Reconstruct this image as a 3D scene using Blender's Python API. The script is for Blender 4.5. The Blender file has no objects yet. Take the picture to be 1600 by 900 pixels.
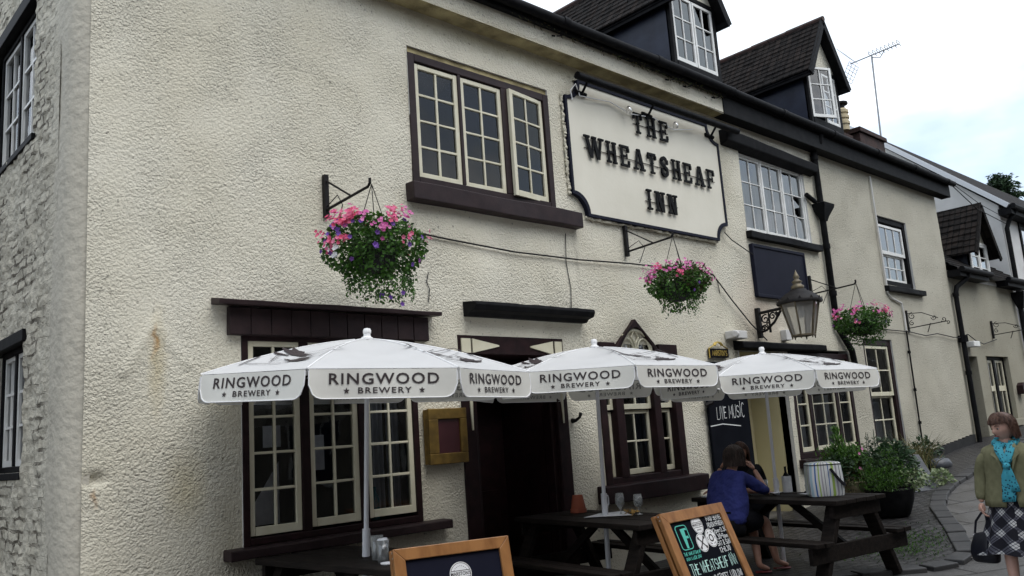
import bpy, bmesh, math, random
from math import sin, cos, pi, radians as rad
from mathutils import Vector, Matrix, noise
random.seed(7)
sc = bpy.context.scene
COL = sc.collection

# ------------------------------------------------------------------ camera
EYE = Vector((0.0, 0.0, 1.55))
YAW, PITCH, ROLL, FPX = rad(43.321), rad(10.1212), rad(-4.0313), 1316.63
fwd = Vector((sin(YAW)*cos(PITCH), cos(YAW)*cos(PITCH), sin(PITCH)))
rgt = Vector((cos(YAW), -sin(YAW), 0)); upv = rgt.cross(fwd)
r2 = cos(ROLL)*rgt + sin(ROLL)*upv; u2 = -sin(ROLL)*rgt + cos(ROLL)*upv
cd = bpy.data.cameras.new('camera'); cam = bpy.data.objects.new('camera', cd); COL.objects.link(cam)
m3 = Matrix((r2, u2, -fwd)).transposed()
cam.matrix_world = Matrix.Translation(EYE) @ m3.to_4x4()
cd.sensor_width = 36; cd.lens = 36*FPX/1600; cd.clip_start = .05; cd.clip_end = 2000
sc.camera = cam
# ------------------------------------------------------------------ sky, sun, exposure
SUN_EL, SUN_DIR = rad(58), Vector((0.10, -0.99, 0))
w = bpy.data.worlds.new('World'); sc.world = w; w.use_nodes = True
nt = w.node_tree; nt.nodes.clear(); N = nt.nodes.new; LK = nt.links.new
out = N('ShaderNodeOutputWorld'); mx = N('ShaderNodeMixShader'); b1 = N('ShaderNodeBackground'); b2 = N('ShaderNodeBackground')
sky = N('ShaderNodeTexSky'); sky.sky_type = 'NISHITA'; sky.sun_disc = False
sky.sun_elevation = SUN_EL; sky.sun_rotation = math.atan2(SUN_DIR.x, SUN_DIR.y); sky.air_density = 1.0; sky.dust_density = 2.0
tc = N('ShaderNodeTexCoord'); mp = N('ShaderNodeMapping'); mp.inputs['Scale'].default_value = (1, 1, 2.2); mp.inputs['Location'].default_value = (.31, .1, .2)
nz = N('ShaderNodeTexNoise'); nz.inputs['Scale'].default_value = 3.1; nz.inputs['Detail'].default_value = 7; nz.inputs['Roughness'].default_value = .52
rp = N('ShaderNodeValToRGB'); rp.color_ramp.elements[0].position = .36; rp.color_ramp.elements[0].color = (.35, .35, .35, 1)
rp.color_ramp.elements[1].position = .56; rp.color_ramp.elements[1].color = (1, 1, 1, 1)
nz2 = N('ShaderNodeTexNoise'); nz2.inputs['Scale'].default_value = 2.3; nz2.inputs['Detail'].default_value = 5
rp2 = N('ShaderNodeValToRGB'); rp2.color_ramp.elements[0].color = (.50, .575, .64, 1); rp2.color_ramp.elements[1].color = (1.0, 1.03, 1.07, 1)
rp2.color_ramp.elements[0].position = .42; rp2.color_ramp.elements[1].position = .61
LK(tc.outputs['Generated'], mp.inputs[0]); LK(mp.outputs[0], nz.inputs[0]); LK(nz.outputs[0], rp.inputs[0])
LK(mp.outputs[0], nz2.inputs[0]); LK(nz2.outputs[0], rp2.inputs[0]); LK(rp2.outputs[0], b2.inputs[0])
LK(sky.outputs[0], b1.inputs[0]); b1.inputs[1].default_value = .13; b2.inputs[1].default_value = .92
LK(rp.outputs[0], mx.inputs[0]); LK(b1.outputs[0], mx.inputs[1]); LK(b2.outputs[0], mx.inputs[2]); LK(mx.outputs[0], out.inputs[0])
sd = bpy.data.lights.new('sun', 'SUN'); sd.energy = .8; sd.angle = rad(45); sd.color = (1, .985, .96)
so = bpy.data.objects.new('sun', sd); COL.objects.link(so)
S = Vector((SUN_DIR.x*cos(SUN_EL), SUN_DIR.y*cos(SUN_EL), sin(SUN_EL))).normalized()
so.rotation_euler = S.to_track_quat('Z', 'Y').to_euler(); so.location = (0, -5, 30)
vs = sc.view_settings; vs.view_transform = 'Standard'; vs.look = 'None'; vs.exposure = 1.06; vs.gamma = 1; vs.use_curve_mapping = False

# ------------------------------------------------------------------ materials
def chips(m, thr=.70, scale=38, colr=(.20, .16, .13)):
    t = m.node_tree; n = t.nodes.new; l = t.links.new; b = t.nodes['Principled BSDF']; nn = n('ShaderNodeTexNoise'); nn.inputs['Scale'].default_value = scale; nn.inputs['Detail'].default_value = 6; nn.inputs['Roughness'].default_value = .7
    l(n('ShaderNodeTexCoord').outputs['Object'], nn.inputs[0]); r = n('ShaderNodeMapRange'); r.inputs[1].default_value = thr; r.inputs[2].default_value = thr+.03; l(nn.outputs[0], r.inputs[0])
    mi = n('ShaderNodeMixRGB'); l(r.outputs[0], mi.inputs[0]); l(b.inputs['Base Color'].links[0].from_socket, mi.inputs[1]); mi.inputs[2].default_value = (*colr, 1); l(mi.outputs[0], b.inputs['Base Color'])
def mat(name, col, rough=.6, col2=None, nscale=6, detail=4, lo=.35, hi=.65, bump=0, bscale=40, bdist=.01, metal=0, spec=.5,
        island=None, transl=0, spots=(), bdetail=4, coords='Object', stretch=None):
    m = bpy.data.materials.new(name); m.use_nodes = True; t = m.node_tree; n = t.nodes.new; l = t.links.new
    b = t.nodes['Principled BSDF']; b.inputs['Roughness'].default_value = rough; b.inputs['Metallic'].default_value = metal
    b.inputs['Specular IOR Level'].default_value = spec
    b.inputs['Base Color'].default_value = (*col, 1)
    co = n('ShaderNodeTexCoord').outputs[coords]
    if stretch:
        mp = n('ShaderNodeMapping'); mp.inputs['Scale'].default_value = stretch; l(co, mp.inputs[0]); co = mp.outputs[0]
    cout = None
    if col2 is not None:
        nn = n('ShaderNodeTexNoise'); nn.inputs['Scale'].default_value = nscale; nn.inputs['Detail'].default_value = detail; l(co, nn.inputs[0])
        r = n('ShaderNodeValToRGB'); r.color_ramp.elements[0].position = lo; r.color_ramp.elements[1].position = hi
        r.color_ramp.elements[0].color = (*col, 1); r.color_ramp.elements[1].color = (*col2, 1); l(nn.outputs[0], r.inputs[0]); cout = r.outputs[0]
    if island:
        g = n('ShaderNodeNewGeometry'); r = n('ShaderNodeValToRGB'); e = r.color_ramp.elements
        while len(e) < len(island): e.new(.5)
        for i, c in enumerate(island): e[i].position = i/(len(island)-1); e[i].color = (*c, 1)
        l(g.outputs['Random Per Island'], r.inputs[0]); cout = r.outputs[0]
    for c, rd, sc_, amt in spots:            # stains and toned patches with a shape of their own: centre, radius, colour, amount
        mp = n('ShaderNodeMapping'); mp.vector_type = 'POINT'
        mp.inputs['Scale'].default_value = tuple(1/v for v in rd); mp.inputs['Location'].default_value = tuple(-a/v for a, v in zip(c, rd))
        nw = n('ShaderNodeTexNoise'); nw.inputs['Scale'].default_value = 9; nw.inputs['Detail'].default_value = 4; l(co, nw.inputs[0])
        ad = n('ShaderNodeMixRGB'); ad.blend_type = 'LINEAR_LIGHT'; ad.inputs[0].default_value = .07
        l(co, ad.inputs[1]); l(nw.outputs['Color'], ad.inputs[2]); l(ad.outputs[0], mp.inputs[0])
        gr = n('ShaderNodeTexGradient'); gr.gradient_type = 'SPHERICAL'; l(mp.outputs[0], gr.inputs[0])
        mu = n('ShaderNodeMath'); mu.operation = 'MULTIPLY'; mu.inputs[1].default_value = amt; mu.use_clamp = True; l(gr.outputs['Fac'], mu.inputs[0])
        mi = n('ShaderNodeMixRGB'); l(mu.outputs[0], mi.inputs[0]); l(cout, mi.inputs[1]); mi.inputs[2].default_value = (*sc_, 1); cout = mi.outputs[0]
    if cout: l(cout, b.inputs['Base Color'])
    if bump:
        nb = n('ShaderNodeTexNoise'); nb.inputs['Scale'].default_value = bscale; nb.inputs['Detail'].default_value = bdetail; l(co, nb.inputs[0])
        bp = n('ShaderNodeBump'); bp.inputs['Strength'].default_value = bump; bp.inputs['Distance'].default_value = bdist
        l(nb.outputs[0], bp.inputs['Height']); l(bp.outputs[0], b.inputs['Normal'])
    if transl:
        tr = n('ShaderNodeBsdfTranslucent'); tr.inputs[0].default_value = (*col, 1)
        if cout: l(cout, tr.inputs[0])
        ms = n('ShaderNodeMixShader'); ms.inputs[0].default_value = transl
        o = t.nodes['Material Output']; l(b.outputs[0], ms.inputs[1]); l(tr.outputs[0], ms.inputs[2]); l(ms.outputs[0], o.inputs[0])
    return m

def render_mat(name, col, col2, spots=(), bs=1.0, spec_amt=.5):
    """lumpy roughcast: two sizes of lumps and small dark pits"""
    m = mat(name, col, .85, col2, nscale=.9, detail=6, lo=.38, hi=.68, spots=spots, spec=.2)
    t = m.node_tree; n = t.nodes.new; l = t.links.new; b = t.nodes['Principled BSDF']
    co = n('ShaderNodeTexCoord').outputs['Object']
    wrp = n('ShaderNodeTexNoise'); wrp.inputs['Scale'].default_value = 30; wrp.inputs['Detail'].default_value = 3; l(co, wrp.inputs[0])
    wm = n('ShaderNodeMixRGB'); wm.blend_type = 'LINEAR_LIGHT'; wm.inputs[0].default_value = .012; l(co, wm.inputs[1]); l(wrp.outputs['Color'], wm.inputs[2])
    hgt = None
    for kind, sc_, amp in (('v', 43, -.72), ('v', 88, -.45), ('n', 19, .42), ('n', 90, .4)):
        if kind == 'v': t_ = n('ShaderNodeTexVoronoi'); t_.inputs['Scale'].default_value = sc_; o_ = t_.outputs['Distance']
        else: t_ = n('ShaderNodeTexNoise'); t_.inputs['Scale'].default_value = sc_; t_.inputs['Detail'].default_value = 6; t_.inputs['Roughness'].default_value = .65; o_ = t_.outputs[0]
        l(wm.outputs[0], t_.inputs[0]); a = n('ShaderNodeMath'); a.operation = 'MULTIPLY_ADD'; a.inputs[1].default_value = amp; l(o_, a.inputs[0])
        if hgt: l(hgt.outputs[0], a.inputs[2])
        else: a.inputs[2].default_value = .5
        hgt = a
    a = hgt
    big = n('ShaderNodeTexNoise'); big.inputs['Scale'].default_value = 1.7; big.inputs['Detail'].default_value = 4; l(co, big.inputs[0])
    rr = n('ShaderNodeMapRange'); rr.inputs[1].default_value = .35; rr.inputs[2].default_value = .65; rr.inputs[3].default_value = .45*bs; rr.inputs[4].default_value = .95*bs; l(big.outputs[0], rr.inputs[0])
    bp = n('ShaderNodeBump'); bp.inputs['Distance'].default_value = .022; l(rr.outputs[0], bp.inputs['Strength']); l(a.outputs[0], bp.inputs['Height']); l(bp.outputs[0], b.inputs['Normal'])
    # pits holding dirt
    vp = n('ShaderNodeTexNoise'); vp.inputs['Scale'].default_value = 26; vp.inputs['Detail'].default_value = 3; l(co, vp.inputs[0])
    pr = n('ShaderNodeValToRGB'); pr.color_ramp.elements[0].position = .27; pr.color_ramp.elements[1].position = .36; pr.color_ramp.elements[0].color = (1-spec_amt,)*3+(1,); pr.color_ramp.elements[1].color = (1, 1, 1, 1); l(vp.outputs[0], pr.inputs[0])
    mm = n('ShaderNodeMixRGB'); mm.blend_type = 'MULTIPLY'; mm.inputs[0].default_value = 1
    src = b.inputs['Base Color'].links[0].from_socket; l(src, mm.inputs[1]); l(pr.outputs[0], mm.inputs[2]); l(mm.outputs[0], b.inputs['Base Color'])
    return m

def glass_mat(name, tint=(.9, .92, .95), wav=.02, boost=1.0, ior=1.5):
    m = bpy.data.materials.new(name); m.use_nodes = True; t = m.node_tree; t.nodes.clear(); n = t.nodes.new; l = t.links.new
    o = n('ShaderNodeOutputMaterial'); ms = n('ShaderNodeMixShader'); tr = n('ShaderNodeBsdfTransparent'); gl = n('ShaderNodeBsdfGlossy')
    tr.inputs[0].default_value = (*tint, 1); gl.inputs['Roughness'].default_value = .015
    fr = n('ShaderNodeFresnel'); fr.inputs[0].default_value = ior
    mu = n('ShaderNodeMath'); mu.operation = 'MULTIPLY'; mu.use_clamp = True; mu.inputs[1].default_value = boost; l(fr.outputs[0], mu.inputs[0])
    nb = n('ShaderNodeTexNoise'); nb.inputs['Scale'].default_value = 3.5; nb.inputs['Detail'].default_value = 1
    l(n('ShaderNodeTexCoord').outputs['Object'], nb.inputs[0])
    bp = n('ShaderNodeBump'); bp.inputs['Strength'].default_value = 1; bp.inputs['Distance'].default_value = wav
    l(nb.outputs[0], bp.inputs['Height']); l(bp.outputs[0], gl.inputs['Normal'])
    l(mu.outputs[0], ms.inputs[0]); l(tr.outputs[0], ms.inputs[1]); l(gl.outputs[0], ms.inputs[2]); l(ms.outputs[0], o.inputs[0])
    return m

def film(m, amt, col=(.8, .82, .82)):
    t = m.node_tree; n = t.nodes.new; o = [x for x in t.nodes if x.type == 'OUTPUT_MATERIAL'][0]; src = o.inputs[0].links[0].from_socket
    d = n('ShaderNodeBsdfTranslucent'); d2 = n('ShaderNodeBsdfDiffuse'); d.inputs[0].default_value = d2.inputs[0].default_value = (*col, 1); a = n('ShaderNodeMixShader'); a.inputs[0].default_value = .5
    t.links.new(d.outputs[0], a.inputs[1]); t.links.new(d2.outputs[0], a.inputs[2]); ms = n('ShaderNodeMixShader'); ms.inputs[0].default_value = amt
    t.links.new(src, ms.inputs[1]); t.links.new(a.outputs[0], ms.inputs[2]); t.links.new(ms.outputs[0], o.inputs[0]); return m
def brick_mat(name, c1, c2, mortar, scale, bw, bh, mort=.02, bump=.6, rough=.8, dist=.01, plane='XY', rotz=0, offset=.5, bnoise=.5, spec=.4):
    """courses of blocks/flags/tiles in object metres"""
    m = bpy.data.materials.new(name); m.use_nodes = True; t = m.node_tree; n = t.nodes.new; l = t.links.new; b = t.nodes['Principled BSDF']
    b.inputs['Specular IOR Level'].default_value = spec
    co = n('ShaderNodeTexCoord').outputs['Object']; mp = n('ShaderNodeMapping')
    mp.inputs['Rotation'].default_value = {'XY': (0, 0, rotz), 'XZ': (rad(-90), 0, 0), 'YZ': (rad(-90), rad(-90), 0)}[plane]
    nd = n('ShaderNodeTexNoise'); nd.inputs['Scale'].default_value = 2.5; l(co, nd.inputs[0])
    ad = n('ShaderNodeMixRGB'); ad.blend_type = 'LINEAR_LIGHT'; ad.inputs[0].default_value = .02; l(co, ad.inputs[1]); l(nd.outputs['Color'], ad.inputs[2]); l(ad.outputs[0], mp.inputs[0])
    br = n('ShaderNodeTexBrick'); br.inputs['Scale'].default_value = scale; br.inputs['Brick Width'].default_value = bw; br.inputs['Row Height'].default_value = bh
    br.inputs['Mortar Size'].default_value = mort; br.inputs['Mortar Smooth'].default_value = .3; br.offset = offset
    br.inputs['Color1'].default_value = (*c1, 1); br.inputs['Color2'].default_value = (*c2, 1); br.inputs['Mortar'].default_value = (*mortar, 1); l(mp.outputs[0], br.inputs[0])
    nn = n('ShaderNodeTexNoise'); nn.inputs['Scale'].default_value = 3; nn.inputs['Detail'].default_value = 6; l(co, nn.inputs[0])
    rr = n('ShaderNodeMapRange'); rr.inputs[1].default_value = .3; rr.inputs[2].default_value = .7; rr.inputs[3].default_value = .62; rr.inputs[4].default_value = 1.25; l(nn.outputs[0], rr.inputs[0])
    mm = n('ShaderNodeMixRGB'); mm.blend_type = 'MULTIPLY'; mm.inputs[0].default_value = 1; l(br.outputs[0], mm.inputs[1]); l(rr.outputs[0], mm.inputs[2]); l(mm.outputs[0], b.inputs['Base Color'])
    fn = n('ShaderNodeTexNoise'); fn.inputs['Scale'].default_value = 30; fn.inputs['Detail'].default_value = 5; l(co, fn.inputs[0])
    iv = n('ShaderNodeMath'); iv.operation = 'MULTIPLY_ADD'; iv.inputs[1].default_value = -1.0; l(br.outputs['Fac'], iv.inputs[0])
    fm = n('ShaderNodeMath'); fm.operation = 'MULTIPLY'; fm.inputs[1].default_value = bnoise; l(fn.outputs[0], fm.inputs[0]); l(fm.outputs[0], iv.inputs[2])
    bp = n('ShaderNodeBump'); bp.inputs['Strength'].default_value = bump; bp.inputs['Distance'].default_value = dist; l(iv.outputs[0], bp.inputs['Height']); l(bp.outputs[0], b.inputs['Normal'])
    r3 = n('ShaderNodeMapRange'); r3.inputs[3].default_value = rough-.15; r3.inputs[4].default_value = rough+.1; l(nn.outputs[0], r3.inputs[0]); l(r3.outputs[0], b.inputs['Roughness'])
    return m

M = {}
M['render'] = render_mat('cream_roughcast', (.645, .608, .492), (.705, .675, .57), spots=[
    ((2.36-1.87, 0, 2.47), (.035, 1, .15), (.42, .20, .06), 1.1), ((2.38-1.87, 0, 2.3), (.09, 1, .5), (.54, .46, .28), .7),
    ((2.6-1.87, 0, 1.35), (.22, 1, .35), (.54, .47, .28), .6), ((2.95-1.87, 0, .9), (.22, 1, .6), (.46, .42, .31), .7),
    ((1.95-1.87, 0, 1.35), (.03, 1, .10), (.40, .24, .12), .8), ((11.2-1.87, 0, 3.15), (.9, 1, .8), (.56, .45, .36), .7),
    ((4.86-1.87, 0, 3.62), (.05, 1, .42), (.48, .45, .37), .7), ((7.2-1.87, 0, 3.6), (.06, 1, .5), (.46, .43, .35), .7), ((5.45-1.87, 0, 2.6), (.05, 1, .3), (.46, .43, .35), .6), ((7.2-1.87, 0, 2.55), (.06, 1, .4), (.46, .43, .35), .6), ((9.0-1.87, 0, 3.85), (1.4, 1, .2), (.52, .48, .39), .5), ((6.5-1.87, 0, 5.95), (3.5, 1, .16), (.36, .32, .2), .8), ((15.8-1.87, 0, 1.2), (3, 1, 1.0), (.40, .36, .25), .6)])  # includes a duller band under the overhang and a drab patch low right
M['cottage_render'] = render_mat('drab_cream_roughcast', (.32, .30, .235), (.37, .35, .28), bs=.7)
M['drab_render'] = render_mat('drab_shaded_cream_roughcast', (.46, .435, .355), (.52, .495, .41), bs=.9)  # drabber right-end paint, with shade of the narrow street put into it too
M['smooth_render'] = mat('smooth_grey_render', (.56, .555, .54), .8, (.62, .615, .60), 3, bump=.2, bscale=30)
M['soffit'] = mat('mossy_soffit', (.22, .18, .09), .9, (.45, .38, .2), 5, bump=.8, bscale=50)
M['side'] = mat('whitewashed_brick', (.42, .40, .355), .85, (.49, .47, .42), 2.2, detail=8, bump=.7, bscale=45, bdist=.012, spec=.25)
def side_brick():
    m = mat('whitewashed_rubble_brick', (.47, .44, .36), .85, (.54, .51, .425), 2.2, detail=8, spec=.2); t = m.node_tree; n = t.nodes.new; l = t.links.new; b = t.nodes['Principled BSDF']
    co = n('ShaderNodeTexCoord').outputs['Object']; nd = n('ShaderNodeTexNoise'); nd.inputs['Scale'].default_value = 5.5; nd.inputs['Detail'].default_value = 4; l(co, nd.inputs[0])
    ad = n('ShaderNodeMixRGB'); ad.blend_type = 'LINEAR_LIGHT'; ad.inputs[0].default_value = .045; l(co, ad.inputs[1]); l(nd.outputs['Color'], ad.inputs[2])
    mp = n('ShaderNodeMapping'); mp.inputs['Rotation'].default_value = (rad(-90), rad(-90), 0); sp = n('ShaderNodeSeparateXYZ'); cb_ = n('ShaderNodeCombineXYZ'); l(ad.outputs[0], sp.inputs[0]); l(sp.outputs[1], cb_.inputs[0]); l(sp.outputs[2], cb_.inputs[1])
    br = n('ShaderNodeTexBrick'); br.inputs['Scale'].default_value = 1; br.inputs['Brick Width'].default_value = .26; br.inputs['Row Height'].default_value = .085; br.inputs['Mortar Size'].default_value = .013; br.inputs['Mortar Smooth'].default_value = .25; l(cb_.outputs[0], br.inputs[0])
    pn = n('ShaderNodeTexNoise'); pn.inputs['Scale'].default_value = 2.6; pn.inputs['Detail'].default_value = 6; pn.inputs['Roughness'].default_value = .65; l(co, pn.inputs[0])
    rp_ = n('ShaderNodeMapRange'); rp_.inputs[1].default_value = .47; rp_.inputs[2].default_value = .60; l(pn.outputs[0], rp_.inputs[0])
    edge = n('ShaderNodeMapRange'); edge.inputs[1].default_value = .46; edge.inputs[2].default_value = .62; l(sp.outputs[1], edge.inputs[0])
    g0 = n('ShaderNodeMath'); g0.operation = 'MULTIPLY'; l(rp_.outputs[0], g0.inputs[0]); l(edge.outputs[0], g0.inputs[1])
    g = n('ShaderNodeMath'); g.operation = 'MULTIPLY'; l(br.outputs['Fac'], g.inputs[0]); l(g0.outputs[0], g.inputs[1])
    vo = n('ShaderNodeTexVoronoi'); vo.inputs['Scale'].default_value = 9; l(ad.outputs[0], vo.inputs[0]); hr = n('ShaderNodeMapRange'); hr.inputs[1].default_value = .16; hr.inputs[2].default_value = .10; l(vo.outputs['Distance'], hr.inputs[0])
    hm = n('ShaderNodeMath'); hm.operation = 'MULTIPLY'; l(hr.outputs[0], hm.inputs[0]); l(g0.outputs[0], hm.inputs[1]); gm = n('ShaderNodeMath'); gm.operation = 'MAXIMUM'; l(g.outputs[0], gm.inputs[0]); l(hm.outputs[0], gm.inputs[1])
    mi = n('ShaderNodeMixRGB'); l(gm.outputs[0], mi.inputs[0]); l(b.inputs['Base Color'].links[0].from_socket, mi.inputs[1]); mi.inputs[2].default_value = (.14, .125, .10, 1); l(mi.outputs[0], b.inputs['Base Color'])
    fn = n('ShaderNodeTexNoise'); fn.inputs['Scale'].default_value = 24; fn.inputs['Detail'].default_value = 6; l(co, fn.inputs[0])
    h = n('ShaderNodeMath'); h.operation = 'MULTIPLY_ADD'; h.inputs[1].default_value = -1.6; l(gm.outputs[0], h.inputs[0]); l(fn.outputs[0], h.inputs[2])
    b2_ = n('ShaderNodeMath'); b2_.operation = 'MULTIPLY_ADD'; b2_.inputs[1].default_value = -.35; l(br.outputs['Fac'], b2_.inputs[0]); l(h.outputs[0], b2_.inputs[2])
    bp = n('ShaderNodeBump'); bp.inputs['Strength'].default_value = .9; bp.inputs['Distance'].default_value = .022; l(b2_.outputs[0], bp.inputs['Height']); l(bp.outputs[0], b.inputs['Normal']); return m
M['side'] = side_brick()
M['quoin'] = mat('smooth_corner_render', (.49, .46, .385), .8, (.40, .375, .315), 7, detail=9, lo=.5, hi=.78, bump=.8, bscale=16, bdist=.02, spec=.25)
M['brown'] = mat('dark_brown_paint', (.020, .012, .0135), .5, (.030, .018, .019), 8, spec=.22, bump=.25, bscale=60, bdist=.004)
M['maroon'] = mat('maroon_black_paint', (.012, .005, .006), .5, (.022, .009, .010), 9, spec=.2, bump=.25, bscale=50, bdist=.004)
M['black'] = mat('black_gloss_paint', (.004, .004, .005), .6, (.010, .010, .011), 9, spec=.09, bump=.25, bscale=40, bdist=.004)
M['navy'] = mat('navy_black_board', (.005, .006, .016), .6, (.008, .009, .021), 4, spec=.15)
M['lead'] = mat('blue_black_lead', (.010, .013, .027), .4, (.022, .028, .050), 3, spec=.35, bump=.25, bscale=10, bdist=.01)
M['cream'] = mat('cream_gloss_paint', (.60, .565, .42), .45, (.66, .63, .49), 7, bump=.25, bscale=50, bdist=.003)
M['white_wood'] = mat('white_gloss_paint', (.66, .66, .63), .4, (.74, .74, .72), 7, bump=.2, bscale=50, bdist=.003)
M['sign_cream'] = mat('sign_panel_cream', (.66, .63, .53), .6, (.71, .68, .58), 2, detail=6, bump=.12, bscale=25)
M['iron'] = mat('black_iron', (.008, .0075, .008), .6, (.016, .014, .014), 20, spec=.2, bump=.2, bscale=80, bdist=.003)
M['glass'] = glass_mat('old_window_glass', (.80, .83, .86), .0022, 1.0)
M['glass_bright'] = glass_mat('wavy_window_glass', (.85, .88, .9), .004, 2.5)
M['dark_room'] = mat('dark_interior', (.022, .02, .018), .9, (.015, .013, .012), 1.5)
M['curtain'] = mat('pale_curtain', (.58, .61, .66), .9, (.36, .39, .43), 14, stretch=(6, 6, .4), transl=.3)
M['white_curtain'] = mat('white_net_curtain', (.75, .76, .78), .9, (.6, .62, .65), 10, stretch=(6, 6, .5), transl=.4)
M['tile'] = brick_mat('dark_roof_tiles', (.009, .0075, .007), (.019, .0145, .0125), (.003, .003, .003), 1, .26, .13, .012, 1.0, .85, .02, spec=.12)
M['ridge'] = mat('red_ridge_tile', (.06, .028, .022), .8, (.028, .018, .016), 5, bump=.5, bscale=25)
M['fabric'] = mat('white_canopy_fabric', (.70, .70, .695), .75, (.73, .73, .725), 5, transl=.28, bump=.4, bscale=5, bdist=.02)
M['valance'] = mat('cream_white_valance', (.75, .74, .68), .75, (.79, .78, .72), 5, transl=.16, bump=.25, bscale=7, bdist=.015)
M['piping'] = mat('white_piping', (.84, .84, .84), .6)
M['print'] = mat('printed_dark_brown', (.030, .020, .022), .7)
M['print_faint'] = mat('print_showing_through', (.30, .30, .27), .8)
M['white_metal'] = mat('white_powder_coat', (.66, .67, .70), .35)
M['table'] = mat('dark_stained_timber', (.0065, .005, .0045), .65, (.016, .012, .010), 6, detail=8, spec=.14, bump=.5, bscale=18, bdist=.006, stretch=(6, .7, 6))
M['pine'] = mat('varnished_pine', (.36, .165, .055), .38, (.21, .085, .025), 5, detail=6, lo=.4, hi=.72, bump=.15, bscale=30, bdist=.003, stretch=(3, 3, .8))
M['chalkboard'] = mat('chalkboard_black', (.004, .005, .008), .85, (.007, .008, .012), 3, spec=.06)
M['chalk'] = mat('white_chalk_pen', (.72, .74, .74), .8)
M['teal'] = mat('teal_chalk_pen', (.10, .52, .42), .8)
M['mint'] = mat('mint_chalk_pen', (.48, .72, .66), .8)
M['brass'] = mat('aged_brass', (.30, .19, .05), .45, (.17, .11, .035), 9, metal=.7, bump=.1, bscale=30)
M['gold'] = mat('gilt', (.55, .40, .10), .4, metal=.6)
M['terracotta'] = mat('terracotta', (.30, .075, .035), .75, (.24, .06, .03), 8, bump=.2)
M['bronze'] = mat('weathered_bronze', (.10, .085, .06), .5, (.17, .14, .09), 12, metal=.4, bump=.2)
M['lamp_glass'] = glass_mat('lantern_glass', (.95, .94, .92), .01, 1.5)
M['clear_glass'] = film(glass_mat('drinking_glass', (.90, .92, .92), .0, 2.2), .16)
film(M['lamp_glass'], .30, (.88, .86, .82))
M['leaf'] = mat('basket_leaves', (.04, .1, .02), .55, island=[(.014, .04, .010), (.045, .125, .015), (.075, .20, .02), (.025, .06, .015)], transl=.25)
M['leaf_dry'] = mat('withered_leaves', (.1, .07, .03), .7, island=[(.03, .05, .012), (.11, .085, .035), (.05, .04, .02), (.07, .10, .03)], transl=.2)
M['leaf_bright'] = mat('bright_fern_leaves', (.08, .2, .03), .55, island=[(.015, .045, .010), (.05, .14, .015), (.085, .20, .02), (.03, .08, .015), (.05, .075, .02)], transl=.3)
M['leaf_dark'] = mat('dark_shrub_leaves', (.02, .05, .02), .5, island=[(.010, .026, .012), (.03, .07, .025), (.02, .05, .018), (.06, .09, .05)], transl=.2)
M['leaf_pale'] = mat('variegated_leaves', (.2, .25, .12), .55, island=[(.06, .14, .04), (.30, .34, .2), (.14, .2, .08)], transl=.2)
M['grass_dry'] = mat('dry_grass', (.15, .14, .06), .7, island=[(.06, .09, .02), (.18, .15, .06), (.10, .10, .04)], transl=.2)
M['pink'] = mat('pink_blossom', (.7, .12, .28), .6, island=[(.72, .10, .26), (.78, .22, .38), (.66, .07, .16), (.75, .3, .45)], transl=.25)
M['magenta'] = mat('magenta_blossom', (.6, .12, .38), .6, island=[(.62, .10, .36), (.70, .24, .48), (.5, .06, .25)], transl=.25)
M['purple'] = mat('purple_blossom', (.16, .06, .42), .6, island=[(.14, .05, .36), (.24, .10, .5), (.10, .03, .22), (.42, .12, .40)], transl=.2)
M['white_petal'] = mat('white_blossom', (.75, .75, .75), .6)
M['needle'] = mat('conifer_needles', (.02, .05, .02), .6, island=[(.008, .022, .010), (.02, .05, .018), (.035, .07, .025)], transl=.15)
M['bark'] = mat('bark', (.06, .045, .035), .9, (.03, .022, .018), 12, bump=.6)
M['skin'] = mat('skin', (.50, .27, .19), .5, (.55, .31, .23), 9, spec=.35)
M['skin_old'] = mat('flushed_skin', (.56, .33, .26), .5, (.60, .36, .28), 9, spec=.35)
M['hair_grey'] = mat('grey_brown_hair', (.085, .058, .045), .5, (.032, .020, .016), 16, detail=6, stretch=(4, 4, .8), bump=.9, bscale=24, bdist=.014)
M['hair_auburn'] = mat('auburn_hair', (.16, .085, .058), .5, (.065, .03, .02), 16, detail=6, stretch=(4, 4, .8), bump=.9, bscale=24, bdist=.014)
M['shirt'] = mat('royal_blue_cotton', (.036, .046, .20), .8, (.028, .036, .155), 7, bump=1.0, bscale=10, bdist=.035, bdetail=2, spec=.2)
M['black_cloth'] = mat('black_cloth', (.006, .006, .008), .9, (.010, .010, .013), 9, spec=.1, bump=.3, bscale=9, bdist=.02)
M['olive'] = mat('olive_wool_jacket', (.155, .15, .085), .85, (.19, .182, .105), 26, bump=.4, bscale=9, bdist=.02, spec=.2)
M['blouse'] = mat('cream_blouse', (.5, .5, .4), .8)
M['lip'] = mat('lips', (.36, .09, .08), .45)
M['eye_white'] = mat('eyes', (.6, .6, .58), .25)
M['iris'] = mat('dark_iris', (.02, .015, .012), .2)
M['bagleather'] = mat('navy_black_leather', (.008, .009, .014), .32, (.014, .015, .022), 8, bump=.4, bscale=12, bdist=.01)
M['silver'] = mat('bright_steel', (.55, .55, .57), .3, metal=.9)
M['verge'] = mat('pale_verge', (.62, .64, .67), .35)
M['alu'] = mat('dull_aluminium', (.28, .29, .30), .45, metal=.4)
M['mortar'] = mat('chimney_brick', (.022, .013, .012), .9, (.045, .022, .018), 9, bump=.6, bscale=18)
M['pot_clay'] = mat('buff_clay', (.50, .42, .27), .75, (.40, .33, .2), 6)
M['slate'] = mat('blue_grey_slate', (.055, .06, .07), .5, (.085, .09, .10), 4, bump=.5, bscale=9, bdist=.015)
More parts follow.
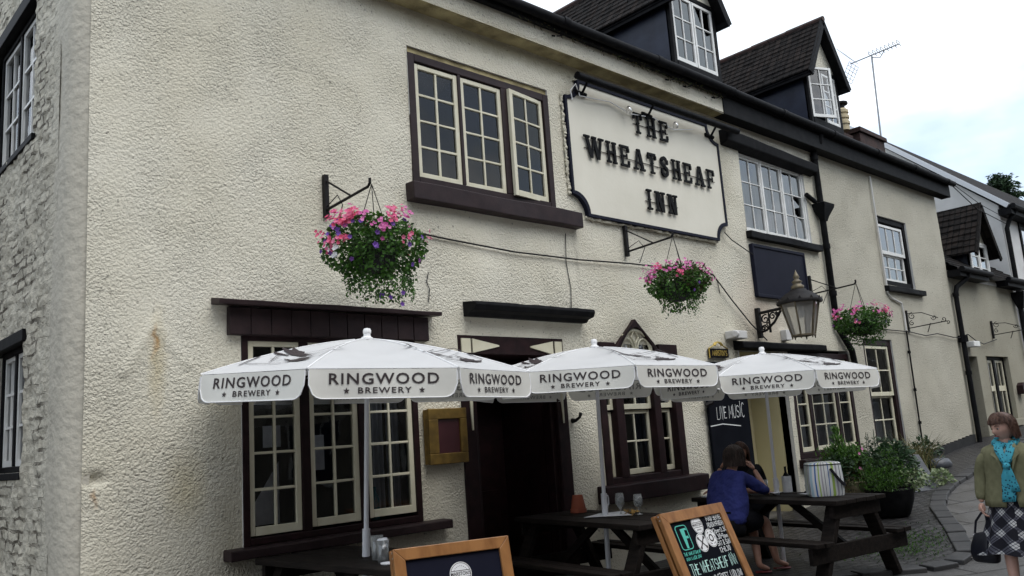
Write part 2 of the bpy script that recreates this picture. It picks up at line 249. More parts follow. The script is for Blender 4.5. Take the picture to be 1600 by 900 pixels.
M['litter_leaf'] = mat('dry_litter', (.2, .17, .12), .8, island=[(.05, .035, .02), (.16, .12, .07), (.45, .43, .4), (.03, .025, .02)])
M['paper'] = mat('white_paper', (.74, .75, .76), .8, (.62, .63, .66), 14, bump=.4, bscale=18, bdist=.01)
M['crisp'] = mat('golden_crisps', (.48, .30, .09), .7, (.36, .2, .05), 20)
M['drink'] = mat('red_drink', (.16, .02, .012), .2)
M['orange'] = mat('orange_slice', (.75, .32, .03), .5)
M['sandal'] = mat('red_sandal', (.16, .02, .02), .5)
M['bulb'] = mat('clear_bulb_plastic', (.7, .72, .74), .15)
M['redpanel'] = mat('dark_red_menu', (.045, .014, .018), .25, (.07, .022, .026), 3)
M['teal_glass'] = mat('teal_bottle', (.02, .17, .21), .15)
M['lit'] = mat('amber_lamp', (.5, .25, .08), .3)
M['plaster'] = mat('cream_smooth_plaster', (.56, .50, .30), .7, (.60, .545, .34), 2.5, bump=.1, bscale=15)
M['grime'] = mat('black_plinth_paint', (.006, .006, .0065), .7, (.014, .014, .014), 5, bump=.5, bscale=20)
M['alley_brick'] = brick_mat('alley_brick', (.16, .09, .065), (.22, .13, .09), (.2, .19, .17), 1, .225, .075, .01, .5, .85, .008, 'YZ')
M['opp_render'] = mat('opposite_render', (.20, .18, .15), .85, (.26, .24, .20), 2)
M['opp_brick'] = brick_mat('opposite_brick', (.11, .05, .035), (.15, .07, .05), (.13, .12, .11), 1, .225, .075, .01, .5, .85, .008, 'XZ')
M['flags'] = brick_mat('stone_flags', (.078, .075, .073), (.10, .096, .093), (.014, .0135, .013), 1, .92, .55, .018, .8, .45, .018, 'XY', rad(28), .37, .45)
M['cobble'] = brick_mat('dark_cobbles', (.028, .027, .028), (.048, .046, .046), (.013, .012, .012), 1, .19, .11, .018, 1.0, .5, .025, 'XY', rad(12), .5, .5)
M['asphalt'] = mat('old_asphalt', (.055, .053, .05), .8, (.09, .086, .08), 2, detail=8, bump=.6, bscale=60)
M['kerb'] = mat('dark_kerb_stone', (.024, .024, .025), .6, (.042, .041, .041), 5, bump=.4, bscale=22, bdist=.01)

chips(M['brown'], .70, 30, (.12, .10, .09)); chips(M['maroon'], .69, 26, (.16, .13, .11)); chips(M['black'], .71, 24, (.09, .085, .08)); chips(M['cream'], .70, 40, (.22, .19, .14)); chips(M['table'], .68, 22, (.05, .042, .036)); chips(M['sign_cream'], .74, 16, (.40, .36, .28))
# plaid and striped and scarf cloth
def plaid():
    m = bpy.data.materials.new('plaid_wool'); m.use_nodes = True; t = m.node_tree; n = t.nodes.new; l = t.links.new; b = t.nodes['Principled BSDF']; b.inputs['Roughness'].default_value = .9; b.inputs['Specular IOR Level'].default_value = .2
    uv = n('ShaderNodeUVMap'); mp = n('ShaderNodeMapping'); mp.inputs['Rotation'].default_value = (0, 0, rad(45)); l(uv.outputs[0], mp.inputs[0])
    sp = n('ShaderNodeSeparateXYZ'); l(mp.outputs[0], sp.inputs[0])
    def stripes(sock):
        md = n('ShaderNodeMath'); md.operation = 'FRACT'; l(sock, md.inputs[0])
        r = n('ShaderNodeValToRGB'); r.color_ramp.interpolation = 'CONSTANT'; e = r.color_ramp.elements
        for p, c in ((0, .0), (.42, 1), (.49, .25), (.53, 1), (.66, .25), (.70, 1), (.80, .0), (.90, .35), (.93, 0)):
            if p == 0: e[0].position = 0; e[0].color = (c, c, c, 1)
            else: x = e.new(p); x.color = (c, c, c, 1)
        e.remove(e[-1]) if len(e) > 9 else None
        l(md.outputs[0], r.inputs[0]); return r.outputs[0]
    a = stripes(sp.outputs[0]); c = stripes(sp.outputs[1])
    ad = n('ShaderNodeMixRGB'); ad.inputs[0].default_value = .5; l(a, ad.inputs[1]); l(c, ad.inputs[2])
    r = n('ShaderNodeValToRGB'); e = r.color_ramp.elements; e[0].color = (.010, .010, .015, 1); e[1].color = (.46, .46, .45, 1); e[0].position = .18; e[1].position = .95
    x = e.new(.55); x.color = (.075, .075, .095, 1)
    l(ad.outputs[0], r.inputs[0]); l(r.outputs[0], b.inputs[0]); return m
M['plaid'] = plaid()
def stripes_mat():
    m = bpy.data.materials.new('striped_cool_bag'); m.use_nodes = True; t = m.node_tree; n = t.nodes.new; l = t.links.new; b = t.nodes['Principled BSDF']; b.inputs['Roughness'].default_value = .45
    uv = n('ShaderNodeUVMap'); sp = n('ShaderNodeSeparateXYZ'); l(uv.outputs[0], sp.inputs[0]); md = n('ShaderNodeMath'); md.operation = 'FRACT'; l(sp.outputs[0], md.inputs[0])
    r = n('ShaderNodeValToRGB'); r.color_ramp.interpolation = 'CONSTANT'; e = r.color_ramp.elements
    W = (.60, .61, .60); G = (.30, .42, .10); B = (.04, .12, .34); P = (.32, .30, .34); C = (.30, .42, .50); K = (.05, .06, .10)
    seq = [(0, W), (.07, B), (.10, W), (.19, G), (.27, W), (.32, P), (.36, W), (.42, K), (.44, W), (.5, C), (.56, W), (.62, B), (.66, W), (.72, G), (.76, W), (.82, P), (.86, W), (.93, K), (.95, W)]
    e[0].color = (*W, 1)
    for p, c in seq[1:]: x = e.new(p); x.color = (*c, 1)
    e[len(e)-1].color = (*W, 1)
    l(md.outputs[0], r.inputs[0]); l(r.outputs[0], b.inputs[0])
    return m
M['stripes'] = stripes_mat()
def scarf_mat():
    m = mat('turquoise_scarf', (.05, .36, .46), .75, spec=.2); t = m.node_tree; n = t.nodes.new; l = t.links.new; b = t.nodes['Principled BSDF']
    v = n('ShaderNodeTexVoronoi'); v.inputs['Scale'].default_value = 46; l(n('ShaderNodeTexCoord').outputs['Object'], v.inputs[0])
    r = n('ShaderNodeValToRGB'); r.color_ramp.interpolation = 'CONSTANT'; e = r.color_ramp.elements; e[0].color = (.015, .05, .09, 1); e[1].position = .33; e[1].color = (.055, .32, .41, 1)
    l(v.outputs['Distance'], r.inputs[0]); l(r.outputs[0], b.inputs[0]); return m
M['scarf'] = scarf_mat()

# ------------------------------------------------------------------ mesh helpers
def V(*a): return Vector(a)
class MB:
    def __init__(s): s.v = []; s.f = []; s.uv = {}
    def add(s, vs, fs):
        o = len(s.v); s.v += [Vector(p) for p in vs]; s.f += [tuple(i+o for i in f) for f in fs]; return s
    def box(s, x0, x1, y0, y1, z0, z1, j=0):
        p = [V(x, y, z) for x in (x0, x1) for y in (y0, y1) for z in (z0, z1)]
        if j: p = [q+V(random.uniform(-j, j), random.uniform(-j, j)*.5, random.uniform(-j, j)) for q in p]
        return s.add(p, [(0, 1, 3, 2), (4, 6, 7, 5), (0, 4, 5, 1), (2, 3, 7, 6), (0, 2, 6, 4), (1, 5, 7, 3)])
    def bar(s, a, b, w, h, up=(0, 0, 1)):
        a = Vector(a); b = Vector(b); d = (b-a).normalized(); u = Vector(up)
        if abs(d.dot(u)) > .98: u = V(1, 0, 0)
        x = d.cross(u).normalized()*w/2; y = x.cross(d).normalized()*h/2
        p = [q+sx*x+sy*y for q in (a, b) for sx, sy in ((-1, -1), (1, -1), (1, 1), (-1, 1))]
        return s.add(p, [(3, 2, 1, 0), (4, 5, 6, 7), (0, 1, 5, 4), (1, 2, 6, 5), (2, 3, 7, 6), (3, 0, 4, 7)])
    def tube(s, pts, r, n=8, cap=True):
        pts = [Vector(p) for p in pts]; rs = r if isinstance(r, (list, tuple)) else [r]*len(pts); rings = []; prev = None
        o = len(s.v)
        for i, p in enumerate(pts):
            d = (pts[min(i+1, len(pts)-1)]-pts[max(i-1, 0)]).normalized()
            if prev is None:
                u = V(0, 0, 1) if abs(d.z) < .9 else V(1, 0, 0)
                x = d.cross(u).normalized()
            else:
                x = (prev-d*prev.dot(d)).normalized()
            prev = x; y = d.cross(x)
            s.v += [p+rs[i]*(cos(2*pi*k/n)*x+sin(2*pi*k/n)*y) for k in range(n)]
        for i in range(len(pts)-1):
            for k in range(n):
                a = o+i*n+k; b = o+i*n+(k+1) % n; s.f.append((a, b, b+n, a+n))
        if cap: s.f.append(tuple(o+k for k in reversed(range(n)))); s.f.append(tuple(o+(len(pts)-1)*n+k for k in range(n)))
        return s
    def lathe(s, prof, c=(0, 0, 0), n=24, cap=True, rot0=0, sx=1, sy=1):
        c = Vector(c); o = len(s.v)
        for r, z in prof: s.v += [c+V(sx*r*cos(rot0+2*pi*k/n), sy*r*sin(rot0+2*pi*k/n), z) for k in range(n)]
        for i in range(len(prof)-1):
            for k in range(n):
                a = o+i*n+k; b = o+i*n+(k+1) % n; s.f.append((a, b, b+n, a+n))
        if cap:
            s.f.append(tuple(o+k for k in reversed(range(n)))); s.f.append(tuple(o+(len(prof)-1)*n+k for k in range(n)))
        return s
    def prism(s, poly, y0, y1):             # polygon in x,z pushed through y
        n = len(poly); p = [V(x, y0, z) for x, z in poly]+[V(x, y1, z) for x, z in poly]
        return s.add(p, [tuple(range(n)), tuple(reversed(range(n, 2*n)))]+[(i, i+n, (i+1) % n+n, (i+1) % n) for i in range(n)])
    def loft(s, rings, cap=True, uv=None):
        o = len(s.v); n = len(rings[0])
        for r in rings: s.v += [Vector(p) for p in r]
        for i in range(len(rings)-1):
            for k in range(n):
                a = o+i*n+k; b = o+i*n+(k+1) % n; s.f.append((a, b, b+n, a+n))
                if uv: s.uv[len(s.f)-1] = [(k/n*uv[0], i/(len(rings)-1)*uv[1]), ((k+1)/n*uv[0], i/(len(rings)-1)*uv[1]), ((k+1)/n*uv[0], (i+1)/(len(rings)-1)*uv[1]), (k/n*uv[0], (i+1)/(len(rings)-1)*uv[1])]
        if cap: s.f.append(tuple(o+k for k in reversed(range(n)))); s.f.append(tuple(o+(len(rings)-1)*n+k for k in range(n)))
        return s
    def leaf(s, p, d, nrm, L, W):
        d = d.normalized(); x = d.cross(nrm)
        if x.length < 1e-3: x = d.cross(V(.3, .7, .2))
        x = x.normalized()*W/2; up = x.cross(d).normalized()
        return s.add([p, p+d*L*.5+x+up*L*.06, p+d*L-up*L*.12, p+d*L*.5-x+up*L*.06], [(0, 1, 2, 3)])
    def cloud(s, c, rx, ry, rz, n, L, asp=.45, shell=.5, droop=.3, low=-1, rnd=random):
        c = Vector(c)
        for _ in range(n):
            while True:
                q = V(rnd.uniform(-1, 1), rnd.uniform(-1, 1), rnd.uniform(low, 1))
                if shell < q.length < 1 and noise.noise(q*2.3+c*3) > -.28: break
            p = c+V(q.x*rx, q.y*ry, q.z*rz); d = (q+V(rnd.uniform(-.8, .8), rnd.uniform(-.8, .8), rnd.uniform(-.8, .8)-droop))
            l_ = L*rnd.uniform(.6, 1.3); s.leaf(p, d, V(rnd.uniform(-1, 1), rnd.uniform(-1, 1), 1), l_, l_*asp*2)
        return s
    def flower(s, p, r, nrm, k=5):
        nrm = Vector(nrm).normalized(); x = nrm.cross(V(.2, .3, 1)).normalized(); y = nrm.cross(x)
        o = len(s.v); s.v.append(p-nrm*r*.35)
        for i in range(2*k):
            a = pi*i/k; rr = r if i % 2 == 0 else r*.72
            s.v.append(p+rr*(cos(a)*x+sin(a)*y))
        for i in range(2*k): s.f.append((o, o+1+i, o+1+(i+1) % (2*k)))
        return s
    def build(s, name, m, parent=None, smooth=False, bevel=0, auto=None, off=None):
        base = off if off is not None else (rootloc(parent) if parent else V(0, 0, 0))
        me = bpy.data.meshes.new(name); me.from_pydata([tuple(p-base) for p in s.v], [], s.f); me.update()
        if s.uv:
            lay = me.uv_layers.new(name='UVMap')
            for fi, c in s.uv.items():
                for k, li in enumerate(me.polygons[fi].loop_indices): lay.data[li].uv = c[k]
        if isinstance(m, str): m = M[m]
        me.materials.append(m)
        if smooth: me.polygons.foreach_set('use_smooth', [True]*len(me.polygons))
        ob = bpy.data.objects.new(name, me); COL.objects.link(ob)
        if parent: ob.parent = parent
        else: ob.location = base
        if bevel:
            bv = ob.modifiers.new('bevel', 'BEVEL'); bv.width = bevel; bv.segments = 2; bv.limit_method = 'ANGLE'; bv.angle_limit = rad(40)
        if auto: 
            me.polygons.foreach_set('use_smooth', [True]*len(me.polygons)); me.set_sharp_from_angle(angle=rad(auto))
        return ob
def rootloc(o):
    while o.parent: o = o.parent
    return o.location.copy() if 'base' not in o else Vector(o['base'])
def thing(name, loc, label, cat, group=None, local=False, rz=0):
    """Empty at the base. local=True: parts are modelled round the origin"""
    o = bpy.data.objects.new(name, None); COL.objects.link(o); o.empty_display_size = .2; o.location = loc; o.rotation_euler.z = rz
    if local: o['base'] = (0.0, 0.0, 0.0)
    o['label'] = label; o['category'] = cat
    if group: o['group'] = group
    return o
def tag(o, label, cat, group=None):
    o['label'] = label; o['category'] = cat
    if group: o['group'] = group
    return o
def setting(o): o['kind'] = 'structure'; return o
def one(mb, name, m, loc, label, cat, group=None, **k):
    o = mb.build(name, m, off=Vector(loc), **k); return tag(o, label, cat, group)
def dup(o, loc=None, rz=None, label=None, scale=None):
    def rec(a, par):
        c = a.copy(); COL.objects.link(c)
        if par: c.parent = par
        for ch in list(a.children): rec(ch, c)
        return c
    c = rec(o, None)
    if loc is not None: c.location = loc
    if rz is not None: c.rotation_euler.z = rz
    if label: c['label'] = label
    if scale: c.scale = (scale,)*3
    return c

# lettering -------------------------------------------------------------
_tc = {}
def text_geo(s, size, spacing=1.0):
    k = (s, size, spacing)
    if k in _tc: return _tc[k]
    cu = bpy.data.curves.new('t', 'FONT'); cu.body = s; cu.size = size; cu.space_character = spacing; cu.align_x = 'CENTER'; cu.align_y = 'CENTER'; cu.resolution_u = 3; cu.offset = size*.016
    o = bpy.data.objects.new('t', cu); COL.objects.link(o); dg = bpy.context.evaluated_depsgraph_get(); dg.update()
    me = o.evaluated_get(dg).to_mesh(); vs = [(p.co.x, p.co.y) for p in me.vertices]; fs = [tuple(f.vertices) for f in me.polygons]
    bpy.data.objects.remove(o); bpy.data.curves.remove(cu); _tc[k] = (vs, fs); return vs, fs
def star(r): return ([(r*(1 if i % 2 == 0 else .42)*sin(pi*i/5), r*(1 if i % 2 == 0 else .42)*cos(pi*i/5)) for i in range(10)], [tuple(reversed(range(10)))])
FONT = {'A': 'a0,5b,a0|23,83', 'B': '', }
_c = lambda cx, cy, rx, ry, a0, a1, n=9: [(cx+rx*cos(rad(a0+(a1-a0)*i/n)), cy+ry*sin(rad(a0+(a1-a0)*i/n))) for i in range(n+1)]
GL = {
 'A': [[(0, 0), (.5, 1), (1, 0)], [(.2, .38), (.8, .38)]], 'B': [[(0, 0), (0, 1)], [(0, 1)]+_c(.5, .76, .4, .24, 90, -90)+[(0, .52)], [(0, .52)]+_c(.5, .26, .5, .26, 90, -90)+[(0, 0)]],
 'C': [_c(.55, .5, .55, .5, 50, 310)], 'D': [[(0, 0), (0, 1)], [(0, 1)]+_c(.35, .5, .65, .5, 90, -90)+[(0, 0)]], 'E': [[(.9, 1), (0, 1), (0, 0), (.95, 0)], [(0, .52), (.75, .52)]],
 'F': [[(.95, 1), (0, 1), (0, 0)], [(0, .52), (.75, .52)]], 'G': [_c(.55, .5, .55, .5, 50, 340)+[(.62, .42)]], 'H': [[(0, 0), (0, 1)], [(1, 0), (1, 1)], [(0, .5), (1, .5)]],
 'I': [[(.5, 0), (.5, 1)]], 'J': [[(.8, 1), (.8, .3)]+_c(.45, .28, .35, .28, 0, -170)], 'K': [[(0, 0), (0, 1)], [(.9, 1), (0, .45)], [(.25, .6), (1, 0)]], 'L': [[(0, 1), (0, 0), (.9, 0)]],
 'M': [[(0, 0), (.1, 1), (.5, .3), (.9, 1), (1, 0)]], 'N': [[(0, 0), (0, 1), (1, 0), (1, 1)]], 'O': [_c(.5, .5, .5, .5, 90, 450, 14)], 'P': [[(0, 0), (0, 1)], [(0, 1)]+_c(.45, .73, .5, .27, 90, -90)+[(0, .46)]],
 'Q': [_c(.5, .5, .5, .5, 90, 450, 14), [(.6, .3), (1, -.05)]], 'R': [[(0, 0), (0, 1)], [(0, 1)]+_c(.45, .74, .48, .26, 90, -90)+[(0, .48)], [(.4, .48), (1, 0)]],
 'S': [_c(.5, .75, .45, .25, 30, 270)+_c(.5, .25, .48, .25, 90, -150)], 'T': [[(0, 1), (1, 1)], [(.5, 1), (.5, 0)]], 'U': [[(0, 1), (0, .35)]+_c(.5, .35, .5, .35, 180, 360)+[(1, 1)]],
 'V': [[(0, 1), (.5, 0), (1, 1)]], 'W': [[(0, 1), (.25, 0), (.5, .75), (.75, 0), (1, 1)]], 'X': [[(0, 0), (1, 1)], [(0, 1), (1, 0)]], 'Y': [[(0, 1), (.5, .5), (1, 1)], [(.5, .5), (.5, 0)]], 'Z': [[(0, 1), (1, 1), (0, 0), (1, 0)]],
 '0': [_c(.5, .5, .42, .5, 90, 450, 14)], '1': [[(.25, .8), (.55, 1), (.55, 0)]], '2': [_c(.5, .72, .42, .28, 160, -40)+[(.05, 0), (.95, 0)]], '3': [_c(.45, .75, .42, .25, 140, -90), _c(.45, .25, .47, .27, 90, -140)],
 '4': [[(.7, 0), (.7, 1), (0, .3), (1, .3)]], '5': [[(.9, 1), (.15, 1), (.1, .58)]+_c(.45, .32, .47, .32, 110, -140)], '6': [[(.75, 1), (.25, .6)]+_c(.5, .3, .42, .3, 150, 510, 14)], '7': [[(.05, 1), (.95, 1), (.4, 0)]],
 '8': [_c(.5, .75, .36, .25, 270, -90, 14), _c(.5, .25, .45, .25, 90, 450, 14)], '9': [_c(.5, .7, .4, .3, 0, 360, 14)+[(.8, .1), (.6, 0)]],
 '&': [[(1, 0), (.2, .75)]+_c(.45, .82, .25, .18, 200, -30)+[(.1, .3)]+_c(.4, .22, .35, .22, 170, 330)+[(.95, .45)]], '.': [[(.4, .0), (.6, .0), (.6, .1)]], ',': [[(.55, .1), (.35, -.15)]], '-': [[(.1, .5), (.9, .5)]],
 '(': [_c(1.0, .5, .6, .65, 130, 230)], ')': [_c(0, .5, .6, .65, 50, -50)], "'": [[(.5, 1.05), (.45, .8)]], 'p': [[(.1, -.3), (.1, .55)], _c(.45, .28, .38, .28, 160, -160, 12)], 'm': [[(0, 0), (0, .55)], [(0, .4)]+_c(.25, .4, .22, .16, 150, 0)+[(.47, 0)], [(.47, .4)]+_c(.72, .4, .23, .16, 150, 0)+[(.95, 0)]],
}
def ribbon(pts, wd, kk=0):
    pts = [Vector((p[0], p[1])) for p in pts]; L = []; R = []
    for i, p in enumerate(pts):
        a = pts[max(i-1, 0)]; b = pts[min(i+1, len(pts)-1)]
        d = (b-a); d = d.normalized() if d.length > 1e-9 else Vector((1, 0)); n = Vector((-d.y, d.x))
        if 0 < i < len(pts)-1:
            d1 = (p-a).normalized(); c = max(.45, abs(d1.dot(d))); wdd = wd/2/c
        else: wdd = wd/2; 
        e = p-d*wd*.35 if i == 0 else (p+d*wd*.35 if i == len(pts)-1 else p)
        L.append(e+n*wdd); R.append(e-n*wdd)
    n = len(pts); return [tuple(q) for q in L+R], [(i, i+n, i+n+1, i+1) for i in range(n-1)]
def chalk_geo(s, h, wd, asp=.55, gap=.3, jit=.0, align='C', slant=0, seed=1):
    """hand lettering: list of (verts2d, faces) one per stroke"""
    R = random.Random(seed); x = 0; res = []
    for ch in s:
        if ch == ' ': x += h*asp*.8; continue
        gl = GL[ch if ch in 'pm' else ch.upper()]; wch = h*asp*(.35 if ch in "I.,'1()-" else (1.25 if ch in 'MWm' else 1)); hs = h*R.uniform(1-jit, 1+jit); dy = R.uniform(-jit, jit)*h*.4
        for st in gl:
            res.append([(x+(px*wch if wch > h*asp*.5 else (px-.3)*h*asp*.8)+slant*py*hs, py*hs+dy) for px, py in st])
        x += wch+h*asp*gap
    ww = x-h*asp*gap; o = ww/2 if align == 'C' else 0
    return [ribbon([(a-o, b-h/2) for a, b in st], wd) for st in res], ww
def put2d(mb, geo, f, flip=False):
    vs, fs = geo; mb.add([f(x, y) for x, y in vs], [tuple(reversed(q)) for q in fs] if flip else fs)
def put_strokes(mb, strokes, org, ex, ey, nz, base=.002, w=None):
    for i, g in enumerate(strokes): put2d(mb, g, lambda x, y, i=i: org+ex*x+ey*y+nz*(base+.00025*(i % 5)))

# ------------------------------------------------------------------ ground
def gz(x, y):
    a = .080*max(0.0, min(x, 45)-8.8); a = a if x > 10.5 else a*max(0, min(1, (x-8.8)/1.7))
    return a-.03*min(6, max(0.0, 5-y))
def axis(pts):
    r = []
    for a, b, d in pts:
        n = max(1, round((b-a)/d)); r += [a+(b-a)*i/n for i in range(n)]
    return r+[pts[-1][1]]
def sheet(name, xs, ys, m, dz=0, inside=None):
    mb = MB(); nx = len(xs); 
    mb.v = [V(x, y, gz(x, y)+dz+.012*noise.noise(V(x*.7, y*.7, 2))) for y in ys for x in xs]
    mb.f = [(j*nx+i, j*nx+i+1, (j+1)*nx+i+1, (j+1)*nx+i) for j in range(len(ys)-1) for i in range(nx-1) if inside is None or inside((xs[i]+xs[i+1])/2, (ys[j]+ys[j+1])/2)]
    return setting(mb.build(name, m, smooth=True))
sheet('ground', axis([(-300, -20, 40), (-20, 40, 1), (40, 400, 40)]), axis([(-300, -10, 40), (-10, 12, 1), (12, 300, 40)]), 'asphalt', -.012)
KERB = [(1.9, 5.3), (5.5, 5.0), (7.6, 4.55), (8.5, 4.12), (9.2, 3.68), (9.75, 3.70), (10.6, 4.12), (11.85, 4.76), (12.8, 5.08), (13.8, 5.25), (14.6, 5.32), (15.4, 5.40), (17.5, 5.62), (20, 5.75), (24, 5.8), (40, 5.8)]
def kerb_y(x):
    for (a, b), (c, d) in zip(KERB, KERB[1:]):
        if a <= x <= c: return b+(d-b)*(x-a)/(c-a)
    return 5.3 if x < 2 else 5.8
sheet('pavement', axis([(-12, 40, .5)]), axis([(-4.6, 6.4, .4)]), 'flags', 0)
def strip_sheet(name, m, dz, y_far):
    mb = MB(); xs = axis([(1.9, 24, .2)])
    for i, x in enumerate(xs):
        k = kerb_y(x)
        for t in range(9): y = k+(y_far-k)*t/8; mb.v.append(V(x, y, gz(x, y)+dz+.012*noise.noise(V(x*.7, y*.7, 2))+.012*noise.noise(V(x*2.2, y*2.2, 7))))
    mb.f = [(i*9+t, (i+1)*9+t, (i+1)*9+t+1, i*9+t+1) for i in range(len(xs)-1) for t in range(8)]
    return setting(mb.build(name, m, smooth=True))
strip_sheet('cobbles', 'cobble', .022, 6.62)
kb = MB(); L = 0
pts = []
for (a, b), (c, d) in zip(KERB[2:], KERB[3:]):
    n = max(1, round(math.hypot(c-a, d-b)/.05)); pts += [V(a+(c-a)*i/n, b+(d-b)*i/n, 0) for i in range(n)]
i = 0
while i < len(pts)-9:
    seg = pts[i:i+8]; a, b = seg[0], seg[-1]; dr = (b-a).normalized(); nn = V(-dr.y, dr.x, 0)
    h = .055+random.uniform(-.006, .006); wd = .17+random.uniform(-.01, .01)
    q = [a-nn*wd, a+nn*.03, b+nn*.03, b-nn*wd]; vs = [V(p.x, p.y, gz(p.x, p.y)-.05) for p in q]+[V(p.x, p.y, gz(p.x, p.y)+h) for p in q]
    kb.add(vs, [(3, 2, 1, 0), (4, 5, 6, 7), (0, 1, 5, 4), (1, 2, 6, 5), (2, 3, 7, 6), (3, 0, 4, 7)]); i += 8
setting(kb.build('kerb', 'kerb', bevel=.012))

# ------------------------------------------------------------------ the inn
INN = thing('inn_building', (1.87, 6.5, 0), 'long cream roughcast inn with dark painted windows, sagging black gutter and two roof dormers', 'inn')
YF = 6.5
def wob(x, z):
    return .022*noise.noise(V(x*.55, z*.55, 1.3))+.009*noise.noise(V(x*2.3, z*2.3, 5))
def grid_wall(xs, zs, holes, f):
    mb = MB(); nx = len(xs); mb.v = [f(x, z) for z in zs for x in xs]
    for j in range(len(zs)-1):
        zc = (zs[j]+zs[j+1])/2
        for i in range(nx-1):
            xc = (xs[i]+xs[i+1])/2
            if any(a < xc < b and c < zc < d for a, b, c, d in holes): continue
            mb.f.append((j*nx+i, j*nx+i+1, (j+1)*nx+i+1, (j+1)*nx+i))
    return mb
def lines(lo, hi, step, snaps):
    k = sorted(set([lo, hi]+[s for s in snaps if lo < s < hi])); r = []
    for a, b in zip(k, k[1:]): n = max(1, round((b-a)/step)); r += [a+(b-a)*i/n for i in range(n)]
    return r+[hi]
HOLES = {'up': (4.88, 6.92, 4.12, 5.60), 'low': (3.05, 4.80, .86, 2.55), 'door': (5.32, 6.83, -.3, 2.61), 'gothic': (7.37, 8.93, .95, 2.58),
         'wide': (11.03, 13.0, 4.36, 5.62), 'sash': (15.62, 16.98, 3.88, 5.22), 'tall': (14.33, 15.5, .88, 2.84), 'bar': (11.75, 13.72, .95, 2.6), 'porch': (10.42, 11.62, -.3, 2.55)}
hs = list(HOLES.values())
xs = lines(1.87, 5.2, .025, [h[k] for h in hs for k in (0, 1)]); xs = xs[:-1]+lines(5.2, 18.75, .05, [h[k] for h in hs for k in (0, 1)])
zs = lines(-.25, 6.42, .03, [h[k] for h in hs for k in (2, 3)])
def fwall(x, z):
    y = YF-wob(x, z)
    if x < 5:                          # old scar round a hook: two bulging ridges, and a broken corner
        for (ax, az, bx, bz, am) in ((2.36, 2.62, 2.14, 2.22, .013), (2.38, 2.56, 2.62, 2.28, .011)):
            t = max(0, min(1, ((x-ax)*(bx-ax)+(z-az)*(bz-az))/((bx-ax)**2+(bz-az)**2))); d = math.hypot(x-ax-t*(bx-ax), z-az-t*(bz-az))
            y -= am*math.exp(-(d/.035)**2)-am*.9*math.exp(-(math.hypot(x-ax-t*(bx-ax)+.01, z-az-t*(bz-az)+.05)/.03)**2)
        y += .05*math.exp(-((x-1.96)/.07)**2-((z-1.47)/.035)**2)
    if x < 2.0: y += 1.0*max(0, 1.97-x)**2
    e = .02                            # edges of openings roll in slightly
    return V(x, y, z)
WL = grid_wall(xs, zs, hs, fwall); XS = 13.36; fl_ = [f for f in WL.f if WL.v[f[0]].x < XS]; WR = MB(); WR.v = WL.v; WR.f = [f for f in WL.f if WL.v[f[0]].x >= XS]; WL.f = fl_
def compact(mb):
    ids = sorted({i for f in mb.f for i in f}); mp = {a: b for b, a in enumerate(ids)}; mb.v = [mb.v[i] for i in ids]; mb.f = [tuple(mp[i] for i in f) for f in mb.f]; return mb
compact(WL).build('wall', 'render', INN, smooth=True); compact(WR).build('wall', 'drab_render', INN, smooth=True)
# reveals
for a, b, c, d in hs:
    rv = MB(); y0, y1 = YF-.005, YF+.16
    for q in ([(a, y0, c), (a, y1, c), (a, y1, d), (a, y0, d)], [(b, y0, d), (b, y1, d), (b, y1, c), (b, y0, c)], [(a, y0, d), (a, y1, d), (b, y1, d), (b, y0, d)], [(a, y1, c), (a, y0, c), (b, y0, c), (b, y1, c)]):
        rv.add([V(*p) for p in q], [(0, 1, 2, 3)])
    rv.build('reveal', 'smooth_render', INN)
# overhanging upper wall of the near half
ux = lines(1.70, 10.46, .06, []); uz = lines(6.03, 6.42, .04, [])
grid_wall(ux, uz, [], lambda x, z: V(x, YF-.18-.6*wob(x, z), z+(.02*noise.noise(V(x*1.1, 0, 3)) if z < 6.1 else 0))).build('upper_wall', 'render', INN, smooth=True)
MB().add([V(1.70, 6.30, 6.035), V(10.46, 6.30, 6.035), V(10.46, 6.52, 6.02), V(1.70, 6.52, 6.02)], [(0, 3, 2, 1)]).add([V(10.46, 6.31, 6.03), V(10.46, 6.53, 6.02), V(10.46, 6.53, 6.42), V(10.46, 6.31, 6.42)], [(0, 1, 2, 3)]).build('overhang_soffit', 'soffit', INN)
# corner and side wall
cm = MB(); zz = lines(-.25, 7.6, .08, []); prof = [(1.93, 6.512), (1.88, 6.517), (1.845, 6.54), (1.815, 6.575), (1.785, 6.61), (1.765, 6.66), (1.752, 6.74), (1.748, 6.9)]
for z in zz:
    for k, (a, b) in enumerate(prof): nzv = .02*noise.noise(V(a*3, z*1.2, 4))+.008*noise.noise(V(k*2.1, z*6, 9)); cm.v.append(V(a-nzv, b+nzv*.4, z))
n = len(prof); cm.f = [(j*n+i+1, j*n+i, (j+1)*n+i, (j+1)*n+i+1) for j in range(len(zz)-1) for i in range(n-1)]
cm.build('corner_render', 'quoin', INN, smooth=True)
SH = [(7.62, 9.05, 4.37, 5.62), (7.66, 8.6, 1.56, 2.60)]
ys = lines(6.84, 9.4, .016, [h[k] for h in SH for k in (0, 1)]); zs2 = lines(-.25, 7.6, .0125, [h[k] for h in SH for k in (2, 3)])
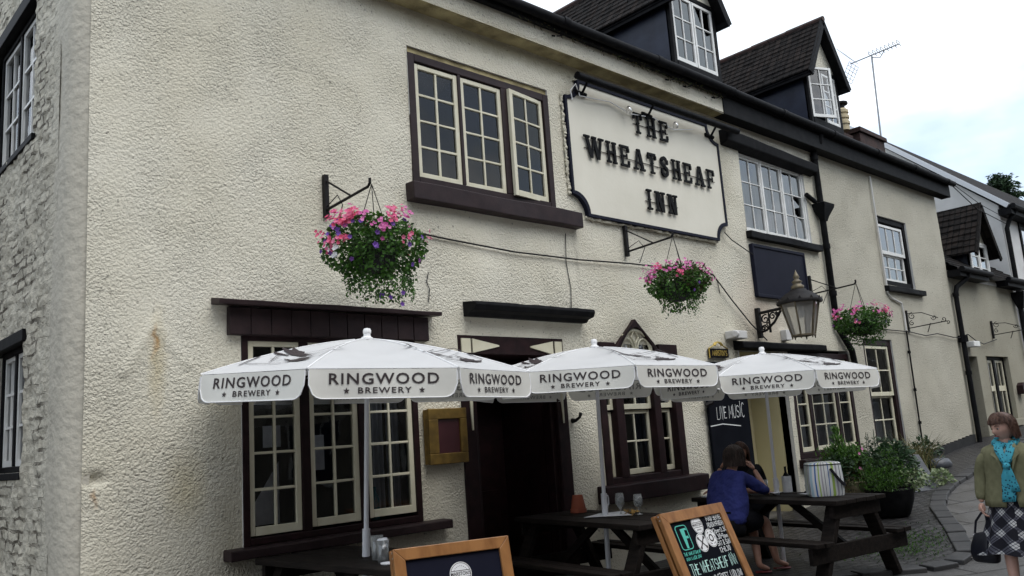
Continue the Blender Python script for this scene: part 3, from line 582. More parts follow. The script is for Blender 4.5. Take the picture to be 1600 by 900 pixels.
def fside(y, z):
    zw = z+.035*noise.noise(V(y*.9, z*.7, 21)); row = math.floor(zw/.098); fz = zw/.098-row; yy = y/.25+(.5 if row % 2 else 0)+.3*noise.noise(V(row*3.1, 0, 0)); col = math.floor(yy); fy = yy-col
    bed = max(0, 1-min(fz, 1-fz)/(.10+.10*noise.noise(V(y*9, row*1.3, 2))+1e-3))**.6 if .10+.10*noise.noise(V(y*9, row*1.3, 2)) > .02 else 0; head = .6*max(0, 1-min(fy, 1-fy)/.05)
    patch = noise.noise(V(y*1.3, z*.9, 11))*1.5+.25*noise.noise(V(y*9, z*9, 6)); brickr = noise.noise(V(col*5.3, row*7.7, 1))*1.6
    wgt = max(0, min(1.3, patch+brickr*.9+.12+.5*noise.noise(V(y*3.5, z*11, 4)))); wgt *= min(1, max(.05, (y-6.84)/.30))
    if 2.75 < z < 4.3: wgt = min(1.4, wgt+.3)
    d = (.020*noise.noise(V(y*3, z*3, 3))+.018*noise.noise(V(y*8, z*10, 5))+.010*noise.noise(V(y*19, z*22, 7)))*min(1, max(.1, (y-6.84)/.25))
    return V(1.748+d, y, z)
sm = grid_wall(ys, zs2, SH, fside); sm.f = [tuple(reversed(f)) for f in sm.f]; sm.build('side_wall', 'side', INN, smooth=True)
# rooms behind the glass, back and end walls
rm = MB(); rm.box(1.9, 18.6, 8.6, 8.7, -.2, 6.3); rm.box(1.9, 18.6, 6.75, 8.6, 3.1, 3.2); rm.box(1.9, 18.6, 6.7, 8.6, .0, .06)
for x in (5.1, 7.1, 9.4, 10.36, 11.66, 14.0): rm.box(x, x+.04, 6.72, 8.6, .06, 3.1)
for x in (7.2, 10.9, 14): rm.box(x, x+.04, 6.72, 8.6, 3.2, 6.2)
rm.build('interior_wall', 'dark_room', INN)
MB().box(18.70, 18.76, 6.51, 12, -.2, 6.4).box(1.8, 18.7, 15.9, 16, -.2, 6.4).build('end_wall', 'render', INN)
# roof
rf = MB(); TH = rad(33)
y0, z0, y1 = 6.26, 6.38, 11.2; z1 = z0+(y1-y0)*math.tan(TH)
rf.add([V(1.62, y0, z0), V(18.95, y0, z0), V(18.95, y1, z1), V(1.62, y1, z1)], [(0, 1, 2, 3)])
rf.add([V(1.62, 16.1, z0), V(18.95, 16.1, z0), V(18.95, y1, z1), V(1.62, y1, z1)], [(3, 2, 1, 0)])
for k in range(36):                     # courses stand proud of each other
    a = k/36*(y1-y0)
    if a < 2.4: rf.bar((1.62, y0+a, z0+a*math.tan(TH)+.012), (18.95, y0+a, z0+a*math.tan(TH)+.012), .02, .025)
roof = rf.build('roof', 'tile', INN)
gab = MB(); gab.add([V(1.76, 6.4, 6.2), V(1.76, 16, 6.2), V(1.76, 11.2, z1)], [(0, 2, 1)]).add([V(18.74, 6.4, 6.2), V(18.74, 16, 6.2), V(18.74, 11.2, z1)], [(0, 1, 2)]); gab.build('gable', 'render', INN)
# fascia, gutter
fa = MB(); fa.box(1.62, 10.46, 6.24, 6.31, 6.26, 6.40); fa.box(10.46, 19.15, 6.30, 6.50, 6.02, 6.30); fa.box(10.46, 19.2, 6.27, 6.49, 6.30, 6.42)
fa.build('fascia', 'black', INN, bevel=.01)
gt = MB(); pts = [V(x, 6.19+.012*noise.noise(V(x*.6, 1, 1)), 6.355+.014*noise.noise(V(x*.5, 2, 2))) for x in axis([(1.6, 10.6, .45)])]
gt.tube(pts, .062, 10); gt.build('gutter', 'black', INN, auto=40); gt = MB(); pts = [V(x, 6.235, 6.375-.06*(x-10.6)/8.6+.012*noise.noise(V(x*.5, 7, 2))) for x in axis([(10.5, 19.25, .45)])]; gt.tube(pts, .062, 10)
for x in (3.2, 5.1, 7, 8.8, 10.5, 12.1, 13.8, 15.5, 17.2, 18.9): gt.lathe([(.07, -.05), (.074, -.05), (.074, .05), (.07, .05)], (0, 0, 0), 10) if False else gt.tube([V(x-.05, 6.19 if x < 10.5 else 6.235, 6.36 if x < 10.5 else 6.375-.06*(x-10.6)/8.6), V(x+.05, 6.19 if x < 10.5 else 6.235, 6.36 if x < 10.5 else 6.375-.06*(x-10.6)/8.6)], .071, 10)
for x in (6.9, 9.1, 9.5, 10.2): gt.bar((x, 6.32, 6.22), (x-.04, 6.24, 6.17), .012, .02).bar((x, 6.24, 6.18), (x+.1, 6.25, 6.22), .012, .012)
gutter = gt.build('gutter', 'black', INN, smooth=False, auto=40)
# moss and twigs caught in the eaves
tw = MB(); R = random.Random(3)
for _ in range(420):
    x = R.choice([R.uniform(6.2, 10.4), R.uniform(8.2, 10.4)]); p = V(x, 6.27+R.uniform(-.03, .04), 6.30-abs(R.gauss(0, .035))); tw.leaf(p, V(R.uniform(-1, 1), R.uniform(-.6, .2), R.uniform(-1, .2)), V(R.random(), 1, R.random()), R.uniform(.03, .08), .012)
tw.build('moss', 'leaf_dry', INN)

def sash_geo(x0, x1, z0, z1, y, cols, rows, st=.05, bar=.022, th=.045, hinge=0, bot=None, j=.003):
    """frame of one sash and its pane; hinge>0 swings the left edge out, <0 the right"""
    bot = bot or st*1.35; m = MB(); g = MB(); yb = y+th
    m.box(x0, x0+st, y, yb, z0, z1, j); m.box(x1-st, x1, y, yb, z0, z1, j); m.box(x0+st, x1-st, y, yb, z1-st, z1, j); m.box(x0+st, x1-st, y, yb, z0, z0+bot, j)
    gx0, gx1, gz0, gz1 = x0+st, x1-st, z0+bot, z1-st
    for i in range(1, cols): x = gx0+(gx1-gx0)*i/cols; m.box(x-bar/2, x+bar/2, y+.006, yb-.008, gz0, gz1, j)
    for k in range(1, rows):
        z = gz0+(gz1-gz0)*k/rows
        for i in range(cols):
            a = gx0+(gx1-gx0)*i/cols+(bar/2 if i else 0); b = gx0+(gx1-gx0)*(i+1)/cols-(bar/2 if i < cols-1 else 0)
            m.box(a, b, y+.007, yb-.009, z-bar/2, z+bar/2, j)
    for i in range(cols):                  # each pane is set a touch askew, as old glass is
        for k in range(rows):
            a, b = gx0+(gx1-gx0)*i/cols, gx0+(gx1-gx0)*(i+1)/cols; c, d = gz0+(gz1-gz0)*k/rows, gz0+(gz1-gz0)*(k+1)/rows
            q = [V(xx, y+.022+random.uniform(-.0011, .0011), zz_) for xx, zz_ in ((a, c), (b, c), (b, d), (a, d))]; g.add(q, [(0, 1, 2, 3)])
    if hinge:
        ax = x1 if hinge > 0 else x0; an = abs(hinge)*(1 if hinge > 0 else -1); R_ = Matrix.Rotation(an, 3, 'Z')
        for mm in (m, g): mm.v = [V(ax, y, 0)+R_ @ (p-V(ax, y, 0)) for p in mm.v]
    return m, g
def window(root, name, outer, fr, mullions, sashes, mfr, msash, glass='glass', y=YF-.012, depth=.13, sill=None, msill=None, beam=None, th=.045):
    """frame (part) > sashes, panes, sill (sub-parts); outer = x0,x1,z0,z1"""
    a, b, c, d = outer; f = MB(); yb = y+depth
    f.box(a, a+fr, y, yb, c, d, .004); f.box(b-fr, b, y, yb, c, d, .004); f.box(a+fr, b-fr, y, yb, d-fr, d, .004); f.box(a+fr, b-fr, y, yb, c, c+fr, .004)
    for x0, x1 in mullions: f.box(x0, x1, y+.003, yb, c+fr, d-fr, .003)
    w_ = f.build(name, mfr, root, bevel=.006)
    for s in sashes:
        kw = dict(s[6]) if len(s) > 6 else {}
        m, g = sash_geo(s[0], s[1], s[2], s[3], y+kw.pop('dy', .02), s[4], s[5], th=th, **kw)
        m.build('sash', msash, w_, bevel=.004); g.build('pane', glass, w_)
    if sill:
        x0, x1, z0, z1, pr = sill; s = MB(); n_ = 14
        for i in range(n_):                 # slightly sagging timber
            pass
        s.loft([[V(x0+(x1-x0)*t, YF-pr+.012*noise.noise(V(t*4, 1, x0)), z0+.012*noise.noise(V(t*3, 2, x0))), V(x0+(x1-x0)*t, YF+.1, z0), V(x0+(x1-x0)*t, YF+.1, z1), V(x0+(x1-x0)*t, YF-pr+.01*noise.noise(V(t*4, 5, x0)), z1-.012+.01*noise.noise(V(t*3, 3, x0)))] for t in [i/12 for i in range(13)]])
        s.build('sill', msill or mfr, w_, bevel=.01)
    return w_
# first-floor casement
W1 = window(INN, 'window', (4.88, 6.92, 4.12, 5.53), .085, [(5.535, 5.575), (6.165, 6.245)],
            [(4.965, 5.535, 4.19, 5.43, 2, 4), (5.575, 6.165, 4.185, 5.43, 2, 4), (6.245, 6.82, 4.19, 5.44, 2, 4, dict(hinge=rad(6.5)))], 'brown', 'cream', sill=(4.79, 7.235, 3.92, 4.115, .13))
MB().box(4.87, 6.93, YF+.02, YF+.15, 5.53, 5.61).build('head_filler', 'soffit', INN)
# big ground-floor casement
W2 = window(INN, 'window', (3.05, 4.80, .86, 2.55), .06, [(3.575, 3.66), (4.14, 4.225)],
            [(3.11, 3.575, .93, 2.50, 2, 5), (3.66, 4.14, .94, 2.50, 2, 5), (4.225, 4.735, .95, 2.50, 2, 5)], 'maroon', 'cream', sill=(2.89, 5.05, .775, .865, .13), msill='brown')
lt = MB(); lt.box(2.93, 4.93, YF-.06, YF+.05, 2.53, 2.76); 
for i in range(11): lt.box(2.93+i*.182, 2.93+i*.182+.174, YF-.072, YF-.058, 2.535, 2.755)
lt.loft([[V(2.80+2.22*t, YF-.17, 2.762+.01*noise.noise(V(t*5, 0, 1))), V(2.80+2.22*t, YF+.02, 2.775), V(2.80+2.22*t, YF+.02, 2.835), V(2.80+2.22*t, YF-.175, 2.80+.014*noise.noise(V(t*5, 3, 1)))] for t in [i/14 for i in range(15)]])
lt.build('lintel', 'brown', INN, bevel=.005)
# things seen behind the lower panes
cu = MB()
def drape(mb, x0, x1, y, z0, z1, folds=6, amp=.03):
    n = 40; o = len(mb.v)
    for i in range(n+1):
        t = i/n; yy = y+amp*sin(t*folds*2*pi)+.01*sin(t*31); 
        for z in (z0, z1): mb.v.append(V(x0+(x1-x0)*t, yy, z))
    mb.f += [(o+2*i, o+2*i+2, o+2*i+3, o+2*i+1) for i in range(n)]
drape(cu, 4.24, 4.52, 6.71, .98, 2.5); drape(cu, 4.6, 4.72, 6.74, .98, 2.5, 2); drape(cu, 8.36, 8.88, 6.8, 1.0, 2.5, 7); drape(cu, 7.5, 7.66, 6.8, 1.0, 2.5, 3); cu.build('curtain', 'curtain', INN, smooth=True)
cu = MB(); 
for x0, x1 in ((11.45, 11.72), (12.0, 12.28), (12.62, 12.95)): drape(cu, x0, x1, 6.82, 4.4, 5.6, 4, .04)
drape(cu, 14.42, 15.4, 6.86, .95, 1.75, 14, .02); drape(cu, 12.1, 13.5, 6.84, 1.0, 1.9, 16, .02); drape(cu, 15.8, 16.2, 6.84, 3.95, 5.1, 5, .03); cu.build('net_curtain', 'white_curtain', INN, smooth=True)
# gothic window
G = MB(); gx0, gx1, gz0, gz1 = 7.37, 8.93, .95, 2.57
G.box(gx0, gx0+.11, YF-.03, YF+.12, gz0, gz1); G.box(gx1-.14, gx1, YF-.03, YF+.12, gz0, gz1); G.box(7.65, 7.79, YF-.025, YF+.12, gz0+.07, gz1-.2); G.box(8.37, 8.50, YF-.025, YF+.12, gz0+.07, gz1-.2); G.box(gx0+.11, gx1-.14, YF-.02, YF+.12, gz0, gz0+.08)
def ogee(w_, h_, n=12):
    pts = []
    for i in range(n+1):
        t = i/n; x = w_*(1-t); z = h_*(.50*(1-(1-t)**2.4)+.50*t**2.2) if t < 1 else h_
        pts.append((x, z))
    return pts
cx = 8.11; outo = [(cx-.40+.40*0, 2.55)]
left = [(cx-x, 2.50+z) for x, z in ogee(.43, .39)]; right = [(cx+x, 2.50+z) for x, z in reversed(ogee(.43, .39))]
outer = left+right[1:]; goth = [(.335*(1-t/12), .285*(1-(1-t/12)**1.7)) for t in range(13)]; inl = [(cx-x, 2.50+z) for x, z in goth]; inr = [(cx+x, 2.50+z) for x, z in reversed(goth)]; inner = inl+inr[1:]
n = len(outer); o = len(G.v); G.v += [V(x, YF-.055, z) for x, z in outer]+[V(x, YF-.055, z) for x, z in inner]+[V(x, YF+.03, z) for x, z in outer]+[V(x, YF+.06, z) for x, z in inner]
for i in range(n-1): G.f += [(o+i, o+i+1, o+n+i+1, o+n+i), (o+i+1, o+i, o+2*n+i, o+2*n+i+1), (o+n+i, o+n+i+1, o+3*n+i+1, o+3*n+i)]
G.box(gx0+.03, cx-.42, YF-.052, YF+.1, 2.40, 2.59); G.box(cx+.42, gx1-.02, YF-.052, YF+.1, 2.40, 2.59); G.box(gx0+.11, gx1-.14, YF-.02, YF+.1, 2.32, 2.40)
W3 = G.build('window', 'maroon', INN, bevel=.008)
tr = MB()
for sgn in (-1, 1):
    tr.tube([V(cx+sgn*x, YF-.02, z) for x, z in [(.30, 2.50)]+[(.02+.28*cos(a), 2.50+.25*sin(a)) for a in [pi*k/16 for k in range(1, 8)]]+[(0, 2.755)]], .020, 6)
    tr.tube([V(cx+sgn*(.155+.12*cos(a)), YF-.018, 2.50+.15*sin(a)) for a in [pi*k/10 for k in range(11)]], .014, 6)
tr.tube([V(cx, YF-.02, 2.40), V(cx, YF-.02, 2.58)], .016, 6); tr.tube([V(cx-.29, YF-.02, 2.50), V(cx+.29, YF-.02, 2.50)], .016, 6)
tr.tube([V(cx, YF-.02, 2.58), V(cx-.07, YF-.02, 2.67), V(cx, YF-.02, 2.765), V(cx+.07, YF-.02, 2.67), V(cx, YF-.02, 2.58)], .012, 6)
tr.build('tracery', 'cream', W3)
MB().add([V(x, YF+.02, z) for x, z in inner], [tuple(range(n))]).add([V(cx-.3, YF+.021, 2.38), V(cx+.3, YF+.021, 2.38), V(cx+.3, YF+.021, 2.51), V(cx-.3, YF+.021, 2.51)], [(0, 1, 2, 3)]).build('pane', 'glass', W3)
for s in ((7.48, 7.65, 1.03, 1.78, 1, 2), (7.79, 8.37, 1.04, 1.79, 2, 2), (8.50, 8.79, 1.04, 1.79, 1, 2)):
    m, g = sash_geo(s[0], s[1], s[2], s[3], YF+.075, s[4], s[5], st=.045); m.build('sash', 'cream', W3, bevel=.004); g.build('pane', 'glass', W3)
    m, g = sash_geo(s[0], s[1], 1.80, 2.40, YF+.03, s[4], 2, st=.045); m.build('sash', 'cream', W3, bevel=.004); g.build('pane', 'glass', W3)
MB().loft([[V(7.21+1.98*t, YF-.15+.012*noise.noise(V(t*4, 1, 9)), .76), V(7.21+1.98*t, YF+.1, .76), V(7.21+1.98*t, YF+.1, .965), V(7.21+1.98*t, YF-.14, .95+.008*noise.noise(V(t*5, 4, 2)))] for t in [i/12 for i in range(13)]]).build('sill', 'maroon', W3, bevel=.012)
# wide first-floor casement with white bars
window(INN, 'window', (11.03, 13.0, 4.36, 5.60), .035, [(11.68, 11.72), (12.30, 12.34)], [(11.065, 11.68, 4.40, 5.56, 2, 3, dict(st=.03, bar=.018)), (11.72, 12.30, 4.40, 5.56, 2, 3, dict(st=.03, bar=.018)), (12.34, 12.965, 4.40, 5.56, 2, 3, dict(st=.03, bar=.018))],
       'white_wood', 'white_wood', 'glass_bright', y=YF+.02, sill=(11.0, 13.2, 4.245, 4.365, .09), msill='black')
MB().loft([[V(10.56+2.72*t, YF-.14, 5.66-.06*t), V(10.56+2.72*t, YF+.05, 5.60-.05*t), V(10.56+2.72*t, YF+.05, 5.86-.1*t), V(10.56+2.72*t, YF-.16, 5.84-.1*t+.012*noise.noise(V(t*6, 3, 8)))] for t in [i/12 for i in range(13)]]).build('lintel', 'black', INN, bevel=.02)
# first-floor sash, right
window(INN, 'window', (15.62, 16.98, 3.88, 5.22), .10, [], [(15.76, 16.84, 4.50, 5.08, 3, 1, dict(dy=.015, st=.05)), (15.76, 16.84, 3.97, 4.52, 3, 2, dict(dy=.055, st=.05))], 'black', 'white_wood', 'glass_bright', y=YF+.03, sill=(15.55, 17.25, 3.75, 3.865, .10), msill='black')
# tall ground-floor sash
window(INN, 'window', (14.33, 15.5, .86, 2.84), .11, [], [(14.45, 15.38, 1.84, 2.72, 2, 2, dict(dy=.015, st=.05, hinge=0)), (14.45, 15.38, .97, 1.86, 2, 2, dict(dy=.055, st=.055))], 'maroon', 'cream', 'glass', y=YF+.02)
# bar window behind the planter
window(INN, 'window', (11.75, 13.72, .95, 2.55), .09, [(12.22, 12.32), (13.10, 13.2)], [(11.85, 12.22, 1.05, 2.45, 1, 4), (12.32, 13.10, 1.05, 2.45, 2, 4), (13.2, 13.62, 1.05, 2.45, 1, 4)], 'maroon', 'cream', 'glass', y=YF-.01, sill=(11.7, 13.8, .82, .95, .1))
lp = MB(); lp.loft([[V(10.32+2.42*t, YF-.15, 2.57), V(10.32+2.42*t, YF+.05, 2.55), V(10.32+2.42*t, YF+.05, 2.70), V(10.32+2.42*t, YF-.15, 2.66+.012*noise.noise(V(t*6, 3, 3)))] for t in [i/12 for i in range(13)]]); lp.build('lintel', 'black', INN, bevel=.015)
# side windows
def side_window(a, b, c, d, cols, rows, head, msash):
    f = MB(); x = 1.79; fr = .05
    f.box(x, x+.12, a, a+fr, c, d); f.box(x, x+.12, b-fr, b, c, d); f.box(x, x+.12, a+fr, b-fr, d-fr, d); f.box(x, x+.12, a+fr, b-fr, c, c+fr)
    f.box(x-.075, x+.1, a-.06, b+.25, d, d+head); f.box(x-.06, x+.1, a-.03, b+.2, c-.06, c-.002)
    f.box(x+.004, x+.1, (a+b)/2-.03, (a+b)/2+.03, c+fr, d-fr)
    wd = f.build('window', 'black', INN, bevel=.006)
    for y0_, y1_ in ((a+fr, (a+b)/2-.03), ((a+b)/2+.03, b-fr)):
        m, g = sash_geo(-y1_, -y0_, c+fr, d-fr, 0, cols, rows, st=.04)
        for mm in (m, g): mm.v = [V(x+.02+p.y, -p.x, p.z) for p in mm.v]
        m.build('sash', msash, wd); g.build('pane', 'glass', wd)
side_window(*SH[0], 2, 3, .13, 'white_wood'); side_window(*SH[1], 2, 3, .10, 'white_wood')
MB().box(2.6, 2.65, 6.75, 11, -.2, 7).build('side_room_wall', 'dark_room', INN)
# doorway
D = MB(); D.box(5.32, 5.50, YF-.02, YF+.15, -.1, 2.61); D.box(6.66, 6.83, YF-.02, YF+.15, -.1, 2.61); D.box(5.50, 6.66, YF-.015, YF+.15, 2.42, 2.61)
D.box(5.50, 5.56, YF+.03, YF+.15, -.1, 2.42); D.box(6.60, 6.66, YF+.03, YF+.15, -.1, 2.42)
DOOR = D.build('door_frame', 'maroon', INN, bevel=.008)
il = MB(); yq = YF-.032
for q in ([(5.355, 2.43), (5.475, 2.43), (5.475, 2.575), (5.355, 2.575)], [(5.50, 2.43), (5.86, 2.50), (5.86, 2.515), (5.50, 2.575)], [(6.32, 2.50), (6.66, 2.43), (6.66, 2.575), (6.32, 2.515)], [(6.69, 2.43), (6.80, 2.43), (6.80, 2.575), (6.69, 2.575)],
          [(5.405, 2.39), (5.435, 1.66), (5.45, 1.66), (5.47, 2.39)], [(6.70, 2.39), (6.735, 1.68), (6.75, 1.68), (6.765, 2.39)]): MB().prism(q, yq, yq+.02).build('inlay', 'cream', DOOR)
dd = MB(); dd.box(5.56, 6.60, 7.35, 7.40, .02, 2.4); dd.box(5.50, 5.56, 6.66, 7.4, 0, 2.42); dd.box(6.60, 6.66, 6.66, 7.4, 0, 2.42); dd.box(5.5, 6.66, 6.64, 7.4, 2.42, 2.5); dd.build('porch_lining', 'maroon', INN)
dr = MB(); dr.box(5.57, 6.59, 7.31, 7.35, .05, 2.38); dr.box(5.7, 6.03, 7.295, 7.312, .2, 1.0); dr.box(6.13, 6.46, 7.295, 7.312, .2, 1.0); door = dr.build('door', 'maroon', INN, bevel=.006)
MB().lathe([(.0, 0), (.03, 0), (.035, .02), (.02, .04), (0, .045)], (0, 0, 0), 12).build('handle', 'brass', door) if False else MB().tube([V(5.66, 7.31, 1.05), V(5.66, 7.25, 1.05)], .025, 10).build('handle', 'brass', door)
hd = MB(); n_ = 16
def hood_prof(x): return [V(x, YF+.02, 2.80), V(x, YF-.08, 2.795), V(x, YF-.12, 2.83), V(x, YF-.20, 2.845), V(x, YF-.23, 2.895), V(x, YF-.22, 2.93+.008*noise.noise(V(x*5, 0, 0))), V(x, YF+.02, 2.955)]
hd.loft([hood_prof(5.42+1.78*i/n_) if 0 < i < n_ else [V(q.x, YF+(q.y-YF)*.95, q.z) for q in hood_prof(5.42+1.78*i/n_)] for i in range(n_+1)]); hd.build('door_hood', 'black', INN, bevel=.006)
MB().box(5.3, 6.9, 6.2, 6.62, -.02, .10).build('step', 'kerb', INN, bevel=.02)
# porch recess with cream plaster sides
pc = MB(); a, b = 10.42, 11.62
pc.add([V(b, 6.55, -.1), V(b, 7.15, -.1), V(b, 7.15, 2.55), V(b, 6.55, 2.55)], [(0, 1, 2, 3)]); pc.add([V(a, 6.55, -.1), V(a, 7.15, -.1), V(a, 7.15, 2.55), V(a, 6.55, 2.55)], [(3, 2, 1, 0)])
pc.add([V(a, 7.14, -.1), V(b, 7.14, -.1), V(b, 7.14, 2.55), V(a, 7.14, 2.55)], [(3, 2, 1, 0)]); pc.add([V(a, 6.55, 2.54), V(b, 6.55, 2.54), V(b, 7.15, 2.54), V(a, 7.15, 2.54)], [(0, 1, 2, 3)])
pc.build('porch_wall', 'plaster', INN)
# plinth of the right end
pl = MB()
for i in range(14):
    x = 15.9+i*.205; pl.box(x, x+.205, YF-.045, YF+.02, gz(x, YF)-.2, gz(x, YF)+.20+.02*noise.noise(V(x, 1, 1)))
pl.build('plinth', 'grime', INN)
# downpipes
dp = MB(); dp.tube([V(13.42, 6.30, 6.30), V(13.42, 6.33, 6.15), V(13.36, 6.43, 6.02), V(13.36, 6.43, 5.1), V(13.34, 6.43, 3.0), V(13.75, 6.43, 2.6), V(13.80, 6.43, 2.3)], .052, 10)
for z in (5.9, 4.35, 3.55): dp.tube([V(13.355, 6.43, z-.04), V(13.355, 6.43, z+.04)], .064, 10)
dp.loft([[V(13.355+sx*a_, 6.43+sy*.75*a_-.02, z) for sx, sy in ((-1, -1), (1, -1), (1, 1), (-1, 1))] for a_, z in ((.05, 4.78), (.08, 4.86), (.17, 5.02), (.18, 5.07), (.16, 5.08))])
dp.tube([V(13.2, 6.44, 5.1), V(12.95, 6.46, 5.2)], .04, 8)
dp.build('downpipe', 'black', INN, auto=40)
tp = MB(); tp.tube([V(15.55, 6.46, 5.95), V(15.58, 6.46, 3.72), V(15.72, 6.46, 3.62), V(16.12, 6.46, 3.55), V(16.16, 6.46, 3.3), V(16.15, 6.46, 3.03)], .018, 6); tp.build('conduit', 'smooth_render', INN)
tp = MB(); tp.tube([V(16.15, 6.46, 3.05), V(16.10, 6.46, .7)], .016, 6); 
for z in (2.6, 1.9, 1.3): tp.tube([V(16.13, 6.46, z), V(16.13, 6.46, z+.05)], .03, 6)
tp.build('waste_pipe', 'black', INN)
# sash catch marks, hook by the door
tag(MB().tube([V(6.89, 6.49, 1.70), V(6.90, 6.44, 1.70), V(6.92, 6.40, 1.73), V(6.93, 6.385, 1.78)], [.028, .02, .016, .022], 8).build('hook', 'iron', off=V(6.88, 6.49, 1.72), smooth=True), 'black iron door hook on the wall just right of the doorway', 'hook')

# dormers
def dormer(x0, x1, zb, zt, apex, open_right=0, cut=True):
    yf = 6.66; yb = 9.6; cxd = (x0+x1)/2
    for x, s in ((x0, 1), (x1, -1)): MB().box(min(x, x-s*.02), max(x, x-s*.02), yf+.03, yb, zb-.5, zt).build('dormer_cheek', 'lead', INN)
    f = MB(); f.box(x0-.02, x0+.055, yf-.02, yf+.06, zb-.35, zt); f.box(x1-.055, x1+.02, yf-.02, yf+.06, zb-.35, zt); f.box(x0+.055, x1-.055, yf-.018, yf+.06, zt-.05, zt+.02); f.box(x0+.055, x1-.055, yf-.03, yf+.06, zb-.35, zb)
    wd = f.build('dormer_window', 'black', INN, bevel=.006)
    xm = cxd
    for s in ((x0+.06, xm-.008, 2, 3, open_right), (xm+.008, x1-.06, 2, 3, 0)):
        m, g = sash_geo(s[0], s[1], zb+.01, zt-.06, yf-.01, s[2], s[3], st=.045, hinge=s[4]); m.build('sash', 'white_wood', wd, bevel=.004); g.build('pane', 'glass_bright', wd)
    MB().box(x0+.06, x1-.06, yf+.5, yf+.55, zb, zt).build('dormer_blind', 'dark_room', wd)
    MB().add([V(x0, yf, zt), V(x1, yf, zt), V(cxd, yf, apex-.1)], [(0, 1, 2)]).build('dormer_gable', 'render', INN)
    r = MB(); ov = .20; sl = (apex-zt)/(cxd-x0)
    for s in (-1, 1):
        xe = cxd+s*(cxd-x0+.17); ze = zt-.17*sl+.03; nC = 11
        for k in range(nC):                 # courses of stone tiles, each lapping the one below
            t0, t1 = k/nC, (k+1)/nC+.012
            xa, za = xe+(cxd-xe)*t0, ze+(apex+.03-ze)*t0; xb, zb_ = xe+(cxd-xe)*t1, ze+(apex+.03-ze)*t1
            jz = .035
            ny = 16
            for q in range(ny):
                ya, yb2 = yf-ov+(yb-yf+ov)*q/ny+.004, yf-ov+(yb-yf+ov)*(q+1)/ny-.004; e = random.uniform(-.008, .008)
                r.add([V(xa+s*e, ya, za+jz), V(xa+s*e, yb2, za+jz), V(xb, yb2, zb_+.006), V(xb, ya, zb_+.006), V(xa+s*e, ya, za+.008), V(xa+s*e, yb2, za+.008), V(xb, yb2, zb_-.02), V(xb, ya, zb_-.02)], [(0, 1, 2, 3), (4, 7, 6, 5), (0, 4, 5, 1), (1, 5, 6, 2), (2, 6, 7, 3), (3, 7, 4, 0)])
    rr_ = r.build('dormer_roof', 'tile', INN)
    b = MB()
    for s in (-1, 1):
        xe = cxd+s*(cxd-x0+.16); ze = zt-.16*sl
        b.bar((xe, yf-ov+.02, ze-.05), (cxd+s*.01, yf-ov+.02, apex-.03), .03, .13, (0, 0, 1)); b.bar((xe-s*.04, yf-ov, ze-.03), (xe-s*.04, yb-1, ze-.03), .05, .09)
        b.add([V(xe, yf-ov+.03, ze-.02), V(cxd, yf-ov+.03, apex-.04), V(cxd, yb, apex-.04), V(xe, yb, ze-.02)], [(0, 1, 2, 3)])
    b.build('bargeboard', 'black', rr_)
    rd = MB(); 
    for q in range(8): rd.tube([V(cxd, yf-ov-.01+q*.38, apex+.03), V(cxd, yf-ov-.01+q*.38+.37, apex+.035)], .055+.004*(q % 2), 8)
    rd.build('ridge_tile', 'ridge', rr_)
dormer(9.88, 11.06, 6.86, 8.02, 8.95); dormer(13.95, 15.12, 6.86, 7.90, 8.82, open_right=-rad(24))
# chimney with pot, aerial
ch = MB(); ch.box(17.15, 18.35, 7.2, 7.85, 6.4, 7.40, .01); ch.box(17.10, 18.40, 7.15, 7.9, 7.40, 7.50, .01)
CH = ch.build('chimney', 'mortar', roof, bevel=.01)
st = MB(); st.box(16.55, 17.05, 7.3, 7.8, 6.4, 7.32); st.build('chimney', 'mortar', roof, bevel=.01)
pt = MB(); pt.lathe([(.13, 7.3), (.13, 7.52), (.15, 7.43), (.15, 7.49), (.125, 7.50), (.125, 7.55), (.15, 7.56), (.15, 7.62), (.125, 7.63), (.125, 7.67), (.15, 7.68), (.15, 7.74), (.11, 7.78)], (16.86, 7.4, .12), 18)
pt.build('chimney_pot', 'pot_clay', roof, auto=40)
MB().lathe([(.09, 7.775), (.09, 7.86), (.16, 7.88), (.16, 7.92), (.05, 7.96)], (16.86, 7.4, .12), 14).build('chimney_cowl', 'iron', roof)
A = thing('tv_aerial', (18.62, 7.3, 7.2), 'spiky television aerial on a tall thin mast above the inn chimney', 'aerial')
MB().tube([V(18.55, 7.35, 7.0), V(18.65, 7.3, 9.55)], .021, 8).build('mast', 'alu', A)
ay = MB(); tip = V(18.65, 7.3, 9.58); dr_ = V(.05, -.95, .05).normalized(); px_ = dr_.cross(V(0, 0, 1)).normalized(); pz = px_.cross(dr_)
ay.tube([tip-dr_*.5, tip+dr_*.62], .013, 6)
for k in range(8): c = tip+dr_*(-.02+k*.09); ay.tube([c-px_*.16, c+px_*.16], .007, 5); ay.tube([c-px_*.10+pz*.0, c-px_*.10+pz*.07, c+px_*.10+pz*.07, c+px_*.10], .006, 5)
ay.tube([tip+V(0, 0, -.06)+dr_*.0, tip+dr_*.18+V(0, 0, -.13), tip+dr_*.3], .010, 6)
ay.build('boom', 'alu', A)
rg_ = MB()
for s in (-1, 1):
    for k in range(6):
        c = tip-dr_*(.42+k*.045)+pz*s*(.05+k*.065); rg_.tube([c-px_*.26, c+px_*.26], .006, 5)
    for q in (-.26, -.09, .09, .26): rg_.tube([tip-dr_*.42+px_*q+pz*s*.05, tip-dr_*.645+px_*q+pz*s*.375], .006, 5)
rg_.build('reflector', 'alu', A)

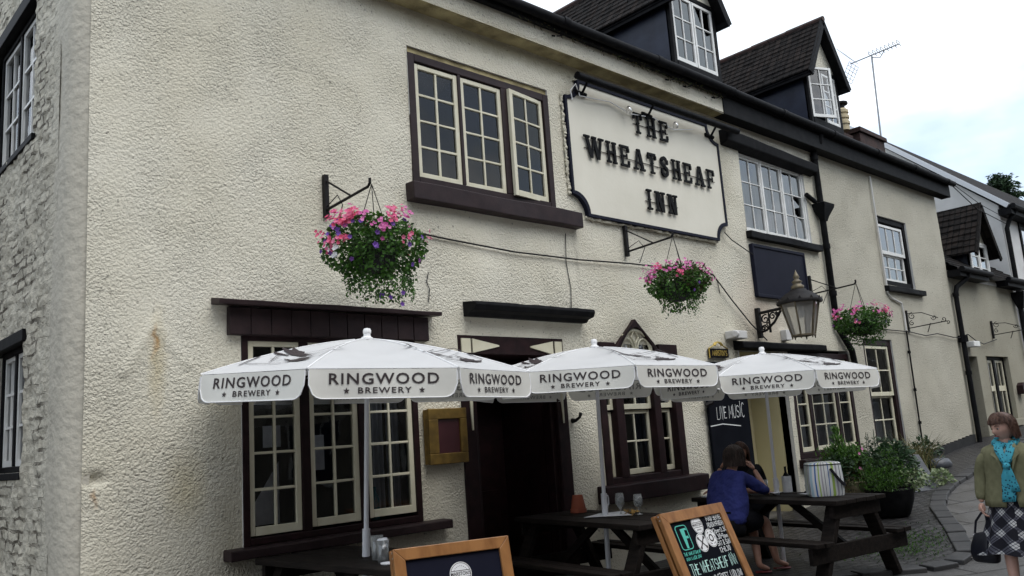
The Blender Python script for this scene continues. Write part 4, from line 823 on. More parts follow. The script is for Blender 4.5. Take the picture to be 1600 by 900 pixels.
# ------------------------------------------------------------------ fixtures on the inn wall
SG = thing('inn_sign', (8.8, 6.48, 4.1), 'large cream wall sign with notched corners reading THE WHEATSHEAF INN', 'sign')
def notched(x0, x1, z0, z1, r, n=8):
    p = []
    for cx_, cz_, a0 in ((x0, z0, 90), (x1, z0, 180), (x1, z1, 270), (x0, z1, 0)):
        p += [(cx_+r*cos(rad(a0-90*i/n)), cz_+r*sin(rad(a0-90*i/n))) for i in range(n+1)]
    return p
o_ = notched(7.17, 10.43, 4.10, 5.84, .25); i_ = notched(7.205, 10.395, 4.135, 5.805, .255)
MB().prism(i_, YF-.045, YF).build('panel', 'sign_cream', SG)
bd = MB(); n = len(o_); bd.v = [V(x, YF-.062, z) for x, z in o_]+[V(x, YF-.062, z) for x, z in i_]+[V(x, YF, z) for x, z in o_]+[V(x, YF-.04, z) for x, z in i_]
for i in range(n): k = (i+1) % n; bd.f += [(i, n+i, n+k, k), (i, k, 2*n+k, 2*n+i), (n+i, 3*n+i, 3*n+k, n+k)]
bd.build('border', 'navy', SG)
R = random.Random(5)
for ax, az, bx, bz in ((7.4, 4.088, 10.2, 4.088), (7.15, 4.35, 7.15, 5.6), (7.4, 5.852, 10.2, 5.852), (10.45, 4.35, 10.45, 5.6)):     # rough mortar fillet round the panel
    MB().tube([V(ax+(bx-ax)*i/60+R.uniform(-.006, .006), YF-.02+R.uniform(-.012, .012), az+(bz-az)*i/60+R.uniform(-.008, .008)) for i in range(61)], [R.uniform(.010, .026) for _ in range(61)], 6).build('mortar_fillet', 'render', SG)
def slab(ch, x, z, w_, h):
    """condensed slab-serif capital as closed polygons"""
    S_ = .040; T = .030; P = []; sf = .036; q = P.append
    def rect(a, b, c, d): q([(x+a, z+c), (x+b, z+c), (x+b, z+d), (x+a, z+d)])
    def stem(c, lo=0, hi=h, serif=True):
        rect(c-S_/2, c+S_/2, lo, hi)
        q([(x+c-S_/2, z+h*.46), (x+c-S_/2-.014, z+h*.5), (x+c-S_/2, z+h*.54)]); q([(x+c+S_/2, z+h*.54), (x+c+S_/2+.014, z+h*.5), (x+c+S_/2, z+h*.46)])
        if serif: rect(c-S_/2-.022, c+S_/2+.022, lo, lo+.026) if lo == 0 else None; rect(c-S_/2-.022, c+S_/2+.022, h-.026, h) if hi == h else None
    def diag(a, b, t): q([(x+a[0]-t/2, z+a[1]), (x+a[0]+t/2, z+a[1]), (x+b[0]+t/2, z+b[1]), (x+b[0]-t/2, z+b[1])])
    l, r = S_/2, w_-S_/2
    if ch == 'T': stem(w_/2, hi=h-.01, serif=True); rect(-.005, w_+.005, h-.036, h); rect(-.012, .018, h-.085, h-.03); rect(w_-.018, w_+.012, h-.085, h-.03); rect(w_/2-.05, w_/2+.05, 0, .026)
    if ch == 'H': stem(l); stem(r); rect(S_-.005, w_-S_+.005, h*.5-.016, h*.5+.016)
    if ch in 'EF':
        stem(l); rect(S_-.005, w_, h-.032, h); rect(w_-.026, w_+.006, h-.085, h-.03); rect(S_-.005, w_*.78, h*.5-.016, h*.5+.016); rect(w_*.7, w_*.8, h*.5-.036, h*.5+.036)
        if ch == 'E': rect(S_-.005, w_, 0, .032); rect(w_-.026, w_+.006, .03, .085)
    if ch == 'I': stem(w_/2); rect(w_/2-.05, w_/2+.05, 0, .026); rect(w_/2-.05, w_/2+.05, h-.026, h)
    if ch == 'N': rect(-.005, .034, 0, h); rect(w_-.034, w_+.005, 0, h); diag((w_-.03, 0), (.03, h), .062); rect(-.03, .06, 0, .026); rect(-.03, .06, h-.026, h); rect(w_-.06, w_+.03, h-.026, h)
    if ch == 'A': diag((.012, 0), (w_/2-.012, h), .034); diag((w_-.015, 0), (w_/2+.012, h), .056); rect(w_*.26, w_*.74, h*.3, h*.3+.026); rect(-.03, .065, 0, .026); rect(w_-.07, w_+.03, 0, .026); rect(w_/2-.03, w_/2+.03, h-.02, h+.004)
    if ch == 'W': diag((w_*.27, 0), (.0, h), .056); diag((w_*.30, 0), (w_*.5, h), .030); diag((w_*.74, 0), (w_*.5, h), .056); diag((w_*.77, 0), (w_*1.0, h), .030); rect(-.05, .055, h-.026, h); rect(w_-.05, w_+.045, h-.026, h); rect(w_*.5-.04, w_*.5+.04, h-.026, h)
    if ch == 'S':
        v, f = ribbon([(w_*.86, h*.70)]+[(w_*.5+w_*.36*cos(a), h*.74+h*.2*sin(a)) for a in [rad(20+k*25) for k in range(11)]]+[(w_*.5+w_*.38*cos(a), h*.26+h*.2*sin(a)) for a in [rad(80-k*25) for k in range(12)]]+[(w_*.1, h*.32)], .046)
        for ff in f: q([(x+v[i][0], z+v[i][1]) for i in ff])
        rect(w_*.80, w_*.80+.036, h*.64, h*.86); rect(w_*.02, w_*.02+.036, h*.14, h*.36)
    return P
def word(mb, s, x0, x1, zb, h):
    wd_ = {c: .155 for c in 'THEFN'}; wd_.update({'W': .27, 'A': .18, 'S': .16, 'I': .07}); ws = [wd_[c] for c in s]; gap = (x1-x0-sum(ws))/(len(s)-1); x = x0
    for c, w_ in zip(s, ws):
        mb = MB()
        for i, p in enumerate(slab(c, x, zb, w_, h)): mb.prism(p, YF-.078-.0013*(i % 7), YF-.066+.0013*(i % 7))
        mb.v = [V(p.x*.985+.115, p.y, 1.55+(p.z-1.55)*.985) for p in mb.v]; mb.build('letter', 'black', SG)
        x += w_+gap
lt_ = MB(); word(lt_, 'THE', 8.47, 9.19, 5.42, .285); word(lt_, 'WHEATSHEAF', 7.48, 10.22, 4.90, .285); word(lt_, 'INN', 8.60, 9.22, 4.385, .275)
rl = MB()
for x0_, x1_, z_ in ((8.45, 9.2, 5.49), (7.44, 10.22, 4.97), (8.55, 9.25, 4.455)):
    rl.bar((x0_, YF-.056, z_), (x1_, YF-.056, z_), .006, .008)
    k = 0
    while x0_+.1+k*.45 < x1_: rl.bar((x0_+.1+k*.45, YF-.056, z_), (x0_+.1+k*.45, YF-.04, z_), .012, .012); k += 1
rl.build('letter_rail', 'iron', SG)
T = thing('sign_trough_light', (9.0, 6.3, 5.8), 'long black tube light bracketed out above the inn sign', 'sign light')
MB().tube([V(7.24, 6.28, 5.79), V(10.73, 6.28, 5.79)], .047, 16).build('tube', 'black', T, auto=50)
for x in (7.45, 8.75, 10.2): ar = MB(); ar.tube([V(x, 6.5, 5.66), V(x, 6.40, 5.66), V(x, 6.30, 5.77)], .016, 6); ar.tube([V(x-.09, 6.44, 5.67), V(x+.1, 6.44, 5.66)], .03, 8); ar.build('arm', 'black', T)
MB().tube([V(7.3, 6.44, 5.55), V(7.27, 6.43, 5.66), V(7.36, 6.42, 5.76), V(7.42, 6.42, 5.62), V(8.0, 6.43, 5.68), V(8.4, 6.42, 5.60), V(8.9, 6.43, 5.66), V(9.3, 6.42, 5.57), V(9.8, 6.43, 5.68)], .008, 5).build('wire', 'piping', T)
for x in (8.28, 9.28):
    b_ = MB(); b_.lathe([(.015, 0), (.032, -.02), (.042, -.055), (.036, -.085), (.012, -.10)], (x, 6.36, 5.66), 14); b_.build('bulb', 'lamp_glass', T, smooth=True)

C_ = thing('menu_case', (5.07, 6.49, 1.36), 'shallow brass framed glazed menu case on the wall left of the doorway', 'menu case')
m = MB(); m.box(4.84, 5.30, YF-.11, YF-.075, 1.36, 1.46); m.box(4.84, 5.30, YF-.11, YF-.075, 1.78, 1.88); m.box(4.84, 4.95, YF-.11, YF-.075, 1.46, 1.78); m.box(5.22, 5.30, YF-.11, YF-.075, 1.46, 1.78); m.box(4.845, 5.295, YF-.0748, YF-.01, 1.365, 1.875); m.build('frame', 'brass', C_, bevel=.006)
MB().box(4.95, 5.22, YF-.085, YF-.0755, 1.46, 1.78).build('menu', 'redpanel', C_)
N_ = thing('notice_board', (11.8, 6.46, 3.36), 'blank blue-black notice board under the wide upper window', 'notice board')
MB().box(11.05, 12.55, YF-.05, YF, 3.38, 4.14).build('panel', 'navy', N_, bevel=.008)
m = MB(); m.box(11.03, 12.57, YF-.065, YF, 3.35, 3.40); m.box(11.03, 12.57, YF-.065, YF, 4.11, 4.16); m.box(11.02, 11.06, YF-.064, YF, 3.36, 4.15); m.box(12.54, 12.58, YF-.064, YF, 3.36, 4.15); m.build('frame', 'navy', N_, bevel=.008)
# small things
m = MB(); m.box(10.12, 10.44, YF-.16, YF, 2.70, 2.81); m.tube([V(10.13, 6.32, 2.75), V(10.05, 6.30, 2.75)], .05, 10); one(m, 'security_light', 'smooth_render', (10.3, 6.48, 2.7), 'small cream security light box above the porch blackboard', 'security light', bevel=.012)
m = MB(); m.box(11.62, 11.76, YF-.1, YF, 2.72, 2.88); one(m, 'junction_box', 'smooth_render', (11.7, 6.48, 2.72), 'small pale junction box on the wall below the lantern', 'junction box', bevel=.01)
PQ = thing('name_plaque', (9.9, 6.47, 2.47), 'small black plaque with gilt edge reading MARSTONS under a gilt scroll', 'plaque')
MB().box(9.66, 10.10, YF-.04, YF, 2.44, 2.56).build('plate', 'black', PQ)
m = MB(); strokes, ww = chalk_geo("MARSTON'S", .065, .012, .5, .25); put_strokes(m, strokes, V(9.88, YF-.042, 2.50), V(1, 0, 0), V(0, 0, 1), V(0, -1, 0)); m.build('lettering', 'gold', PQ)
m = MB(); 
for s in (-1, 1): m.tube([V(9.88+s*(.02+.09*cos(a)), YF-.03, 2.60+.05*sin(a)) for a in [pi*k/8 for k in range(9)]], .010, 6); m.tube([V(9.88+s*.22, YF-.03, 2.565), V(9.88+s*.12, YF-.03, 2.60), V(9.88, YF-.03, 2.655)], .008, 6)
m.tube([V(9.655, YF-.03, 2.43), V(9.655, YF-.03, 2.57)], .010, 6); m.build('scroll', 'gold', PQ)
BB = thing('porch_blackboard', (9.9, 6.44, .1), 'tall black chalkboard by the porch with yellow emblem reading LIVE MUSIC', 'blackboard')
MB().box(9.44, 10.40, YF-.07, YF-.03, .35, 2.38).build('panel', 'chalkboard', BB, bevel=.01)
m = MB(); s1, _ = chalk_geo('LIVE', .17, .011, .5, .28, .16, seed=3); s2, _ = chalk_geo('MUSIC', .18, .011, .5, .28, .16, seed=4)
org = V(9.72, YF-.071, 1.70); put_strokes(m, s1, org, V(.62, 0, .02), V(.04, 0, 1), V(0, -1, 0)); put_strokes(m, s2, org+V(.36, 0, .02), V(.72, 0, .0), V(.03, 0, 1), V(0, -1, 0))
put_strokes(m, [ribbon([(-.28, -.17), (0, -.15), (.42, -.19)], .012), ribbon([(.40, .22), (.40, .32), (.46, .33), (.46, .23)], .012), ribbon([(.37, .21), (.40, .22)], .03), ribbon([(.43, .22), (.46, .23)], .03)], org, V(1, 0, 0), V(0, 0, 1), V(0, -1, 0)); m.build('chalk_lettering', 'chalk', BB)
m = MB(); m.prism([(9.92, 2.06), (9.82, 2.16), (9.80, 2.34), (10.06, 2.34), (10.04, 2.16)], YF-.074, YF-.069); m.build('emblem', 'gold', BB)
MB().tube([V(9.36, 6.42, 1.80), V(9.44, 6.36, 1.84)], .03, 8).build('hinge', 'iron', BB)
cb = MB(); cb.tube([V(4.6, 6.47, 3.62), V(5.28, 6.47, 3.58), V(6.17, 6.465, 3.54), V(7.2, 6.465, 3.55), V(8.13, 6.47, 3.59), V(9.2, 6.46, 3.61), V(9.93, 6.46, 3.60), V(10.34, 6.46, 3.26), V(10.75, 6.46, 2.95), V(11.15, 6.46, 2.71)], .010, 5)
cb.tube([V(10.35, 6.46, 4.25), V(10.5, 6.45, 4.15), V(11.02, 6.44, 3.98)], .008, 5); one(cb, 'wall_cable', 'iron', (7.5, 6.46, 3.5), 'thin dark cable drooping across the inn wall below the sign', 'cable')
cb = MB(); cb.tube([V(13.5, 6.46, 3.0), V(15.0, 6.46, 3.02), V(16.31, 6.46, 3.01), V(17.0, 6.45, 2.96), V(17.6, 6.45, 3.02), V(18.41, 6.45, 2.97), V(18.7, 6.44, 2.97), V(19.22, 6.44, 3.06), V(19.7, 6.44, 2.92), V(20.1, 6.44, 2.87), V(21.0, 6.45, 3.0)], .010, 5)
one(cb, 'wall_cable', 'iron', (16.5, 6.46, 2.9), 'thin cable looping along the wall between the empty scroll brackets', 'cable')
# cracks in the roughcast
ck = MB()
for P_ in ([(4.98, 2.92), (5.0, 3.05), (4.97, 3.12), (5.0, 3.22)], [(7.02, 2.9), (7.04, 3.2), (7.0, 3.5), (7.03, 3.85)], [(10.02, 3.6), (10.1, 3.5), (10.12, 3.35)]):
    ck.tube([V(x, YF-.012-wob(x, z), z) for x, z in P_], .006, 4)
ck.build('crack', 'grime', INN)

# ------------------------------------------------------------------ lantern on scroll bracket
LN = thing('wall_lantern', (11.0, 6.5, 2.6), 'old black and brass glass lantern on a scrolled iron wall bracket', 'lantern')
cxl, cyl = 11.0, 5.80
def hexring(r, z, n=6, rot=.26): return [V(cxl+r*cos(rot+2*pi*k/n), cyl+r*sin(rot+2*pi*k/n), z) for k in range(n)]
MB().loft([hexring(.155, 2.70), hexring(.262, 3.14)], cap=False).build('glass', 'lamp_glass', LN)
m = MB(); a_, b_ = hexring(.158, 2.69), hexring(.268, 3.15)
for k in range(6):
    m.bar(a_[k], b_[k], .022, .022); m.bar(a_[k], a_[(k+1) % 6], .022, .022); m.bar(b_[k], b_[(k+1) % 6], .022, .03)
    m.tube([a_[k], a_[k]+V(0, 0, -.05)], [.018, .006], 6)
m.loft([hexring(.155, 2.685), hexring(.15, 2.70)]); m.build('cage', 'bronze', LN)
m = MB(); m.lathe([(.31, 3.14), (.315, 3.165), (.30, 3.19), (.25, 3.235), (.18, 3.29), (.12, 3.32), (.11, 3.34), (.0, 3.345)], (cxl, cyl, 0), 24); 
for k in range(12): a = 2*pi*k/12; m.prism([(-.03, 0), (.03, 0), (.0, .05)], -.004, .004); v0 = len(m.v)-6; m.v[v0:] = [V(cxl+(.305+p.y)*cos(a)-p.x*sin(a), cyl+(.305+p.y)*sin(a)+p.x*cos(a), 3.165+p.z) for p in m.v[v0:]]
m.build('cap', 'iron', LN, auto=50)
MB().lathe([(.085, 3.335), (.09, 3.39), (.06, 3.41), (.055, 3.43), (.075, 3.45), (.05, 3.47), (.028, 3.49), (.045, 3.515), (.03, 3.55), (.012, 3.59), (.0, 3.63)], (cxl, cyl, 0), 18)  .build('finial', 'bronze', LN, smooth=True)
MB().lathe([(.03, 3.14), (.032, 3.06), (.055, 3.0), (.05, 2.95), (.0, 2.93)], (cxl, cyl, 0), 14).build('bulb', 'bulb', LN, smooth=True)
def spiral(mb, c, ax, az, r0, turns, a0, r, w_=8, sgn=1):
    n = int(turns*14); mb.tube([c+ax*(r0*(1-.8*i/n))*cos(a0+sgn*2*pi*turns*i/n)+az*(r0*(1-.8*i/n))*sin(a0+sgn*2*pi*turns*i/n) for i in range(n+1)], r, 6)
br = MB(); br.box(cxl-.03, cxl+.03, 6.44, 6.5, 2.74, 3.18); br.tube([V(cxl, 6.46, 3.10), V(cxl, 6.05, 3.12), V(cxl, 5.80, 3.19)], .022, 8)
Y_, Z_ = V(0, -1, 0), V(0, 0, 1)
br.tube([V(cxl, 6.46, 2.82), V(cxl, 6.36, 2.84), V(cxl, 6.22, 2.94), V(cxl, 6.10, 3.09)], .018, 6)
for cy_, cz_, r_, a0 in ((6.36, 3.0, .07, 1.2), (6.24, 3.03, .055, .6), (6.33, 2.92, .045, 3.0), (6.15, 3.05, .04, 2), (6.40, 2.88, .035, 1)): spiral(br, V(cxl, cy_, cz_), Y_, Z_, r_, 1.3, a0, .011)
br.tube([V(cxl, 6.30, 3.1), V(cxl, 6.30, 2.80)], [.012, .02], 6); br.build('bracket', 'iron', LN)

# ------------------------------------------------------------------ hanging baskets and brackets
def bracket(x, zlo, zhi, ln, label, z_arm):
    b = MB(); b.box(x-.022, x+.022, 6.455, 6.50, zlo, zhi); b.tube([V(x, 6.46, z_arm), V(x, 6.5-ln, z_arm+.035), V(x, 6.5-ln-.03, z_arm+.06), V(x, 6.5-ln-.03, z_arm+.10)], [.013, .012, .014, .014], 6)
    b.tube([V(x, 6.46, zhi-.06), V(x, 6.5-ln*.62, z_arm+.025)], .009, 6)
    b.tube([V(x, 6.46, zlo+.10), V(x, 6.28, zlo+.16), V(x, 6.2, zlo+.05), V(x, 6.30, zlo-.12)], .005, 5)
    return one(b, 'basket_bracket', 'iron', (x, 6.48, zlo), label, 'bracket')
bracket(3.87, 3.63, 4.03, .71, 'black iron bracket holding the basket nearest the corner', 3.70)
bracket(8.12, 3.68, 4.07, .70, 'black iron bracket under the inn sign holding a basket', 3.74)
bracket(12.7, 3.44, 3.80, .74, 'black iron bracket beside the downpipe holding the farthest basket', 3.50)
def scroll_bracket(x, zlo, zhi, ln, y, label):
    b = MB(); b.box(x-.02, x+.02, y-.04, y, zlo, zhi); b.tube([V(x, y-.03, zlo+.08), V(x, y-ln, zlo+.12)], .010, 6); b.tube([V(x, y-.03, zhi-.06), V(x, y-.3, zhi-.08), V(x, y-ln*.8, zlo+.2)], .008, 6)
    for dy, dz, r_ in ((.12, .30, .07), (.10, .17, .05), (ln-.05, .16, .05), (ln*.7, .22, .05), (ln+.02, .10, .035)): spiral(b, V(x, y-dy, zlo+dz), Y_, Z_, r_, 1.2, 1+dy*4, .007)
    b.tube([V(x, y-ln*.6, zlo+.12), V(x, y-ln*.5, zlo-.04)], .008, 5)
    return one(b, 'scroll_bracket', 'iron', (x, y-.02, zlo), label, 'bracket')
scroll_bracket(16.31, 3.0, 3.42, .72, 6.5, 'empty wrought scroll bracket on the inn beside the small sash window'); scroll_bracket(20.93, 3.02, 3.42, .72, 6.5, 'empty wrought scroll bracket on the cottage above its door')

def basket(x, y, zt, label, rx, rz, dry, kind, seed, hook, droop=0):
    random.seed(seed); B_ = thing('hanging_basket', (x, y, zt), label, 'flower basket', 'hanging baskets along the inn front')
    MB().lathe([(.05, zt-.2), (.13, zt-.17), (.19, zt-.08), (.21, zt+.02), (.19, zt+.02), (.0, zt-.02)], (x, y, 0), 20).build('bowl', 'grime', B_)
    c = MB()
    for a in (0, 2.1, 4.2): c.tube([V(x+.2*cos(a), y+.2*sin(a), zt+.02), V(x, y, hook)], .0045, 4)
    c.build('chain', 'iron', B_)
    g = MB(); g.cloud((x, y, zt+.02), rx, rx*.85, rz*.95, int(5200*rx*rz/.16), .034, .5, .35, .2); g.cloud((x+rx*.1, y, zt-.6*rz), rx*.75, rx*.65, rz*.95, int(1500*rx*rz/.16), .028, .45, .4, .8)
    for k in range(droop):
        a = random.uniform(0, 2*pi); p = V(x+.05+rx*.55*cos(a), y+rx*.5*sin(a), zt-rz*.8); L = random.uniform(.08, .24)
        for q in range(20): t = random.random(); g.leaf(p+V(.05*t*cos(a)+random.uniform(-.02, .02), random.uniform(-.02, .02), -L*t), V(random.uniform(-1, 1), random.uniform(-1, 1), -.6), V(0, -1, .2), .024, .014)
    g.build('foliage', 'leaf', B_)
    if dry:
        d = MB(); d.cloud((x+.05, y-.05, zt+.07), rx*.75, rx*.7, rz*.9, 900, .05, .25, .6, .1); d.build('dry_foliage', 'leaf_dry', B_)
    f = MB(); h = MB(); p_ = MB(); wht = MB()
    def surf(lo, hi, a=None):
        a = random.gauss(-2.1, 1.15) if a is None else a; e = random.uniform(lo, hi); return V(cos(a)*cos(e), sin(a)*cos(e), sin(e))
    def head(mb, n, r, lift):
        q = surf(*lift); c_ = V(x+q.x*rx*1.04, y+q.y*rx*.9, zt+.03+q.z*rz*1.05)+V(0, 0, .03)
        for _ in range(n): mb.flower(c_+V(random.gauss(0, r), random.gauss(0, r), random.gauss(0, r*.8)), random.uniform(.016, .024), V(q.x+random.uniform(-.5, .5), q.y-.4+random.uniform(-.5, .5), q.z+random.uniform(-.2, .8)))
        g_ = None
    for _ in range(kind['pink']): head(f, random.randint(5, 13), .026, (-.45, .95))
    for _ in range(kind['mag']): head(h, random.randint(4, 10), .03, (-.1, 1.1))
    for _ in range(kind['pur']):
        q = surf(-.7, .8); c_ = V(x+q.x*rx*1.02, y+q.y*rx*.88, zt+.02+q.z*rz); p_.flower(c_, random.uniform(.020, .028), V(q.x, q.y-.6, q.z+.2))
    for k in range(kind.get('hang', 0)): p_.flower(V(x+random.uniform(-.12, .2), y-.12+random.uniform(-.1, .1), zt-rz*1.25-random.uniform(.0, .16)), .024, V(random.uniform(-.4, .4), -1, .1))
    if kind.get('white'):
        for _ in range(8): wht.flower(V(x-rx*.98+random.uniform(-.03, .03), y-.05+random.uniform(-.1, .1), zt-.12*random.random()), .02, V(-1, -1, .2))
        wht.build('white_blossom', 'white_petal', B_)
    if f.v: f.build('pink_blossom', 'pink', B_)
    if h.v: h.build('magenta_blossom', 'magenta', B_)
    if p_.v: p_.build('purple_blossom', 'purple', B_)
    return B_
basket(3.90, 5.78, 3.19, 'big full basket of pink and purple flowers trailing over the ground-floor window', .45, .29, False, dict(pink=22, mag=10, pur=34, hang=5, white=1), 11, 3.76, 26)
basket(8.16, 5.80, 3.20, 'wide basket of half withered leaves and pink flowers below the inn sign', .42, .21, True, dict(pink=4, mag=20, pur=4), 12, 3.80, 12)
basket(12.72, 5.74, 2.93, 'flat basket of pink geraniums hanging beside the downpipe beyond the lantern', .48, .22, False, dict(pink=8, mag=20, pur=3), 13, 3.56, 16)
random.seed(21)

# ------------------------------------------------------------------ cottage, neighbour and unseen houses added opposite
CT = thing('cottage', (18.76, 6.5, .8), 'low cream cottage with stone tiled dormer adjoining the inn', 'cottage')
CH_ = [(18.98, 19.72, .4, 2.60), (20.30, 21.72, 1.22, 2.62)]
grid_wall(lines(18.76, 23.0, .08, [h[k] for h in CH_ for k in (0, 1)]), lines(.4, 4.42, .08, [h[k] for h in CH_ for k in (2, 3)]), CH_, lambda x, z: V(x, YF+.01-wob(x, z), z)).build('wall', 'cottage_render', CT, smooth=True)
m = MB()
for a, b, c, d in CH_:
    y0, y1 = YF, YF+.2
    for q in ([(a, y0, c), (a, y1, c), (a, y1, d), (a, y0, d)], [(b, y0, d), (b, y1, d), (b, y1, c), (b, y0, c)], [(a, y0, d), (a, y1, d), (b, y1, d), (b, y0, d)], [(a, y1, c), (a, y0, c), (b, y0, c), (b, y1, c)]): m.add([V(*p) for p in q], [(0, 1, 2, 3)])
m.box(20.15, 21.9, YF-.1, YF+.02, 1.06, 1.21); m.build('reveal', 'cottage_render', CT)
MB().box(18.8, 23.2, 7.6, 7.7, .4, 4.3).build('interior_wall', 'dark_room', CT)
MB().box(18.98, 19.72, YF+.16, YF+.21, .4, 2.6).build('door', 'maroon', CT)
m = MB(); m.box(20.30, 20.37, YF+.1, YF+.2, 1.22, 2.62); m.box(21.65, 21.72, YF+.1, YF+.2, 1.22, 2.62); m.box(20.37, 21.65, YF+.1, YF+.2, 2.55, 2.62); m.box(20.95, 21.07, YF+.09, YF+.2, 1.22, 2.55); wd = m.build('window', 'black', CT)
for a, b in ((20.38, 20.94), (21.08, 21.64)):
    for c, d in ((1.25, 1.9), (1.9, 2.54)):
        mm, g = sash_geo(a, b, c, d, YF+.12, 2, 1, st=.05); mm.build('sash', 'cream', wd); g.build('pane', 'glass', wd)
cu = MB(); drape(cu, 20.4, 21.6, 6.85, 1.25, 2.5, 10); cu.build('net_curtain', 'white_curtain', CT, smooth=True)
r = MB(); y0, z0, y1, z1 = 6.28, 4.42, 9.6, 7.0
nc = 22
for k in range(nc):
    t0, t1 = k/nc, (k+1)/nc+.006; jz = .03
    r.add([V(18.77, y0+(y1-y0)*t0, z0+(z1-z0)*t0+jz), V(23.25, y0+(y1-y0)*t0, z0+(z1-z0)*t0+jz), V(23.25, y0+(y1-y0)*t1, z0+(z1-z0)*t1), V(18.77, y0+(y1-y0)*t1, z0+(z1-z0)*t1), V(18.77, y0+(y1-y0)*t0, z0+(z1-z0)*t0-.01), V(23.25, y0+(y1-y0)*t0, z0+(z1-z0)*t0-.01)], [(0, 1, 2, 3), (4, 5, 1, 0)])
r.add([V(18.77, 13, z0), V(23.25, 13, z0), V(23.25, y1, z1), V(18.77, y1, z1)], [(3, 2, 1, 0)]); cr = r.build('roof', 'tile', CT)
m = MB(); m.tube([V(18.8, 6.2, 4.40), V(20.55, 6.2, 4.41)], .06, 10); m.box(18.78, 20.5, 6.24, 6.5, 4.26, 4.40); m.build('gutter', 'black', CT, auto=40); m = MB(); m.tube([V(21.7, 6.2, 4.40), V(23.3, 6.2, 4.42)], .06, 10); m.box(21.75, 23.25, 6.24, 6.5, 4.26, 4.40); m.build('gutter', 'black', CT, auto=40)
m = MB(); m.tube([V(19.25, 6.22, 4.36), V(19.22, 6.3, 4.22), V(18.92, 6.40, 4.05), V(18.88, 6.43, 3.9), V(18.88, 6.43, 3.05), V(18.88, 6.43, .75)], .05, 10)
m.tube([V(18.88, 6.43, 3.02), V(18.88, 6.43, 2.88)], .10, 8)
for z in (3.85, 2.2): m.tube([V(18.88, 6.43, z), V(18.88, 6.43, z+.08)], .065, 10)
m.build('downpipe', 'black', CT, auto=40); m = MB(); m.loft([[V(22.9+sx*a_, 6.38+sy*a_, z) for sx, sy in ((-1, -1), (1, -1), (1, 1), (-1, 1))] for a_, z in ((.06, 3.8), (.14, 4.1), (.15, 4.2))]); m.tube([V(22.9, 6.4, 3.85), V(22.9, 6.42, 1.0)], .05, 10); m.build('downpipe', 'black', CT, auto=40)
m = MB(); m.box(19.1, 19.45, 6.30, 6.5, 2.78, 2.90); one(m, 'flood_light', 'white_wood', (19.3, 6.5, 2.78), 'white flood light over the cottage door', 'flood light', bevel=.015)
m = MB(); m.box(21.95, 22.2, 6.36, 6.5, 1.75, 1.95); m.prism([(21.95, 1.95), (22.2, 1.95), (22.08, 2.02)], 6.36, 6.5); one(m, 'letter_box', 'maroon', (22.05, 6.5, 1.75), 'small dark box fixed on the cottage wall right of its window', 'box', bevel=.01)
# cottage dormer
dx0, dx1, dzb, dzt, dap = 20.55, 21.72, 4.36, 5.28, 6.18; yf = 6.55; cxd = (dx0+dx1)/2
MB().box(dx0, dx0+.03, yf+.03, 8.6, 4.3, dzt).build('dormer_cheek', 'lead', CT); MB().box(dx1-.03, dx1, yf+.03, 8.6, 4.3, dzt).build('dormer_cheek', 'lead', CT)
m = MB(); m.box(dx0, dx0+.06, yf, yf+.08, dzb, dzt); m.box(dx1-.06, dx1, yf, yf+.08, dzb, dzt); m.box(dx0-.06, dx1+.06, yf-.06, yf+.08, dzb-.08, dzb); m.box(cxd-.03, cxd+.03, yf, yf+.08, dzb, dzt-.03); m.box(dx0+.06, dx1-.06, yf, yf+.08, dzt-.03, dzt+.02); wd = m.build('dormer_window', 'white_wood', CT)
for a, b in ((dx0+.06, cxd-.03), (cxd+.03, dx1-.06)): mm, g = sash_geo(a, b, dzb+.005, dzt-.03, yf+.01, 1, 3, st=.05); mm.build('sash', 'white_wood', wd); g.build('pane', 'glass_bright', wd)
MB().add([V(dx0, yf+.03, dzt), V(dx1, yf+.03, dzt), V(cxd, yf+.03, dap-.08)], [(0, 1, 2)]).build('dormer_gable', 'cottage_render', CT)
MB().box(dx0+.05, dx1-.05, yf+.5, yf+.55, dzb, dzt).build('dormer_blind', 'dark_room', wd)
r = MB(); sl = (dap-dzt)/(cxd-dx0)
for s in (-1, 1):
    xe = cxd+s*(cxd-dx0+.22); ze = dzt-.22*sl
    for k in range(8):
        t0, t1 = k/8, (k+1)/8+.015; xa, za = xe+(cxd-xe)*t0, ze+(dap-ze)*t0; xb, zb_ = xe+(cxd-xe)*t1, ze+(dap-ze)*t1
        for q in range(8):
            ya, yb = yf-.22+q*.33, yf-.22+q*.33+.322; e = random.uniform(-.012, .012)
            r.add([V(xa, ya, za+.05+e), V(xa, yb, za+.05+e), V(xb, yb, zb_+.006), V(xb, ya, zb_+.006), V(xa, ya, za), V(xa, yb, za), V(xb, yb, zb_-.02), V(xb, ya, zb_-.02)], [(0, 1, 2, 3), (4, 7, 6, 5), (0, 4, 5, 1), (2, 6, 7, 3), (3, 7, 4, 0), (1, 5, 6, 2)])
    r.bar((xe, yf-.2, ze-.04), (cxd+s*.01, yf-.2, dap-.05), .04, .12)
r.build('dormer_roof', 'tile', CT)

